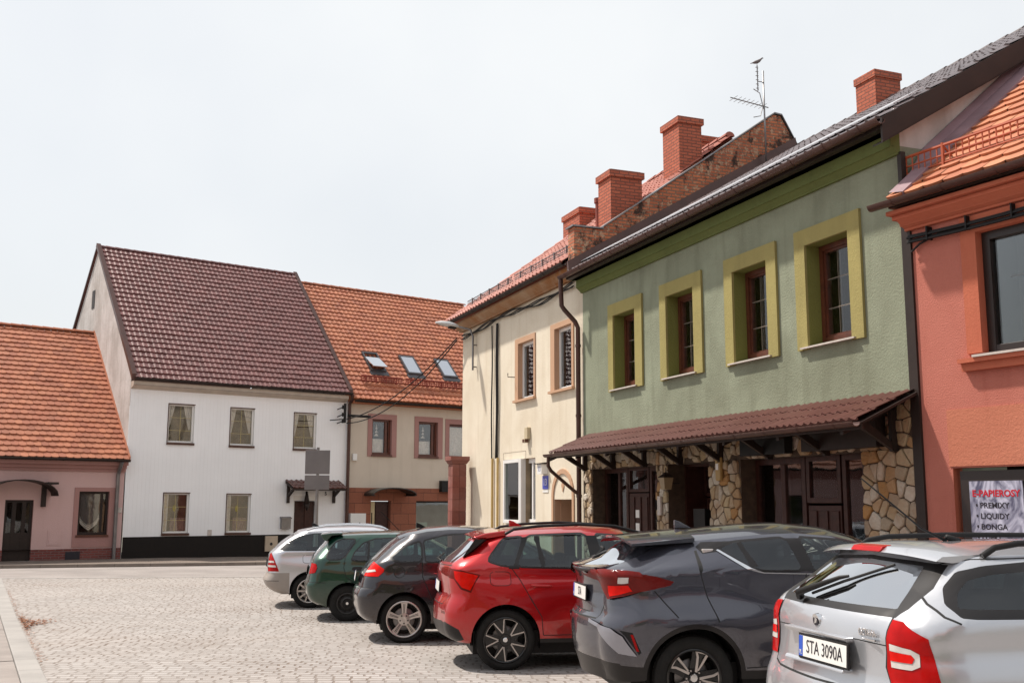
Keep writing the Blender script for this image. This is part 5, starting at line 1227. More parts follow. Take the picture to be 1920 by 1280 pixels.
    cl = P[:, 0] < 1e-6; vn[cl, 1] = 0; vn /= np.maximum(np.linalg.norm(vn, axis=1, keepdims=True), 1e-12)
    vnm = vn.copy(); vnm[:, 1] *= -1
    def mk(nm, sel, mats, mid, par, both=True, off=0.0, right=True, left=True):
        f = allF[sel]; used, inv = np.unique(f, return_inverse=True); f2 = inv.reshape(-1, 3); vv = P3[used] + vn[used]*off; nn = vn[used]
        VV, FF_, NN, MI = vv, f2, nn, mid
        if both:
            vm = P3m[used] + vnm[used]*off; VV = np.vstack([vv, vm]); FF_ = np.vstack([f2, f2[:, ::-1]+len(vv)]); NN = np.vstack([nn, vnm[used]]); MI = np.concatenate([mid, mid])
        o = link_mesh(nm, VV, FF_, mats, MI, par, True)
        try: o.data.normals_split_custom_set_from_vertices([tuple(n) for n in NN])
        except Exception as ex: print('normals', ex)
        return o
    bodymats = [paint, M_gap, M_trim]; mid = np.zeros(len(allF), int)
    bodysel = owner == -1
    for i, (nm, mt, P2, opt) in enumerate(regs):
        if nm is None:
            if mt not in bodymats: bodymats.append(mt)
            mid[owner == i] = bodymats.index(mt); bodysel |= owner == i
    body = mk('body', bodysel, bodymats, mid[bodysel], root)
    made = {}
    for i, (nm, mt, P2, opt) in enumerate(regs):
        if nm is None: continue
        sel = owner == i
        if not sel.any(): continue
        z_ = np.zeros(int(sel.sum()), int)
        par = made.get(opt.get('parent'), root)
        if opt.get('centre'): made[nm] = mk(nm, sel, [mt], z_, par if not isinstance(par, tuple) else par[0], True, opt.get('off', 0))
        else:
            pr_ = par if isinstance(par, tuple) else (par, par)
            a = mk(nm, sel, [mt], z_, pr_[0], False, opt.get('off', 0)); 
            # left copy: mirrored mesh
            f = allF[sel]; used, inv = np.unique(f, return_inverse=True); f2 = inv.reshape(-1, 3)[:, ::-1]
            b = link_mesh(nm, P3m[used] + vnm[used]*opt.get('off', 0), f2, [mt], None, pr_[1], True)
            try: b.data.normals_split_custom_set_from_vertices([tuple(n) for n in vnm[used]])
            except Exception: pass
            made[nm] = (a, b)
    # ---- top strip: roof, windscreen, bonnet, front
    st = dens(TE, .07, False); ns = 17; SS = np.linspace(-1, 1, ns); Vt = []; labels = []
    crf = S(sp['tcrown'])
    for i, (x, z) in enumerate(st):
        a = np.array(st[max(i-1, 0)]); b = np.array(st[min(i+1, len(st)-1)]); t = (b-a)/max(np.linalg.norm(b-a), 1e-9); n2 = (-t[1], t[0])
        wv = float(W(x, z)) if x > float(xrf(z)) + r else float(wc_(z)) - r*(1-math.sqrt(max(0, 1-(1-max(0, min(1, (x-float(xrf(z)))/r)))**2)))
        c = float(crf(i/(len(st)-1)))
        for s_ in SS:
            q = 1-abs(s_)**2.7; Vt.append((x + n2[0]*c*q, wv*s_, z + n2[1]*c*q))
    wsr = sp['screen']; fm, fl = [], []
    for i in range(len(st)-1):
        xm, zm = (st[i][0]+st[i+1][0])/2, (st[i][1]+st[i+1][1])/2
        for k in range(ns-1):
            f = (i*ns+k, i*ns+k+1, (i+1)*ns+k+1, (i+1)*ns+k); sc_ = (SS[k]+SS[k+1])/2
            isw = wsr[0] < xm < wsr[1] and zm > wsr[2] and abs(sc_) < .93
            fl.append(f); fm.append(1 if isw else (2 if sp.get('blackroof') and xm < wsr[0] and abs(sc_) < .8 else 0))
    Vt = np.array(Vt); fl = np.array(fl); fm = np.array(fm)
    rf = link_mesh('roof_and_bonnet', Vt, fl[fm != 1][:, ::-1], [paint, paint, M_trim], fm[fm != 1], root, True)
    wsf = fl[fm == 1]; u_s, inv = np.unique(wsf, return_inverse=True)
    link_mesh('windscreen', Vt[u_s], inv.reshape(-1, 4)[:, ::-1], M_cglass, None, root, True)
    # ---- underbody, arch liners
    mb = MB(); mb.box((sp['botrear'][0]+.15, -W0+.16, .17), (L1-.25, W0-.16, zb+.12)); 
    for cx, ra in ((0, arches[0]), (sp['wb'], arches[1])):
        for s_ in (-1, 1):
            n = 20; rr = ra+.012; t = np.linspace(-.25, math.pi+.25, n); y0, y1 = s_*(float(W(cx, .6))-.06), s_*(W0-.36)
            vs = [(cx+rr*math.cos(q), y0, arches[2]+rr*math.sin(q)) for q in t] + [(cx+rr*math.cos(q), y1, arches[2]+rr*math.sin(q)) for q in t]
            mb.add(vs, [(k, k+1, n+k+1, n+k) for k in range(n-1)] + [tuple(range(n, 2*n))])
    mb.build('underbody', M_black, root, recalc=False)
    # arch lips: turned-in edge following the shell
    for cx, ra in ((0, arches[0]), (sp['wb'], arches[1])):
        for s_ in (-1, 1):
            t = np.linspace(-.15, math.pi+.15, 40); xx = cx+ra*np.cos(t); zz_ = arches[2]+ra*np.sin(t); yy = W(xx, zz_)
            m_ = zz_ > zb-.02; xx, zz_, yy = xx[m_], zz_[m_], yy[m_]; n = len(xx)
            vs = [(xx[k], s_*yy[k], zz_[k]) for k in range(n)] + [(cx+(xx[k]-cx)*1.004, s_*(yy[k]-.10), arches[2]+(zz_[k]-arches[2])*1.004) for k in range(n)]
            MB().add(vs, [(k, k+1, n+k+1, n+k) for k in range(n-1)]).build('arch_lip', sp.get('lip', M_trim), root, recalc=False)
    # ---- wheels
    ty, rm, dk = wheel_builder(sp['wheel'], sp['Rt'], sp['Rr'], .205)
    rimm = sp['rim']; dkm = [M_black, M_greymetal]
    for cx in (0, sp['wb']):
        for s_ in (-1, 1):
            y = s_*(W0-.03-.1025+.0)
            wd = dk.build('wheel', dkm, root); wd.location = (cx, y, sp['Rt']); wd.rotation_euler = (0, sp.get('wrot', 0), 0 if s_ < 0 else math.pi)
            ty.build('tyre', M_rubber, wd, smooth=True, autos=35); rm.build('rim', rimm, wd, bevel=0, smooth=False)
    # ---- cabin
    def rbox(a, b, nm, mt, par, bv=.04):
        return MB().box(a, b).build(nm, mt, par, bevel=bv)
    sx = sp['seatx']
    for y in (-.36, .36):
        f = MB(); f.box((sx, y-.24, .38), (sx+.5, y+.24, .52)); f.hexa([(sx-.16, y-.23, .45), (sx+.0, y-.23, .45), (sx+.0, y+.23, .45), (sx-.16, y+.23, .45), (sx-.34, y-.2, 1.0), (sx-.22, y-.2, 1.0), (sx-.22, y+.2, 1.0), (sx-.34, y+.2, 1.0)])
        f.box((sx-.37, y-.12, 1.05), (sx-.26, y+.12, 1.22)); f.build('front_seat', M_seat, root, bevel=.03)
    f = MB(); f.box((sx-.95, -.6, .38), (sx-.5, .6, .52)); f.hexa([(sx-1.1, -.6, .45), (sx-.93, -.6, .45), (sx-.93, .6, .45), (sx-1.1, .6, .45), (sx-1.28, -.58, .98), (sx-1.16, -.58, .98), (sx-1.16, .58, .98), (sx-1.28, .58, .98)])
    for y in (-.4, .4): f.box((sx-1.3, y-.11, 1.0), (sx-1.2, y+.11, 1.13))
    f.build('rear_seat', M_seat, root, bevel=.03)
    MB().box((sx+.75, -.62, .6), (sx+1.15, .62, .92)).build('dashboard', M_seat, root, bevel=.06)
    t = np.linspace(0, 2*math.pi, 21)
    MB().tube([(sx+.62+.06*math.sin(q), .36+.18*math.cos(q), .88+.17*math.sin(q)) for q in t], .014, 6).build('steering_wheel', M_black, root)
    # ---- mirrors
    for s_ in (-1, 1):
        mx = sp['mirror'][0]; mz = sp['mirror'][1]; y = s_*(float(W(mx, mz-.05)))
        MB().box((mx-.06, min(y+s_*.05, y+s_*.24), mz-.02), (mx+.07, max(y+s_*.05, y+s_*.24), mz+.12)).box((mx-.02, min(y-s_*.02, y+s_*.08), mz-.03), (mx+.04, max(y-s_*.02, y+s_*.08), mz+.02)).build('wing_mirror', paint, root, bevel=.03)
    # ---- front lamps and grille
    zf = sp['frontz']; xf = L1
    for s_ in (-1, 1):
        MB().hexa([(xf-.35, s_*(W0-.10), zf-.06), (xf-.05, s_*(W0-.38), zf-.06), (xf-.02, s_*(W0-.38), zf+.06), (xf-.3, s_*(W0-.10), zf+.08), (xf-.45, s_*(W0-.2), zf-.06), (xf-.2, s_*(W0-.45), zf-.06), (xf-.2, s_*(W0-.45), zf+.06), (xf-.45, s_*(W0-.2), zf+.08)]).build('headlight', M_lclear, root)
    MB().box((xf-.12, -.42, zf-.12), (xf+.10, .42, zf+.0)).box((xf-.12, -.5, zf-.38), (xf+.08, .5, zf-.24)).build('grille', M_black, root, bevel=.02)
    return root, W, xrf, m3, r2D, s2D
def on_rear(M3, R2D, y, z, off=0.0):
    D, zz = R2D((y, z)); p = M3(np.array([D]), np.array([zz]))[0]; 
    if y > 0: p[1] = abs(p[1]) if D >= 0 else p[1]
    return Vector(p)
def plate(root, y, z, x, tilt, chars, wdt=.52, yaw=0.0):
    e = Matrix.Translation((x, y, z)) @ Matrix.Rotation(yaw, 4, 'Z') @ Matrix.Rotation(tilt, 4, 'Y')
    def T(a, b, c): return tuple(e @ Vector((b, -a, c)))     # a to the right when seen from behind, b towards the front
    pl = MB(T); pl.box((-wdt/2-.012, .002, -.068), (wdt/2+.012, .012, .068)); p = pl.build('license_plate', M_black, root)
    MB(T).box((-wdt/2, -.002, -.056), (wdt/2, .001, .056)).build('plate_face', M_plate, p); MB(T).box((-wdt/2, -.0035, -.056), (-wdt/2+.042, -.0021, .056)).build('country_band', M_blue, p)
    M = e @ Matrix(((0, 0, -1, 0), (-1, 0, 0, 0), (0, 1, 0, 0), (0, 0, 0, 1)))
    text('registration', chars, .102, M_ink, p, M @ Matrix.Translation((.022, 0, .004)), .0006, sx=.80, bold=-.0005)
    text('country_code', 'PL', .035, M_plate, p, M @ Matrix.Translation((-wdt/2+.021, -.035, .0045)), .0005, sx=.7)
    return p
def strip3(name, pts, hw, th, mat, par, n=1):
    mb_ = MB(); 
    return mb_
def rail(root, W, xs, zs, inset, h, mat):
    for s_ in (-1, 1):
        pts = []
        for x, z in zip(xs, zs): pts.append((x, s_*(inset), z))
        MB().tube(pts, .017, 7).build('roof_rail', mat, root, smooth=True, autos=60)
def antenna_fin(root, x, z, y=0.0, mat=None):
    MB().prism([(0, 0), (.16, .0), (.05, .06), (.0, .075)], lambda p: (x+p[0], y-.02, z+p[1]), lambda p: (x+p[0], y+.02, z+p[1])).build('antenna', mat or M_black, root, bevel=.006)
def handle(root, W, x0, x1, z, mat, tilt=0.0):
    for s_ in (-1, 1):
        xs = np.linspace(x0, x1, 7); pts = [(x, s_*(float(W(x, z + (x-x0)*tilt)) + .028*math.sin(math.pi*min(1, max(0, (x-x0)/(x1-x0))))**.5 + .002), z + (x-x0)*tilt) for x in xs]
        MB().tube(pts, [.008]+[.014]*5+[.008], 8).build('door_handle', mat, root, smooth=True, autos=60)
def loc_of(px, py, depth, rot, latW, x_off=0.0):
    """place a car so that its right rear tyre foot stands at an image ray and distance measured on the photograph"""
    return None

P_red = reg('red_car_paint', carpaint, (.46, .003, .006), .55, .3)
P_grey = reg('slate_grey_car_paint', carpaint, (.062, .062, .080), .6, .25)
P_black = reg('violet_black_car_paint', carpaint, (.016, .013, .018), .4, .25)
P_green = reg('dark_green_car_paint', carpaint, (.006, .042, .026), .5, .28)
P_silver = reg('silver_car_paint', carpaint, (.56, .565, .60), .75, .30)
P_silver2 = reg('bright_silver_car_paint', carpaint, (.48, .49, .52), .6, .30)
R_silver = reg('alloy_silver', plain, (.55, .50, .47), .28, .7, .05); R_black = reg('gloss_black', plain, (.012, .011, .011), .2, 0, .1); R_steel = reg('black_steel', plain, (.035, .032, .03), .5, .3, .15)
def place(org, rot, W0):   # org: ground point under the right rear wheel's outer face
    l = Vector((-math.sin(rot), math.cos(rot), 0)); o = Vector((org[0], org[1], 0)) + l*(W0-.03); return (o.x, o.y, gz(o.y - .5)+.0)
def offs(poly, d):
    """grow polygon by d"""
    A = np.array(poly, float); c = A.mean(0); n = len(A); out_ = []
    area = sum(A[i][0]*A[(i+1) % n][1]-A[(i+1) % n][0]*A[i][1] for i in range(n)); sg = 1 if area > 0 else -1
    for i in range(n):
        a, b, c_ = A[i-1], A[i], A[(i+1) % n]; d1 = (b-a)/max(1e-9, np.linalg.norm(b-a)); d2 = (c_-b)/max(1e-9, np.linalg.norm(c_-b)); n1 = np.array([d1[1], -d1[0]]); n2 = np.array([d2[1], -d2[0]]); m_ = n1+n2; l = np.linalg.norm(m_)
        m_ = m_/max(l, .3)*1.0; k = 1/max(.5, float(m_ @ n1)/max(1e-9, np.linalg.norm(m_))); out_.append(tuple(b + sg*m_/max(1e-9, np.linalg.norm(m_))*d*min(k, 1.6)))
    return out_

# ---------------------------------------------------------------- red crossover
qg = rnd([(-.19, 1.19), (.00, 1.42), (.215, 1.44), (.09, 1.13), (-.06, 1.15)], .12, 2)
dg = rnd([(.13, 1.13), (.28, 1.45), (.94, 1.475), (.99, 1.11)], .06, 2); fg = rnd([(1.07, 1.47), (1.5, 1.44), (1.78, 1.33), (2.02, 1.14), (1.14, 1.11)], .06, 2)
sp = dict(paint=P_red, W=.88, loc=place((-.061, 11.979), R(8), .88), rot=R(8),
 rear=[(-.50, .28), (-.63, .36), (-.67, .48), (-.67, .62), (-.65, .72), (-.61, .80), (-.62, .92), (-.63, 1.03), (-.60, 1.13), (-.42, 1.27), (-.27, 1.40), (-.20, 1.44)], r=.27, crown=.07,
 top=[(-.24, 1.415), (0, 1.45), (.3, 1.475), (.7, 1.495), (1.0, 1.495), (1.3, 1.475), (1.55, 1.43), (1.8, 1.33), (2.1, 1.17), (2.3, 1.06), (2.8, 1.0), (3.15, .90), (3.32, .75), (3.36, .55), (3.3, .3)],
 xfmax=3.36, belt=[(-.7, 1.14), (.1, 1.12), (1.0, 1.105), (2.2, 1.05), (3.4, 1.0)], roofz=1.48, Wroof=.64, z0=.30, wb=2.65, arch=(.385, .385, .335), botrear=(-.50, .30), Rt=.33, Rr=.25, wheel='twin7', rim=[R_silver, R_black, M_chrome], wrot=.0,
 tcrown=[(0, .06), (.3, .075), (.6, .07), (.8, .10), (1, .12)], topcrown=.06, screen=(1.45, 2.28, 1.07), seatx=1.15, mirror=(1.95, 1.10), frontz=.86, edge=.05,
 extra=lambda x, z: .012*np.tanh((z-.985+.01*x)*-40)*np.exp(-((z-.96)/.12)**2)*.8 + .010*np.exp(-((z-.30)/.07)**2) - .022*np.exp(-((z-.52)/.13)**2)*np.clip((x-.45)/.2, 0, 1)*np.clip((2.3-x)/.2, 0, 1),
 regions=[
  (None, M_trim, 's', offs(qg, .022), {}), (None, M_trim, 's', offs(dg, .022), {}), (None, M_trim, 's', offs(fg, .022), {}), (None, M_trim, 's', [(.9, 1.09), (.92, 1.46), (1.12, 1.46), (1.16, 1.09)], {}),
  (None, M_trim, 's', [(.03, 1.10), (.2, 1.44), (.3, 1.45), (.15, 1.10)], {}),
  ('quarter_window', M_privacy, 's', qg, {}), ('rear_door_window', M_cglass, 's', dg, {}), ('front_door_window', M_cglass, 's', fg, {}),
  (None, M_trim, 'l', [(.43, 1.12), (.37, 1.46)], dict(w=.011)),
  (None, M_gap, 'l', [(.07, 1.10), (.16, .98), (.30, .74), (.40, .58), (.42, .38)], {}), (None, M_gap, 'l', [(1.04, 1.09), (1.03, .75), (1.05, .38), (.42, .38)], {}), (None, M_gap, 'l', [(2.15, 1.06), (2.1, .9), (2.15, .5), (2.1, .38), (1.05, .38)], {}),
  (None, M_gap, 'l', rnd([(-.18, 1.07), (.05, 1.07), (.06, .92), (-.17, .92)], .15, 2) + [(-.145, 1.07)], dict(w=.0035)),
  (None, M_trim, 's', [(-.8, .28), (-.60, .28), (-.46, .34), (-.52, .45), (-.66, .52), (-.8, .50)], {}),
  (None, M_trim, 's', [(.37, .28), (2.30, .28), (2.30, .345), (.37, .345)], {}),
  (None, M_trim, 'r', [(-.7, .28), (.0, .28), (.0, .5), (-.55, .52), (-.7, .48)], {}),
  (None, M_lsmoke, 'm', [('r', -.26, 1.09), ('r', -.50, 1.11), ('s', -.50, 1.09), ('s', -.285, 1.04), ('s', -.39, .845), ('s', -.50, .88), ('s', -.57, .985), ('r', -.50, 1.01), ('r', -.28, 1.03)], {}),
  ('tail_light', M_lbright, 's', [(-.565, 1.075), (-.47, 1.07), (-.31, 1.03), (-.40, .87), (-.485, .90), (-.555, .995)], dict(off=.012)),
  ('rear_window', M_rearg, 'r', rnd([(.0, 1.15), (-.62, 1.16), (-.52, 1.37), (.0, 1.40)], .05, 1), dict(centre=True)),
  (None, M_gap, 'rl', [(-.66, 1.13), (.0, 1.12)], {}), (None, M_gap, 'rl', [(0, .70), (-.5, .70), (-.62, .80), (-.64, .87)], {}),
  (None, M_lsmoke, 'r', [(-.50, .60), (-.68, .60), (-.68, .63), (-.50, .63)], {}),
 ])
root, W, xrf, m3, r2D, s2D = make_car('parked_car', 'red crossover with black and silver spoked wheels, third car from the right', sp)
MB().prism([(-.34, 1.455), (-.20, 1.50), (.02, 1.53), (.04, 1.47), (-.18, 1.44), (-.30, 1.435)], lambda p: (p[0], -.60, p[1]-.015), lambda p: (p[0], .60, p[1]-.015)).build('roof_spoiler', P_red, root, bevel=.014)
MB().prism([(-.36, 1.42), (-.24, 1.42), (-.45, 1.25), (-.5, 1.22)], lambda p: (p[0]+.03, -.66, p[1]), lambda p: (p[0]+.06, -.60, p[1]-.01)).build('screen_side_fin', M_trim, root)
rail(root, W, [.02, .12, .4, .87, 1.3, 1.6, 1.7], [1.475, 1.53, 1.565, 1.585, 1.565, 1.49, 1.43], .62, 0, M_black)
handle(root, W, .28, .52, .925, P_red, -.05); handle(root, W, 1.2, 1.44, .915, P_red, -.05)
antenna_fin(root, .15, 1.55, 0, P_red)
plate(root, 0.02, .87, -.70, R(4), '')
MB().tube([(-.66, .0, 1.15), (-.70, .05, 1.18), (-.60, .35, 1.22)], .014, 6).build('rear_wiper', M_black, root)

# ---------------------------------------------------------------- slate grey coupe-like crossover
dgc = rnd([(.30, 1.385), (.42, 1.435), (.89, 1.475), (.97, 1.215), (.64, 1.215), (.52, 1.245), (.42, 1.305)], .1, 2)
fgc = rnd([(1.02, 1.475), (1.40, 1.45), (1.70, 1.37), (1.98, 1.21), (1.08, 1.205)], .06, 2)
def chr_extra(x, z):
    h = .075*np.exp(-((x+.02)/.50)**2 - ((z-.80)/.155)**2) + .04*np.exp(-((x-2.64)/.5)**2 - ((z-.78)/.2)**2)
    dive = -.055*np.clip((x-.45)/.4, 0, 1)*np.clip((2.3-x)/.4, 0, 1)*np.exp(-((z-.60)/.2)**2)
    tail = -.05*np.exp(-((z-.93)/.09)**2)*np.clip((-.45-x)/.3, 0, 1)
    lip = .012*np.exp(-((z-1.11)/.03)**2)*np.clip((-.1-x)/.4, 0, 1)
    sill = .03*np.exp(-((z-(.40+.03*x))/.035)**2)*np.clip((x-.5)/.2, 0, 1)*np.clip((2.2-x)/.2, 0, 1)
    return h + dive + tail + lip + sill
sp = dict(paint=P_grey, W=.865, loc=place((1.515, 8.999), R(8), .865), rot=R(8),
 rear=[(-.66, .30), (-.69, .40), (-.73, .52), (-.745, .66), (-.735, .78), (-.69, .84), (-.69, .92), (-.68, 1.02), (-.69, 1.12), (-.73, 1.205), (-.60, 1.26), (-.46, 1.32), (-.34, 1.40), (-.28, 1.43)], r=.34, crown=.10,
 top=[(-.34, 1.415), (-.1, 1.43), (.18, 1.455), (.65, 1.50), (1.0, 1.515), (1.35, 1.49), (1.6, 1.43), (1.9, 1.30), (2.2, 1.14), (2.38, 1.05), (2.9, .98), (3.25, .88), (3.44, .72), (3.48, .5), (3.42, .32)],
 xfmax=3.48, belt=[(-.9, 1.15), (-.3, 1.20), (.3, 1.24), (.7, 1.215), (1.5, 1.20), (2.4, 1.07), (3.5, 1.0)], roofz=1.50, Wroof=.66, z0=.33, wb=2.64, arch=(.405, .405, .345), botrear=(-.66, .30), Rt=.343, Rr=.238, wheel='star5', rim=[R_silver, R_black, M_chrome], wrot=.1,
 tcrown=[(0, .07), (.3, .085), (.6, .08), (.8, .10), (1, .12)], topcrown=.05, screen=(1.55, 2.36, 1.07), seatx=1.15, mirror=(1.95, 1.17), frontz=.86, edge=.05, cabtaper=.17, cabx=.85, fender=.0, extra=chr_extra, lip=M_trim,
 regions=[
  (None, M_trim, 's', offs(dgc, .02), {}), (None, M_trim, 's', offs(fgc, .02), {}), (None, M_trim, 's', [(.87, 1.20), (.86, 1.475), (1.06, 1.475), (1.12, 1.20)], {}),
  (None, M_trim, 's', [(.10, 1.40), (.16, 1.44), (.42, 1.45), (.42, 1.39), (.30, 1.365), (.14, 1.345)], {}),
  ('rear_door_window', M_privacy, 's', dgc, {}), ('front_door_window', M_cglass, 's', fgc, {}), (None, M_trim, 'l', [(.55, 1.24), (.47, 1.44)], dict(w=.008)),
  ('window_chrome', M_chrome, 'l', [(.27, 1.375), (.40, 1.285), (.50, 1.225), (.62, 1.192), (1.0, 1.182), (2.0, 1.18)], dict(w=.0042, off=.006)),
  (None, M_gap, 'l', [(.09, 1.37), (.075, 1.18), (.12, 1.0), (.20, .80)], {}), (None, M_gap, 'l', [(-.33, 1.05), (-.15, .84)], {}), (None, M_gap, 'l', [(1.0, 1.18), (1.0, .8), (1.08, .45), (.45, .42)], {}), (None, M_gap, 'l', [(2.05, 1.18), (2.05, .7), (2.0, .45), (1.08, .45)], {}),
  # black wheel-arch cladding and sill
  (None, M_trim, 's', [(.445*math.cos(t), .345+.445*math.sin(t)) for t in np.linspace(-.1, math.pi+.1, 30)] + [(.405*math.cos(t), .345+.405*math.sin(t)) for t in np.linspace(math.pi+.1, -.1, 30)], {}),
  (None, M_trim, 's', [(2.64+.445*math.cos(t), .345+.445*math.sin(t)) for t in np.linspace(-.1, math.pi+.1, 30)] + [(2.64+.405*math.cos(t), .345+.405*math.sin(t)) for t in np.linspace(math.pi+.1, -.1, 30)], {}),
  (None, M_trim, 's', [(.40, .30), (2.25, .30), (2.25, .40), (.44, .40)], {}),
  (None, M_trim, 's', [(-.95, .30), (-.42, .30), (-.42, .44), (-.95, .46)], {}), (None, M_trim, 'r', [(-.75, .28), (0, .28), (0, .48), (-.75, .46)], {}),
  ('tail_light', M_lsmoke, 'm', [('r', -.18, 1.19), ('r', -.45, 1.195), ('s', -.70, 1.20), ('s', -.50, 1.19), ('s', -.32, 1.165), ('s', -.17, 1.125), ('s', -.20, 1.095), ('s', -.42, 1.05), ('s', -.56, 1.0), ('s', -.66, .965), ('s', -.68, 1.06), ('r', -.48, 1.12), ('r', -.30, 1.155)], dict(off=.03)),
  ('brake_lens', M_lbright, 's', [(-.655, 1.09), (-.53, 1.10), (-.50, 1.05), (-.645, .99)], dict(off=.034, parent='tail_light')),
  ('indicator_lens', M_lclear, 's', [(-.60, 1.165), (-.53, 1.165), (-.53, 1.115), (-.60, 1.11)], dict(off=.034, parent='tail_light')),
  ('rear_window', M_rearg, 'r', rnd([(.0, 1.23), (-.56, 1.235), (-.50, 1.395), (.0, 1.405)], .05, 1), dict(centre=True)),
  (None, M_trim, 'r', [(.0, 1.20), (-.40, 1.205), (-.36, 1.18), (0, 1.175)], {}),
  (None, M_gap, 'rl', [(0, .80), (-.48, .80), (-.56, .95)], dict(w=.006)), (None, M_gap, 'm', [('r', -.30, .835), ('r', 0, .835), ('r', 0, .845), ('r', -.30, .845)], {}),
  ('bumper_wing', reg('satin_silver_trim', plain, (.33, .33, .37), .3, .6, .05), 'm', [('r', -.40, .79), ('s', -.80, .765), ('s', -.68, .745), ('s', -.60, .69), ('s', -.49, .535), ('s', -.62, .55), ('s', -.72, .66), ('s', -.80, .735), ('r', -.40, .765)], dict(off=.018)),
  (None, M_gap, 's', [(-.63, .735), (-.53, .72), (-.455, .56), (-.475, .54), (-.585, .69)], {}), ('fog_reflector', M_lred, 's', [(-.545, .705), (-.525, .705), (-.475, .57), (-.495, .57)], dict(off=.004)),
 ])
root, W, xrf, m3, r2D, s2D = make_car('parked_car', 'slate grey crossover coupe with sloping tail and boomerang rear lights, second car from the right', sp)
# big two-winged roof spoiler
mb = MB()
ys = np.linspace(-.60, .60, 13)
vs = []
for y in ys:
    q = 1-(abs(y)/.60)**2.4; xb = -.46 - .03*q; vs += [(xb, y, 1.425+.055*q), (.10, y, 1.475+.065*q), (.10, y, 1.44+.06*q), (xb, y, 1.405+.055*q)]
mb.add(vs, [(i*4+k, i*4+(k+1) % 4, i*4+4+(k+1) % 4, i*4+4+k) for i in range(12) for k in range(4)] + [(0, 1, 2, 3), (48, 49, 50, 51)])
mb.build('roof_spoiler', P_grey, root, smooth=True, autos=35)
mb = MB(); vs = []     # tail lip spoiler over the rear lamps
ys = np.linspace(-.55, .55, 13)
for y in ys:
    q = 1-(abs(y)/.55)**2; vs += [(-.72-.11*q, y, 1.225), (-.56, y, 1.262), (-.56, y, 1.235), (-.71-.11*q, y, 1.205)]
mb.add(vs, [(i*4+k, i*4+(k+1) % 4, i*4+4+(k+1) % 4, i*4+4+k) for i in range(12) for k in range(4)] + [(0, 1, 2, 3), (48, 49, 50, 51)])
mb.build('tail_spoiler', P_grey, root, smooth=True, autos=35)
antenna_fin(root, .10, 1.545, 0, P_grey)
for s_ in (-1, 1):
    yy = float(W(.2, 1.37))
    MB().hexa([(.145, s_*(yy-.03), 1.345), (.225, s_*(yy-.03), 1.345), (.225, s_*(yy+.012), 1.345), (.145, s_*(yy+.012), 1.345), (.145, s_*(yy-.03), 1.385), (.245, s_*(yy-.03), 1.385), (.245, s_*(yy+.006), 1.385), (.145, s_*(yy+.006), 1.385)]).build('door_handle', R_silver, root, bevel=.008)
plate(root, 0.0, .99, -.792, R(2), 'STA')
MB().prism([(-.66, 1.29), (-.52, 1.345), (-.50, 1.33), (-.62, 1.275)], lambda p: (p[0], .02, p[1]), lambda p: (p[0], .12, p[1])).tube([(-.62, .07, 1.30), (-.52, .20, 1.355), (-.50, .38, 1.365)], .012, 6).build('rear_wiper', M_black, root)
# ---------------------------------------------------------------- black coupe hatchback
qb = rnd([(-.18, 1.13), (-.09, 1.21), (.03, 1.28), (.215, 1.335), (.225, 1.09), (-.05, 1.085), (-.13, 1.105)], .12, 2)
db = rnd([(.27, 1.35), (.55, 1.42), (.96, 1.45), (1.35, 1.42), (1.62, 1.32), (2.0, 1.09), (1.0, 1.075), (.29, 1.085)], .06, 2)
sp = dict(paint=P_black, W=.875, loc=place((-1.45, 14.646), R(9), .875), rot=R(9),
 rear=[(-.52, .30), (-.59, .36), (-.63, .48), (-.645, .62), (-.62, .70), (-.58, .74), (-.56, .84), (-.49, .97), (-.42, 1.06), (-.27, 1.20), (-.08, 1.355), (.0, 1.40)], r=.26, crown=.05,
 top=[(-.06, 1.375), (.05, 1.425), (.32, 1.48), (.63, 1.505), (.95, 1.505), (1.25, 1.48), (1.5, 1.42), (1.75, 1.31), (2.05, 1.15), (2.25, 1.03), (2.8, .93), (3.2, .80), (3.35, .65), (3.38, .45), (3.3, .28)],
 xfmax=3.38, belt=[(-.7, 1.09), (.2, 1.075), (1.0, 1.065), (2.2, 1.0), (3.4, .9)], roofz=1.50, Wroof=.60, z0=.26, wb=2.61, arch=(.365, .365, .32), botrear=(-.46, .30), Rt=.318, Rr=.245, wheel='five', rim=[R_silver, R_steel, M_chrome], wrot=.0,
 tcrown=[(0, .05), (.3, .05), (.6, .07), (.8, .10), (1, .12)], topcrown=.05, screen=(1.4, 2.23, 1.04), seatx=1.05, mirror=(1.85, 1.06), frontz=.72, edge=.05,
 regions=[
  (None, M_trim, 's', offs(qb, .03), {}), (None, M_trim, 's', offs(db, .022), {}), ('quarter_window', M_cglass, 's', qb, {}), ('door_window', M_cglass, 's', db, {}),
  (None, M_gap, 'l', [(.235, 1.08), (.24, .88), (.31, .72), (.38, .56), (.42, .32)], {}), (None, M_gap, 'l', [(.42, .32), (1.6, .32), (1.75, .5), (1.8, 1.05)], {}),
  (None, M_gap, 'l', [(-.075+.075*math.cos(t), .945+.075*math.sin(t)) for t in np.linspace(0, 6.28, 20)], dict(w=.004)),
  ('tail_light', M_lbright, 's', rnd([(-.60, .885), (-.52, 1.01), (-.42, 1.075), (-.28, .985), (-.29, .945), (-.36, .885)], .06, 1), dict(off=.008)),
  ('reversing_lens', M_lclear, 's', [(-.52, .955), (-.40, .975), (-.385, .95), (-.52, .925)], dict(off=.012, parent='tail_light')),
  ('rear_window', M_rearg, 'r', rnd([(.0, 1.08), (-.56, 1.10), (-.46, 1.35), (.0, 1.38)], .05, 1), dict(centre=True)),
  (None, M_gap, 'l', [(-.64, .735), (-.42, .735)], {}), (None, M_gap, 'rl', [(0, .735), (-.6, .735)], {}),
 ])
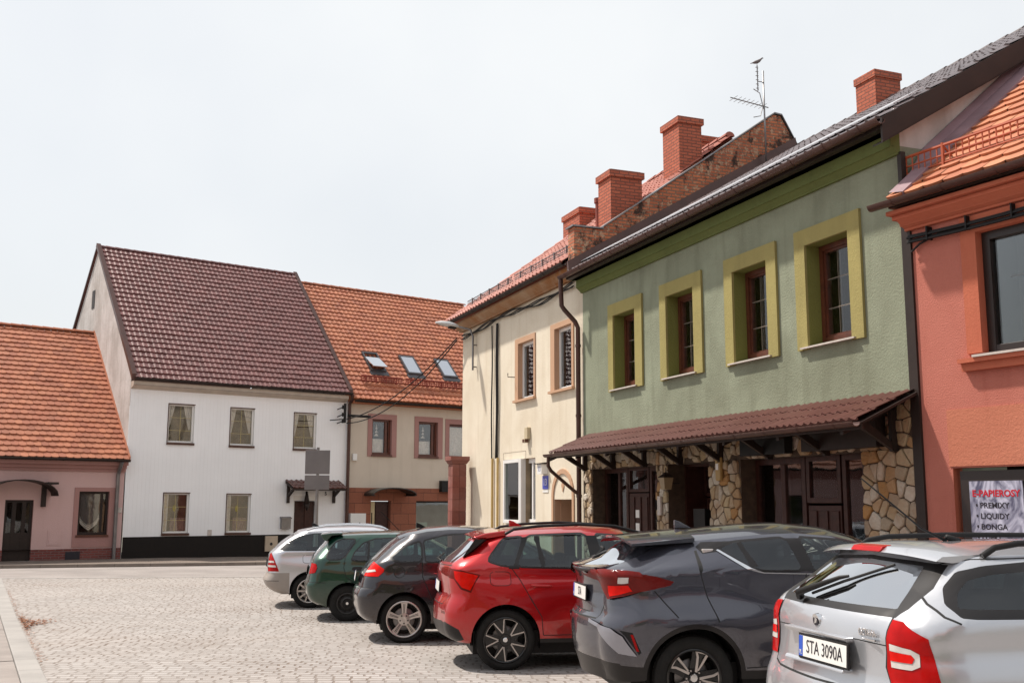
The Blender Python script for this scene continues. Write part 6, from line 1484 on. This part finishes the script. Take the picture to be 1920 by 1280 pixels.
root, W, xrf, m3, r2D, s2D = make_car('parked_car', 'black two door hatchback with silver five spoke wheels and sloping rear', sp)
handle(root, W, .33, .56, .86, M_black); antenna_fin(root, .2, 1.52)
plate(root, 0, .85, -.66, R(8), '')

# ---------------------------------------------------------------- dark green estate
qn = rnd([(-.345, 1.03), (-.33, 1.11), (-.21, 1.27), (-.09, 1.32), (.13, 1.32), (-.06, 1.05), (-.14, 1.01), (-.30, 1.01)], .16, 2)
dn = rnd([(.06, .99), (.11, 1.11), (.25, 1.255), (.45, 1.325), (.85, 1.34), (.90, .985)], .08, 2); fn_ = rnd([(.96, 1.34), (1.25, 1.32), (1.5, 1.22), (1.75, .99), (1.0, .985)], .06, 2)
sp = dict(paint=P_green, W=.85, loc=place((-2.706, 17.795), R(9), .85), rot=R(9),
 rear=[(-.50, .28), (-.62, .34), (-.67, .48), (-.68, .60), (-.645, .66), (-.63, .76), (-.60, .92), (-.56, 1.03), (-.46, 1.16), (-.36, 1.27), (-.30, 1.35), (-.28, 1.40)], r=.22, crown=.05,
 top=[(-.30, 1.36), (-.1, 1.385), (.3, 1.40), (.8, 1.405), (1.1, 1.385), (1.35, 1.31), (1.6, 1.18), (1.85, 1.02), (2.0, .95), (2.55, .87), (2.95, .76), (3.1, .6), (3.12, .42), (3.05, .27)],
 xfmax=3.12, belt=[(-.7, 1.0), (.0, .99), (1.0, .975), (2.0, .93), (3.1, .85)], roofz=1.39, Wroof=.60, z0=.24, wb=2.45, arch=(.335, .335, .30), botrear=(-.44, .27), Rt=.292, Rr=.175, wheel='steel', rim=[R_steel, M_black, M_chrome],
 tcrown=[(0, .04), (.3, .05), (.6, .06), (.8, .10), (1, .12)], topcrown=.04, screen=(1.2, 1.98, .96), seatx=.95, mirror=(1.6, .98), frontz=.68, edge=.045,
 regions=[
  (None, M_trim, 's', offs(qn, .022), {}), (None, M_trim, 's', offs(dn, .02), {}), (None, M_trim, 's', offs(fn_, .02), {}), ('quarter_window', M_cglass, 's', qn, {}), ('rear_door_window', M_cglass, 's', dn, {}), ('front_door_window', M_cglass, 's', fn_, {}),
  (None, M_trim, 'l', [(.33, .99), (.34, 1.31)], dict(w=.01)), (None, M_gap, 'l', [(.20, 1.345), (.02, 1.15), (-.05, 1.02), (-.07, .87), (-.03, .73), (.1, .62), (.36, .34)], {}), (None, M_gap, 'l', [(.93, .97), (.95, .5), (.9, .34), (.36, .34)], {}),
  ('tail_light', M_lred, 's', rnd([(-.66, .94), (-.52, .935), (-.50, .87), (-.53, .79), (-.66, .76)], .1, 1), dict(off=.008)),
  ('rear_window', M_rearg, 'r', rnd([(.0, 1.03), (-.55, 1.05), (-.48, 1.31), (.0, 1.34)], .05, 1), dict(centre=True)),
  (None, M_trim, 's', rnd([(.07, .885), (.24, .885), (.25, .82), (.06, .82)], .2, 1), {}), (None, M_gap, 'l', [(-.68, .64), (-.36, .63)], {}),
 ])
root, W, xrf, m3, r2D, s2D = make_car('parked_car', 'dark green small estate with black steel wheels, between the silver estate and the black hatchback', sp)
MB().prism([(-.47, 1.40), (-.30, 1.425), (-.1, 1.43), (-.12, 1.40), (-.28, 1.385), (-.36, 1.30), (-.40, 1.30)], lambda p: (p[0], -.58, p[1]), lambda p: (p[0], .58, p[1])).build('roof_spoiler', P_green, root, bevel=.01)
plate(root, 0, .80, -.69, R(5), '')
MB().tube([(.9, 0, 1.43), (.55, 0, 1.78)], .006, 5).build('antenna', M_black, root)

# ---------------------------------------------------------------- silver estate (far)
qs = rnd([(-.57, 1.05), (-.40, 1.20), (-.22, 1.30), (.03, 1.345), (.45, 1.36), (.45, 1.05)], .08, 2); ds = rnd([(.52, 1.05), (.52, 1.36), (1.0, 1.36), (1.02, 1.04)], .05, 2); fs_ = rnd([(1.08, 1.36), (1.4, 1.33), (1.7, 1.20), (1.95, 1.02), (1.1, 1.03)], .05, 2)
sp = dict(paint=P_silver, W=.865, loc=place((-3.763, 20.022), R(9), .865), rot=R(9),
 rear=[(-.50, .24), (-.68, .31), (-.80, .42), (-.83, .52), (-.80, .57), (-.77, .62), (-.765, .80), (-.74, .97), (-.66, 1.06), (-.50, 1.21), (-.28, 1.35), (-.2, 1.39)], r=.26, crown=.06,
 top=[(-.26, 1.36), (0, 1.41), (.3, 1.43), (.8, 1.435), (1.2, 1.42), (1.5, 1.35), (1.75, 1.24), (2.05, 1.07), (2.25, .99), (2.9, .92), (3.35, .80), (3.5, .65), (3.52, .45), (3.45, .28)],
 xfmax=3.52, belt=[(-.8, 1.03), (.2, 1.03), (1.0, 1.02), (2.2, .98), (3.5, .9)], roofz=1.42, Wroof=.62, z0=.26, wb=2.71, arch=(.355, .355, .315), botrear=(-.48, .25), Rt=.31, Rr=.22, wheel='multi', rim=[R_silver, R_black, M_chrome],
 tcrown=[(0, .05), (.3, .06), (.6, .07), (.8, .10), (1, .12)], topcrown=.05, screen=(1.4, 2.23, 1.0), seatx=1.1, mirror=(1.8, 1.0), frontz=.72, edge=.05,
 regions=[
  (None, M_trim, 's', offs(qs, .012), {}), (None, M_trim, 's', offs(ds, .02), {}), (None, M_trim, 's', offs(fs_, .02), {}), ('quarter_window', M_cglass, 's', qs, {}), ('rear_door_window', M_cglass, 's', ds, {}), ('front_door_window', M_cglass, 's', fs_, {}),
  ('window_chrome', M_chrome, 'l', [(-.62, 1.04), (-.44, 1.20), (-.26, 1.32), (.0, 1.37), (.5, 1.385)], dict(w=.005, off=.006)),
  (None, reg('putty_bumper', plain, (.33, .29, .26), .45, .1, .08), 's', [(-.9, .22), (-.9, .645), (-.36, .645), (-.36, .22)], {}), (None, MATS['putty_bumper'], 'r', [(-.9, .22), (-.9, .645), (0, .645), (0, .22)], {}),
  ('tail_light', M_lred, 's', rnd([(-.80, .985), (-.71, 1.0), (-.64, .87), (-.55, .67), (-.80, .67)], .05, 1), dict(off=.006)),
  ('tail_light_band', M_lclear, 's', [(-.80, .86), (-.66, .86), (-.64, .825), (-.80, .825)], dict(off=.009, parent='tail_light')), ('tail_light_band', M_lclear, 's', [(-.80, .78), (-.62, .78), (-.60, .745), (-.80, .745)], dict(off=.009, parent='tail_light')),
  (None, M_gap, 'l', rnd([(-.13, .965), (.09, .965), (.09, .82), (-.12, .82)], .15, 2) + [(-.1, .965)], dict(w=.0035)), (None, M_gap, 'l', [(.42, 1.03), (.36, .7), (.5, .4)], {}),
  ('rear_window', M_rearg, 'r', rnd([(.0, 1.06), (-.58, 1.08), (-.48, 1.32), (.0, 1.35)], .05, 1), dict(centre=True)), (None, M_gap, 'l', [(-.82, .50), (-.55, .50)], {}),
 ])
root, W, xrf, m3, r2D, s2D = make_car('parked_car', 'silver estate with striped red rear lights, farthest car at the left end of the row', sp)
rail(root, W, [-.08, .05, .3, .7, 1.1, 1.35, 1.45], [1.41, 1.455, 1.495, 1.51, 1.50, 1.46, 1.42], .58, 0, M_chrome)
plate(root, 0, .80, -.83, R(2), '')
antenna_fin(root, .0, 1.47)

# ---------------------------------------------------------------- bright silver estate (near)
DX = 1.02     # outlines measured from the tailgate, shifted so that x = 0 is the rear axle
def sh(P): return [(p[0]-DX, p[1]) if not isinstance(p[0], str) else ((p[0], p[1]-DX, p[2]) if p[0] == 's' else p) for p in P]
qo = rnd([(.255, 1.135), (.225, 1.20), (.285, 1.28), (.385, 1.355), (.52, 1.385), (.80, 1.405), (1.06, 1.41), (1.08, 1.125)], .10, 2)
do = rnd([(1.17, 1.12), (1.15, 1.41), (1.78, 1.41), (1.83, 1.11)], .05, 2); fo = rnd([(1.90, 1.41), (2.35, 1.395), (2.65, 1.31), (2.95, 1.10), (1.95, 1.10)], .05, 2)
OW = .885; a13 = R(13.5); qi = offs(qo, -.045)
oc = Vector((1.781, 6.112, 0)) + Vector((math.cos(a13), math.sin(a13), 0))*(DX+.02)
sp = dict(paint=P_silver2, W=OW, loc=(oc.x, oc.y, gz(oc.y-.5)), rot=a13,
 rear=sh([(.14, .26), (.0, .33), (-.055, .45), (-.065, .58), (-.055, .68), (-.03, .745), (-.01, .80), (-.005, .9), (-.01, 1.02), (.03, 1.12), (.17, 1.25), (.34, 1.39), (.40, 1.44)]) , r=.27, crown=.075,
 top=sh([(.36, 1.41), (.6, 1.432), (1.0, 1.442), (1.6, 1.445), (2.1, 1.43), (2.4, 1.39), (2.7, 1.29), (3.0, 1.12), (3.2, 1.04), (3.8, .96), (4.2, .86), (4.42, .72), (4.46, .5), (4.40, .3)]),
 xfmax=4.46-DX, belt=sh([(-.1, 1.115), (.5, 1.12), (1.5, 1.105), (3.0, 1.05), (4.4, .95)]), roofz=1.44, Wroof=.66, z0=.29, wb=2.578, arch=(.36, .36, .33), botrear=(.16-DX, .29), Rt=.32, Rr=.22, wheel='multi', rim=[R_silver, R_black, M_chrome],
 tcrown=[(0, .05), (.3, .055), (.6, .07), (.8, .10), (1, .12)], topcrown=.045, screen=(2.35-DX, 3.18-DX, 1.06), seatx=2.05-DX, mirror=(2.85-DX, 1.08), frontz=.78, edge=.05, cabtaper=.11, cabx=.0, fender=.012,
 extra=lambda x, z: .012*np.tanh((z-.93)*-30)*np.exp(-((z-.90)/.10)**2),
 regions=[
  (None, M_trim, 's', sh(qo), {}), (None, M_trim, 's', sh(do), {}), (None, M_trim, 's', sh(offs(fo, .01)), {}),
  ('quarter_window', M_cglass, 's', sh(qi), {}), ('rear_door_window', M_cglass, 's', sh(offs(do, -.025)), {}), ('front_door_window', M_cglass, 's', sh(fo), {}),
  (None, M_gap, 'l', sh([(.235, 1.115), (.18, 1.145), (.165, 1.20), (.20, 1.275), (.29, 1.36), (.40, 1.40), (.50, 1.415)]), dict(w=.004)),
  (None, M_gap, 'l', sh([(.50, 1.415), (1.0, 1.425), (2.2, 1.42), (2.45, 1.37)]), dict(w=.003)),
  (None, M_gap, 'l', sh([(1.12, 1.43), (1.13, 1.1), (1.10, .95), (1.22, .72), (1.38, .45), (1.42, .33)]), {}), (None, M_gap, 'l', sh([(1.88, 1.09), (1.86, .33), (1.42, .33)]), {}), (None, M_gap, 'l', sh([(3.0, 1.06), (3.0, .7), (2.95, .33), (1.86, .33)]), {}),
  (None, M_gap, 'l', sh(rnd([(.60, 1.075), (.86, 1.075), (.88, .93), (.66, .93)], .15, 2) + [(.63, 1.075)]), dict(w=.003)),
  # rear lamp wraps round the corner
  ('tail_light', M_lred, 'm', sh([('r', -.585, 1.115), ('r', -.66, 1.11), ('s', .04, 1.08), ('s', .085, 1.04), ('s', .105, .94), ('s', .115, .80), ('r', -.60, .80), ('r', -.575, .88), ('r', -.575, 1.0)]), dict(off=.006)),
  ('light_surround', M_lclear, 'm', sh([('r', -.60, 1.00), ('s', .03, .985), ('s', .055, .965), ('s', .05, .905), ('s', .025, .885), ('r', -.605, .885)]), dict(off=.009, parent='tail_light')),
  ('brake_lens', M_lbright, 'm', sh([('r', -.60, .966), ('s', .032, .958), ('s', .040, .94), ('s', .030, .916), ('r', -.605, .918)]), dict(off=.012, parent='light_surround')),
  (None, M_trim, 'r', [(.0, 1.13), (-.59, 1.125), (-.625, 1.17), (-.615, 1.27), (-.555, 1.385), (.0, 1.415)], dict(centre=True)),
  ('rear_window', M_rearg, 'r', rnd([(.0, 1.165), (-.555, 1.165), (-.50, 1.27), (-.44, 1.372), (.0, 1.395)], .03, 1), dict(centre=True)),
  (None, M_gap, 'rl', [(0, .995), (-.36, .995), (-.575, .985)], dict(w=.003)),
  (None, M_gap, 'rl', [(-.575, 1.13), (-.565, .88), (-.60, .80), (-.60, .765), (-.50, .745), (0, .74)], dict(w=.006)),
 ])
root, W, xrf, m3, r2D, s2D = make_car('parked_car', 'bright silver estate showing its tailgate with rear wiper, nearest car at the right edge', sp)
X = lambda x: x - DX
# roof edge spoiler with brake light
mb = MB(); ys = np.linspace(-.575, .575, 15); vs = []
for y in ys:
    q = 1-(abs(y)/.575)**2.5; vs += [(X(.30-.055*q), y, 1.405+.032*q), (X(.34-.05*q), y, 1.428+.042*q), (X(.60), y, 1.44+.052*q), (X(.60), y, 1.42+.045*q), (X(.40), y, 1.395+.025*q)]
mb.add(vs, [(i*5+k, i*5+(k+1) % 5, i*5+5+(k+1) % 5, i*5+5+k) for i in range(14) for k in range(5)] + [(0, 1, 2, 3, 4), tuple(range(70, 75))])
spo = mb.build('roof_spoiler', P_silver2, root, smooth=True, autos=35)
MB().hexa([(X(.238), -.15, 1.438), (X(.238), .15, 1.438), (X(.32), .15, 1.438), (X(.32), -.15, 1.438), (X(.262), -.15, 1.466), (X(.262), .15, 1.466), (X(.32), .15, 1.475), (X(.32), -.15, 1.475)]).build('high_brake_light', M_lred, spo, bevel=.005)
rail(root, W, [X(v) for v in (.56, .64, .78, 1.2, 1.8, 2.2, 2.35)], [1.43, 1.475, 1.495, 1.505, 1.50, 1.47, 1.42], .60, 0, M_black)
MB().tube([(X(.78), 0, 1.49), (X(.62), 0.0, 1.56), (X(.24), 0.0, 1.85)], [.010, .006, .004], 6).tube([(X(.86), 0, 1.48), (X(.78), 0, 1.515)], [.028, .014], 8).build('antenna', M_black, root, smooth=True)
plate(root, -.11, .905, X(-.118), R(3), 'STA 3090A', .50)
# plate recess, shelf, wiper, badge
mb = MB(); mb.hexa([(X(-.10), -.33, .972), (X(-.10), .33, .972), (X(-.02), .33, .972), (X(-.02), -.33, .972), (X(-.115), -.34, .998), (X(-.115), .34, .998), (X(-.02), .34, 1.0), (X(-.02), -.34, 1.0)]); mb.build('plate_shelf', P_silver2, root, bevel=.01)
MB().hexa([(X(-.128), -.32, .815), (X(-.128), .32, .815), (X(-.03), .32, .81), (X(-.03), -.32, .81), (X(-.112), -.32, .84), (X(-.112), .32, .84), (X(-.03), .32, .83), (X(-.03), -.32, .83)]).build('plate_ledge', P_silver2, root, bevel=.01)
def rpt(y, z, o): 
    p = m3(np.array([float(r2D((y, z))[0])]), np.array([z]))[0]; return Vector((p[0]-o, y, z + o*.4))
mb = MB(); A = [rpt(.30, 1.155, .02), rpt(.27, 1.165, .055), rpt(.0, 1.27, .045), rpt(-.05, 1.285, .035)]
mb.tube([tuple(v) for v in A], [.026, .022, .012, .008], 8); B = [rpt(.18, 1.18, .02), rpt(-.02, 1.26, .02), rpt(-.28, 1.365, .02)]; mb.tube([tuple(v) for v in B], [.008, .008, .008], 6)
mb.build('rear_wiper', M_black, root, smooth=True, autos=60)
bx = rpt(.0, 1.055, .004)
MB().tube([(bx.x-.004, .0, 1.055), (bx.x+.02, .0, 1.06)], .036, 20).tube([(bx.x-.007, .0, 1.055), (bx.x, .0, 1.055)], .028, 20, 1).add([(bx.x-.0085, .004, 1.075), (bx.x-.0085, -.018, 1.062), (bx.x-.0085, -.012, 1.045), (bx.x-.0085, .012, 1.036), (bx.x-.0085, .008, 1.055)], [(0, 1, 2, 3, 4)], 2).build('badge', [M_chrome, M_ink, M_chrome], root, smooth=True, autos=40)
def rear_text(nm, body, y, z, size, mt, off=.004, sx=.8):
    p = rpt(y, z, off); e = Matrix.Translation(p) @ Matrix.Rotation(R(2), 4, 'Z')
    yaw = R(-7 if y < -.2 else 0)
    M = Matrix.Translation(p) @ Matrix.Rotation(-yaw*0 + (R(8) if y < -.2 else 0), 4, 'Z') @ Matrix(((0, 0, -1, 0), (-1, 0, 0, 0), (0, 1, 0, 0), (0, 0, 0, 1)))
    return text(nm, body, size, mt, root, M, .004, sx=sx, bold=.0012)
rear_text('lettering', 'OCTAVIA', -.45, 1.035, .05, M_chrome, .006, .62)
p_ = rpt(-.45, 1.004, .004)
MB().box((p_.x-.004, -.52, 1.0), (p_.x+.004, -.39, 1.008)).build('lettering_bar', M_chrome, root)
handle(root, W, X(1.2), X(1.42), 1.0, P_silver2)
# ============================================================ STREET THINGS
def part(mbx, nm, mt, par, **k): return mbx.build(nm, mt, par, **k)
sp_ = empty('sign_post', (-5.55, 30.3, -.30), R(4), 'grey metal post carrying two sign panels seen from behind', 'sign')
mb = MB(); mb.tube([(0.02, 0, 0), (.0, 0, 3.5)], .042, 10); mb.build('pole', M_greymetal, sp_, smooth=True, autos=40)
M_signback = reg('sign_back_grey', plain, (.17, .155, .155), .5, .4, .08)
for z0, z1 in ((2.74, 3.42), (2.30, 2.71)):
    MB().box((-.35, -.075, z0), (.35, -.055, z1)).build('sign_panel', M_signback, sp_, bevel=.01)
    MB().box((.22, -.0545, z0+.03), (.31, -.053, z0+.09)).build('maker_sticker', M_white, sp_)
    MB().box((-.3, -.055, z1-.1), (.3, -.03, z1-.07)).box((-.3, -.055, z0+.1), (.3, -.03, z0+.13)).build('clamp_rail', M_greymetal, sp_)
# gate pillar beside the cream house
gp_ = empty('gate_pillar', tuple(FF.world(18.55, .42, -.3)), R(110.85), 'brown red block gate pillar with a flat cap at the corner of the cream house', 'pillar')
M_pil = reg('brown_block', islandcol, [(0, (.17, .05, .038)), (.5, (.22, .065, .048)), (1, (.26, .085, .065))], .8, .4, 30, (.3, .2, .18), 0, .4)
mb = MB()
for i in range(9):
    z0 = i*.34
    for (a, b) in ((-.21, -.005), (.005, .21)):
        mb.box((a, -.21, z0+.006), (b, -.005, z0+.334)); mb.box((a, .005, z0+.006), (b, .21, z0+.334))
mb.box((-.2, -.2, 0), (.2, .2, 3.05)); mb.build('pillar_blocks', M_pil, gp_)
MB().hexa([(-.22, -.22, 3.06), (.22, -.22, 3.06), (.22, .22, 3.06), (-.22, .22, 3.06), (-.28, -.28, 3.16), (.28, -.28, 3.16), (.28, .28, 3.16), (-.28, .28, 3.16)]).box((-.29, -.29, 3.16), (.29, .29, 3.28)).build('cap', M_pil, gp_, bevel=.01)
# street lamp on the cream wall
def FP(u, w_, v): return FF.world(u, w_, v)
lb0 = FP(18.1, 0, 5.5)
sl_ = empty('street_lamp', tuple(lb0), R(110.85), 'pale grey street lamp on a bent pipe arm at the corner of the cream house', 'street lamp')
mb = MB(); mb.tube([(0, .12, 0), (0, .12, 1.0), (.08, .18, 1.22), (.16, .30, 1.26), (.25, .55, 1.32)], .03, 8); mb.tube([(0, 0, .1), (0, .12, .1)], .02, 6); mb.tube([(0, 0, .75), (0, .12, .75)], .02, 6)
mb.build('arm', M_greymetal, sl_, smooth=True, autos=50)
mb = MB(); n = 12; vs = []
for i, (t, rw, rh) in enumerate(((0, .05, .04), (.12, .10, .08), (.35, .15, .11), (.6, .14, .09), (.8, .04, .03))):
    c = Vector((.24 + .12*t, .5 + t*.85, 1.31 + t*.12))
    for k in range(n):
        a = 2*math.pi*k/n; vs.append((c.x + rw*math.cos(a), c.y, c.z + rh*math.sin(a)*(1 if math.sin(a) > 0 else .5)))
mb.add(vs, [(i*n+k, i*n+(k+1) % n, (i+1)*n+(k+1) % n, (i+1)*n+k) for i in range(4) for k in range(n)] + [tuple(range(n)), tuple(range(4*n, 5*n))])
mb.build('lamp_head', reg('lamp_shell', plain, (.5, .5, .5), .4, 0, .06), sl_, smooth=True, autos=50)
MB().hexa([(.19, .57, 1.23), (.37, .57, 1.23), (.37, .8, 1.25), (.19, .8, 1.25), (.19, .57, 1.33), (.37, .57, 1.33), (.37, .8, 1.33), (.19, .8, 1.33)]).build('lamp_glass', M_wdark, sl_, bevel=.02)
# overhead cables from the white house to the cream house
A = FL.world(7.15, .25, 4.42); B = FP(19.25, .25, 6.62)
cb = empty('overhead_cable', (0, 0, 0), 0, 'pair of black overhead cables sagging from the white house corner up to the cream house', 'cable')
for dz, sg in ((0, .55), (-.16, .75)):
    MB().tube([tuple(A.lerp(B, t) + Vector((0, 0, dz*(1-t*.6) - sg*4*t*(1-t)*.8))) for t in np.linspace(0, 1, 26)], .02, 6).build('wire', M_black, cb, smooth=True)
mb = MB()
for z in (4.75, 4.5, 4.28): 
    p = FL.world(6.9, .05, z); q = FL.world(6.9, .45, z+.05); mb.tube([tuple(p), tuple(q)], .022, 6); mb.tube([tuple(q + Vector((0, 0, -.07))), tuple(q + Vector((0, 0, .07)))], .05, 8)
p, q = FL.world(7.1, .2, 4.3), FL.world(7.1, .2, 4.95); mb.tube([tuple(p), tuple(q)], .05, 8); mb.tube([tuple(FL.world(7.1, .25, 4.42)), tuple(FL.world(6.5, .3, 4.35))], .02, 6); mb.tube([tuple(FL.world(7.2, .2, 4.55)), tuple(FL.world(7.9, .55, 4.52))], .05, 8)
mb.build('insulator_bracket', M_black, cb, smooth=True, autos=50)
# aerial with a pigeon on the green roof
ab = FP(10.2, -4.85, 9.9)
ae = empty('tv_antenna', tuple(ab), R(110.85), 'thin rooftop television aerial on a mast above the green roof', 'antenna')
MB().tube([(0, 0, 0), (0, 0, 2.5)], .022, 7).build('mast', M_greymetal, ae, smooth=True)
mb = MB(); mb.tube([(0, -.12, 1.55), (0, .98, 1.66)], .014, 6)
for k in range(8): y = .05 + k*.12; mb.tube([(-.18, y, 1.56+y*.1), (.18, y, 1.56+y*.1)], .006, 4)
mb.tube([(0, .02, 1.5), (0, .12, 1.9), (0, .3, 1.98)], .012, 5); mb.tube([(0, .02, 1.6), (0, .12, 1.3), (0, .32, 1.24)], .012, 5); mb.build('boom', M_greymetal, ae)
mb = MB(); mb.tube([(0, .17, 1.95), (0, .17, 2.62)], .014, 6); mb.tube([(0, 0, 2.2), (0, .17, 2.2)], .012, 5)
for k in range(6): mb.tube([(-.05, .17, 2.0+k*.11), (-.02, .24, 2.0+k*.11)], .008, 4); mb.tube([(.05, .12, 2.0+k*.11), (-.05, .22, 2.0+k*.11)], .012, 5)
mb.build('vertical_array', M_greymetal, ae)
M_bird = reg('pigeon_plumage', plain, (.16, .14, .14), .8, 0, .3, 30)
def bird(name, loc, rz, label, s_=1.0):
    b = empty(name, loc, rz, label, 'bird')
    mb_ = MB(); n = 10; vs = []
    for (x, z, ry, rz_) in ((-.20, .07, .012, .004), (-.13, .085, .03, .016), (-.06, .10, .05, .045), (.02, .115, .055, .056), (.09, .15, .042, .048), (.13, .19, .026, .03), (.155, .215, .024, .026), (.175, .215, .012, .012), (.195, .21, .003, .003)):
        for k in range(n): a = 2*math.pi*k/n; vs.append((x*s_, ry*math.cos(a)*s_, (z+rz_*math.sin(a))*s_))
    mb_.add(vs, [(i*n+k, i*n+(k+1) % n, (i+1)*n+(k+1) % n, (i+1)*n+k) for i in range(8) for k in range(n)] + [tuple(range(n)), tuple(range(8*n, 9*n))])
    mb_.tube([(.0, .02*s_, .06*s_), (.0, .02*s_, 0)], .006, 4); mb_.tube([(.0, -.02*s_, .06*s_), (.0, -.02*s_, 0)], .006, 4)
    mb_.build('body', M_bird, b, smooth=True, autos=60); return b
bird('pigeon', tuple(FP(10.2, -4.68, 9.9+2.62)), R(-10), 'grey pigeon perched on top of the television aerial', .85)
bird('blackbird', tuple(FP(13.0, -4.4, 11.54)), R(10), 'small dark bird sitting behind the tall brick chimney', .9)
# porch lantern, wall boxes on the stonework of the green house
T = lambda u, w_, v: (u, w_, v+.2)
ln = MB(T); ln.box((6.35, .0, 2.0), (6.39, .3, 2.03)); ln.tube([(6.4, .26, 2.3), (6.4, .26, 2.18)], .01, 5)
ln.hexa([(6.33, .19, 1.9), (6.47, .19, 1.9), (6.47, .33, 1.9), (6.33, .33, 1.9), (6.3, .16, 2.12), (6.5, .16, 2.12), (6.5, .36, 2.12), (6.3, .36, 2.12)], 1); ln.hexa([(6.28, .14, 2.12), (6.52, .14, 2.12), (6.52, .38, 2.12), (6.28, .38, 2.12), (6.39, .25, 2.22), (6.41, .25, 2.22), (6.41, .27, 2.22), (6.39, .27, 2.22)])
lo = ln.build('wall_lantern', [M_wdark, reg('lantern_glass', plain, (.3, .22, .13), .3, 0, .2)], gh)
MB(T).box((4.76, .04, 2.03), (4.92, .12, 2.45)).build('bell_box', reg('ochre_box', plain, (.42, .27, .10), .5), gh, bevel=.03)
MB(T).box((4.80, .121, 2.22), (4.88, .125, 2.33)).build('bell_emblem', M_white, gh)
MB(T).box((6.93, .05, 1.42), (7.06, .10, 1.78)).build('intercom', M_pale, gh, bevel=.01)
MB(T).box((5.9, -.40, 1.15), (6.3, -.25, 1.55)).build('letter_box', M_black, gh)
# fallen leaves against the kerb, a loose scatter nobody could count
V, Fc = [], []
r2 = random.Random(3)
for i in range(420):
    t = r2.gauss(0, .35); d = abs(r2.gauss(0, .16)); c = Vector((-7.80, 17.2, 0)) + kd*(t*1.6) - kn*(.03 + d*(1.3 if abs(t) < .3 else .35)); s_ = r2.uniform(.015, .035); a = r2.uniform(0, 6.28)
    z = gz(c.y) + .008 + r2.uniform(0, .03); b = len(V)
    for k, (u_1, v_1) in enumerate(((1, 0), (.1, .5), (-1, 0), (.1, -.5))): V.append((c.x + s_*(u_1*math.cos(a)-v_1*math.sin(a)), c.y + s_*(u_1*math.sin(a)+v_1*math.cos(a)), z + (.01 if k % 2 else 0)*r2.random()))
    Fc.append((b, b+1, b+2, b+3))
for i in range(500):   # crumbs of leaf along the joint
    t = r2.uniform(-5, 7.5); c = Vector((-7.70, 17.0, 0)) + kd*t - kn*(.01+abs(r2.gauss(0, .04))); s_ = r2.uniform(.008, .02); a = r2.uniform(0, 6.28); b = len(V); z = gz(c.y) + .01
    for u_1, v_1 in ((1, 0), (.1, .6), (-1, 0), (.1, -.6)): V.append((c.x + s_*(u_1*math.cos(a)-v_1*math.sin(a)), c.y + s_*(u_1*math.sin(a)+v_1*math.cos(a)), z))
    Fc.append((b, b+1, b+2, b+3))
lv = link_mesh('fallen_leaves', V, Fc, reg('dry_leaf', islandcol, [(0, (.30, .12, .05)), (.5, (.22, .08, .04)), (1, (.5, .3, .2))], .9, .1, 40)); tag(lv, 'small drift of dry brown leaves against the left kerb', 'leaves', None, 'stuff')
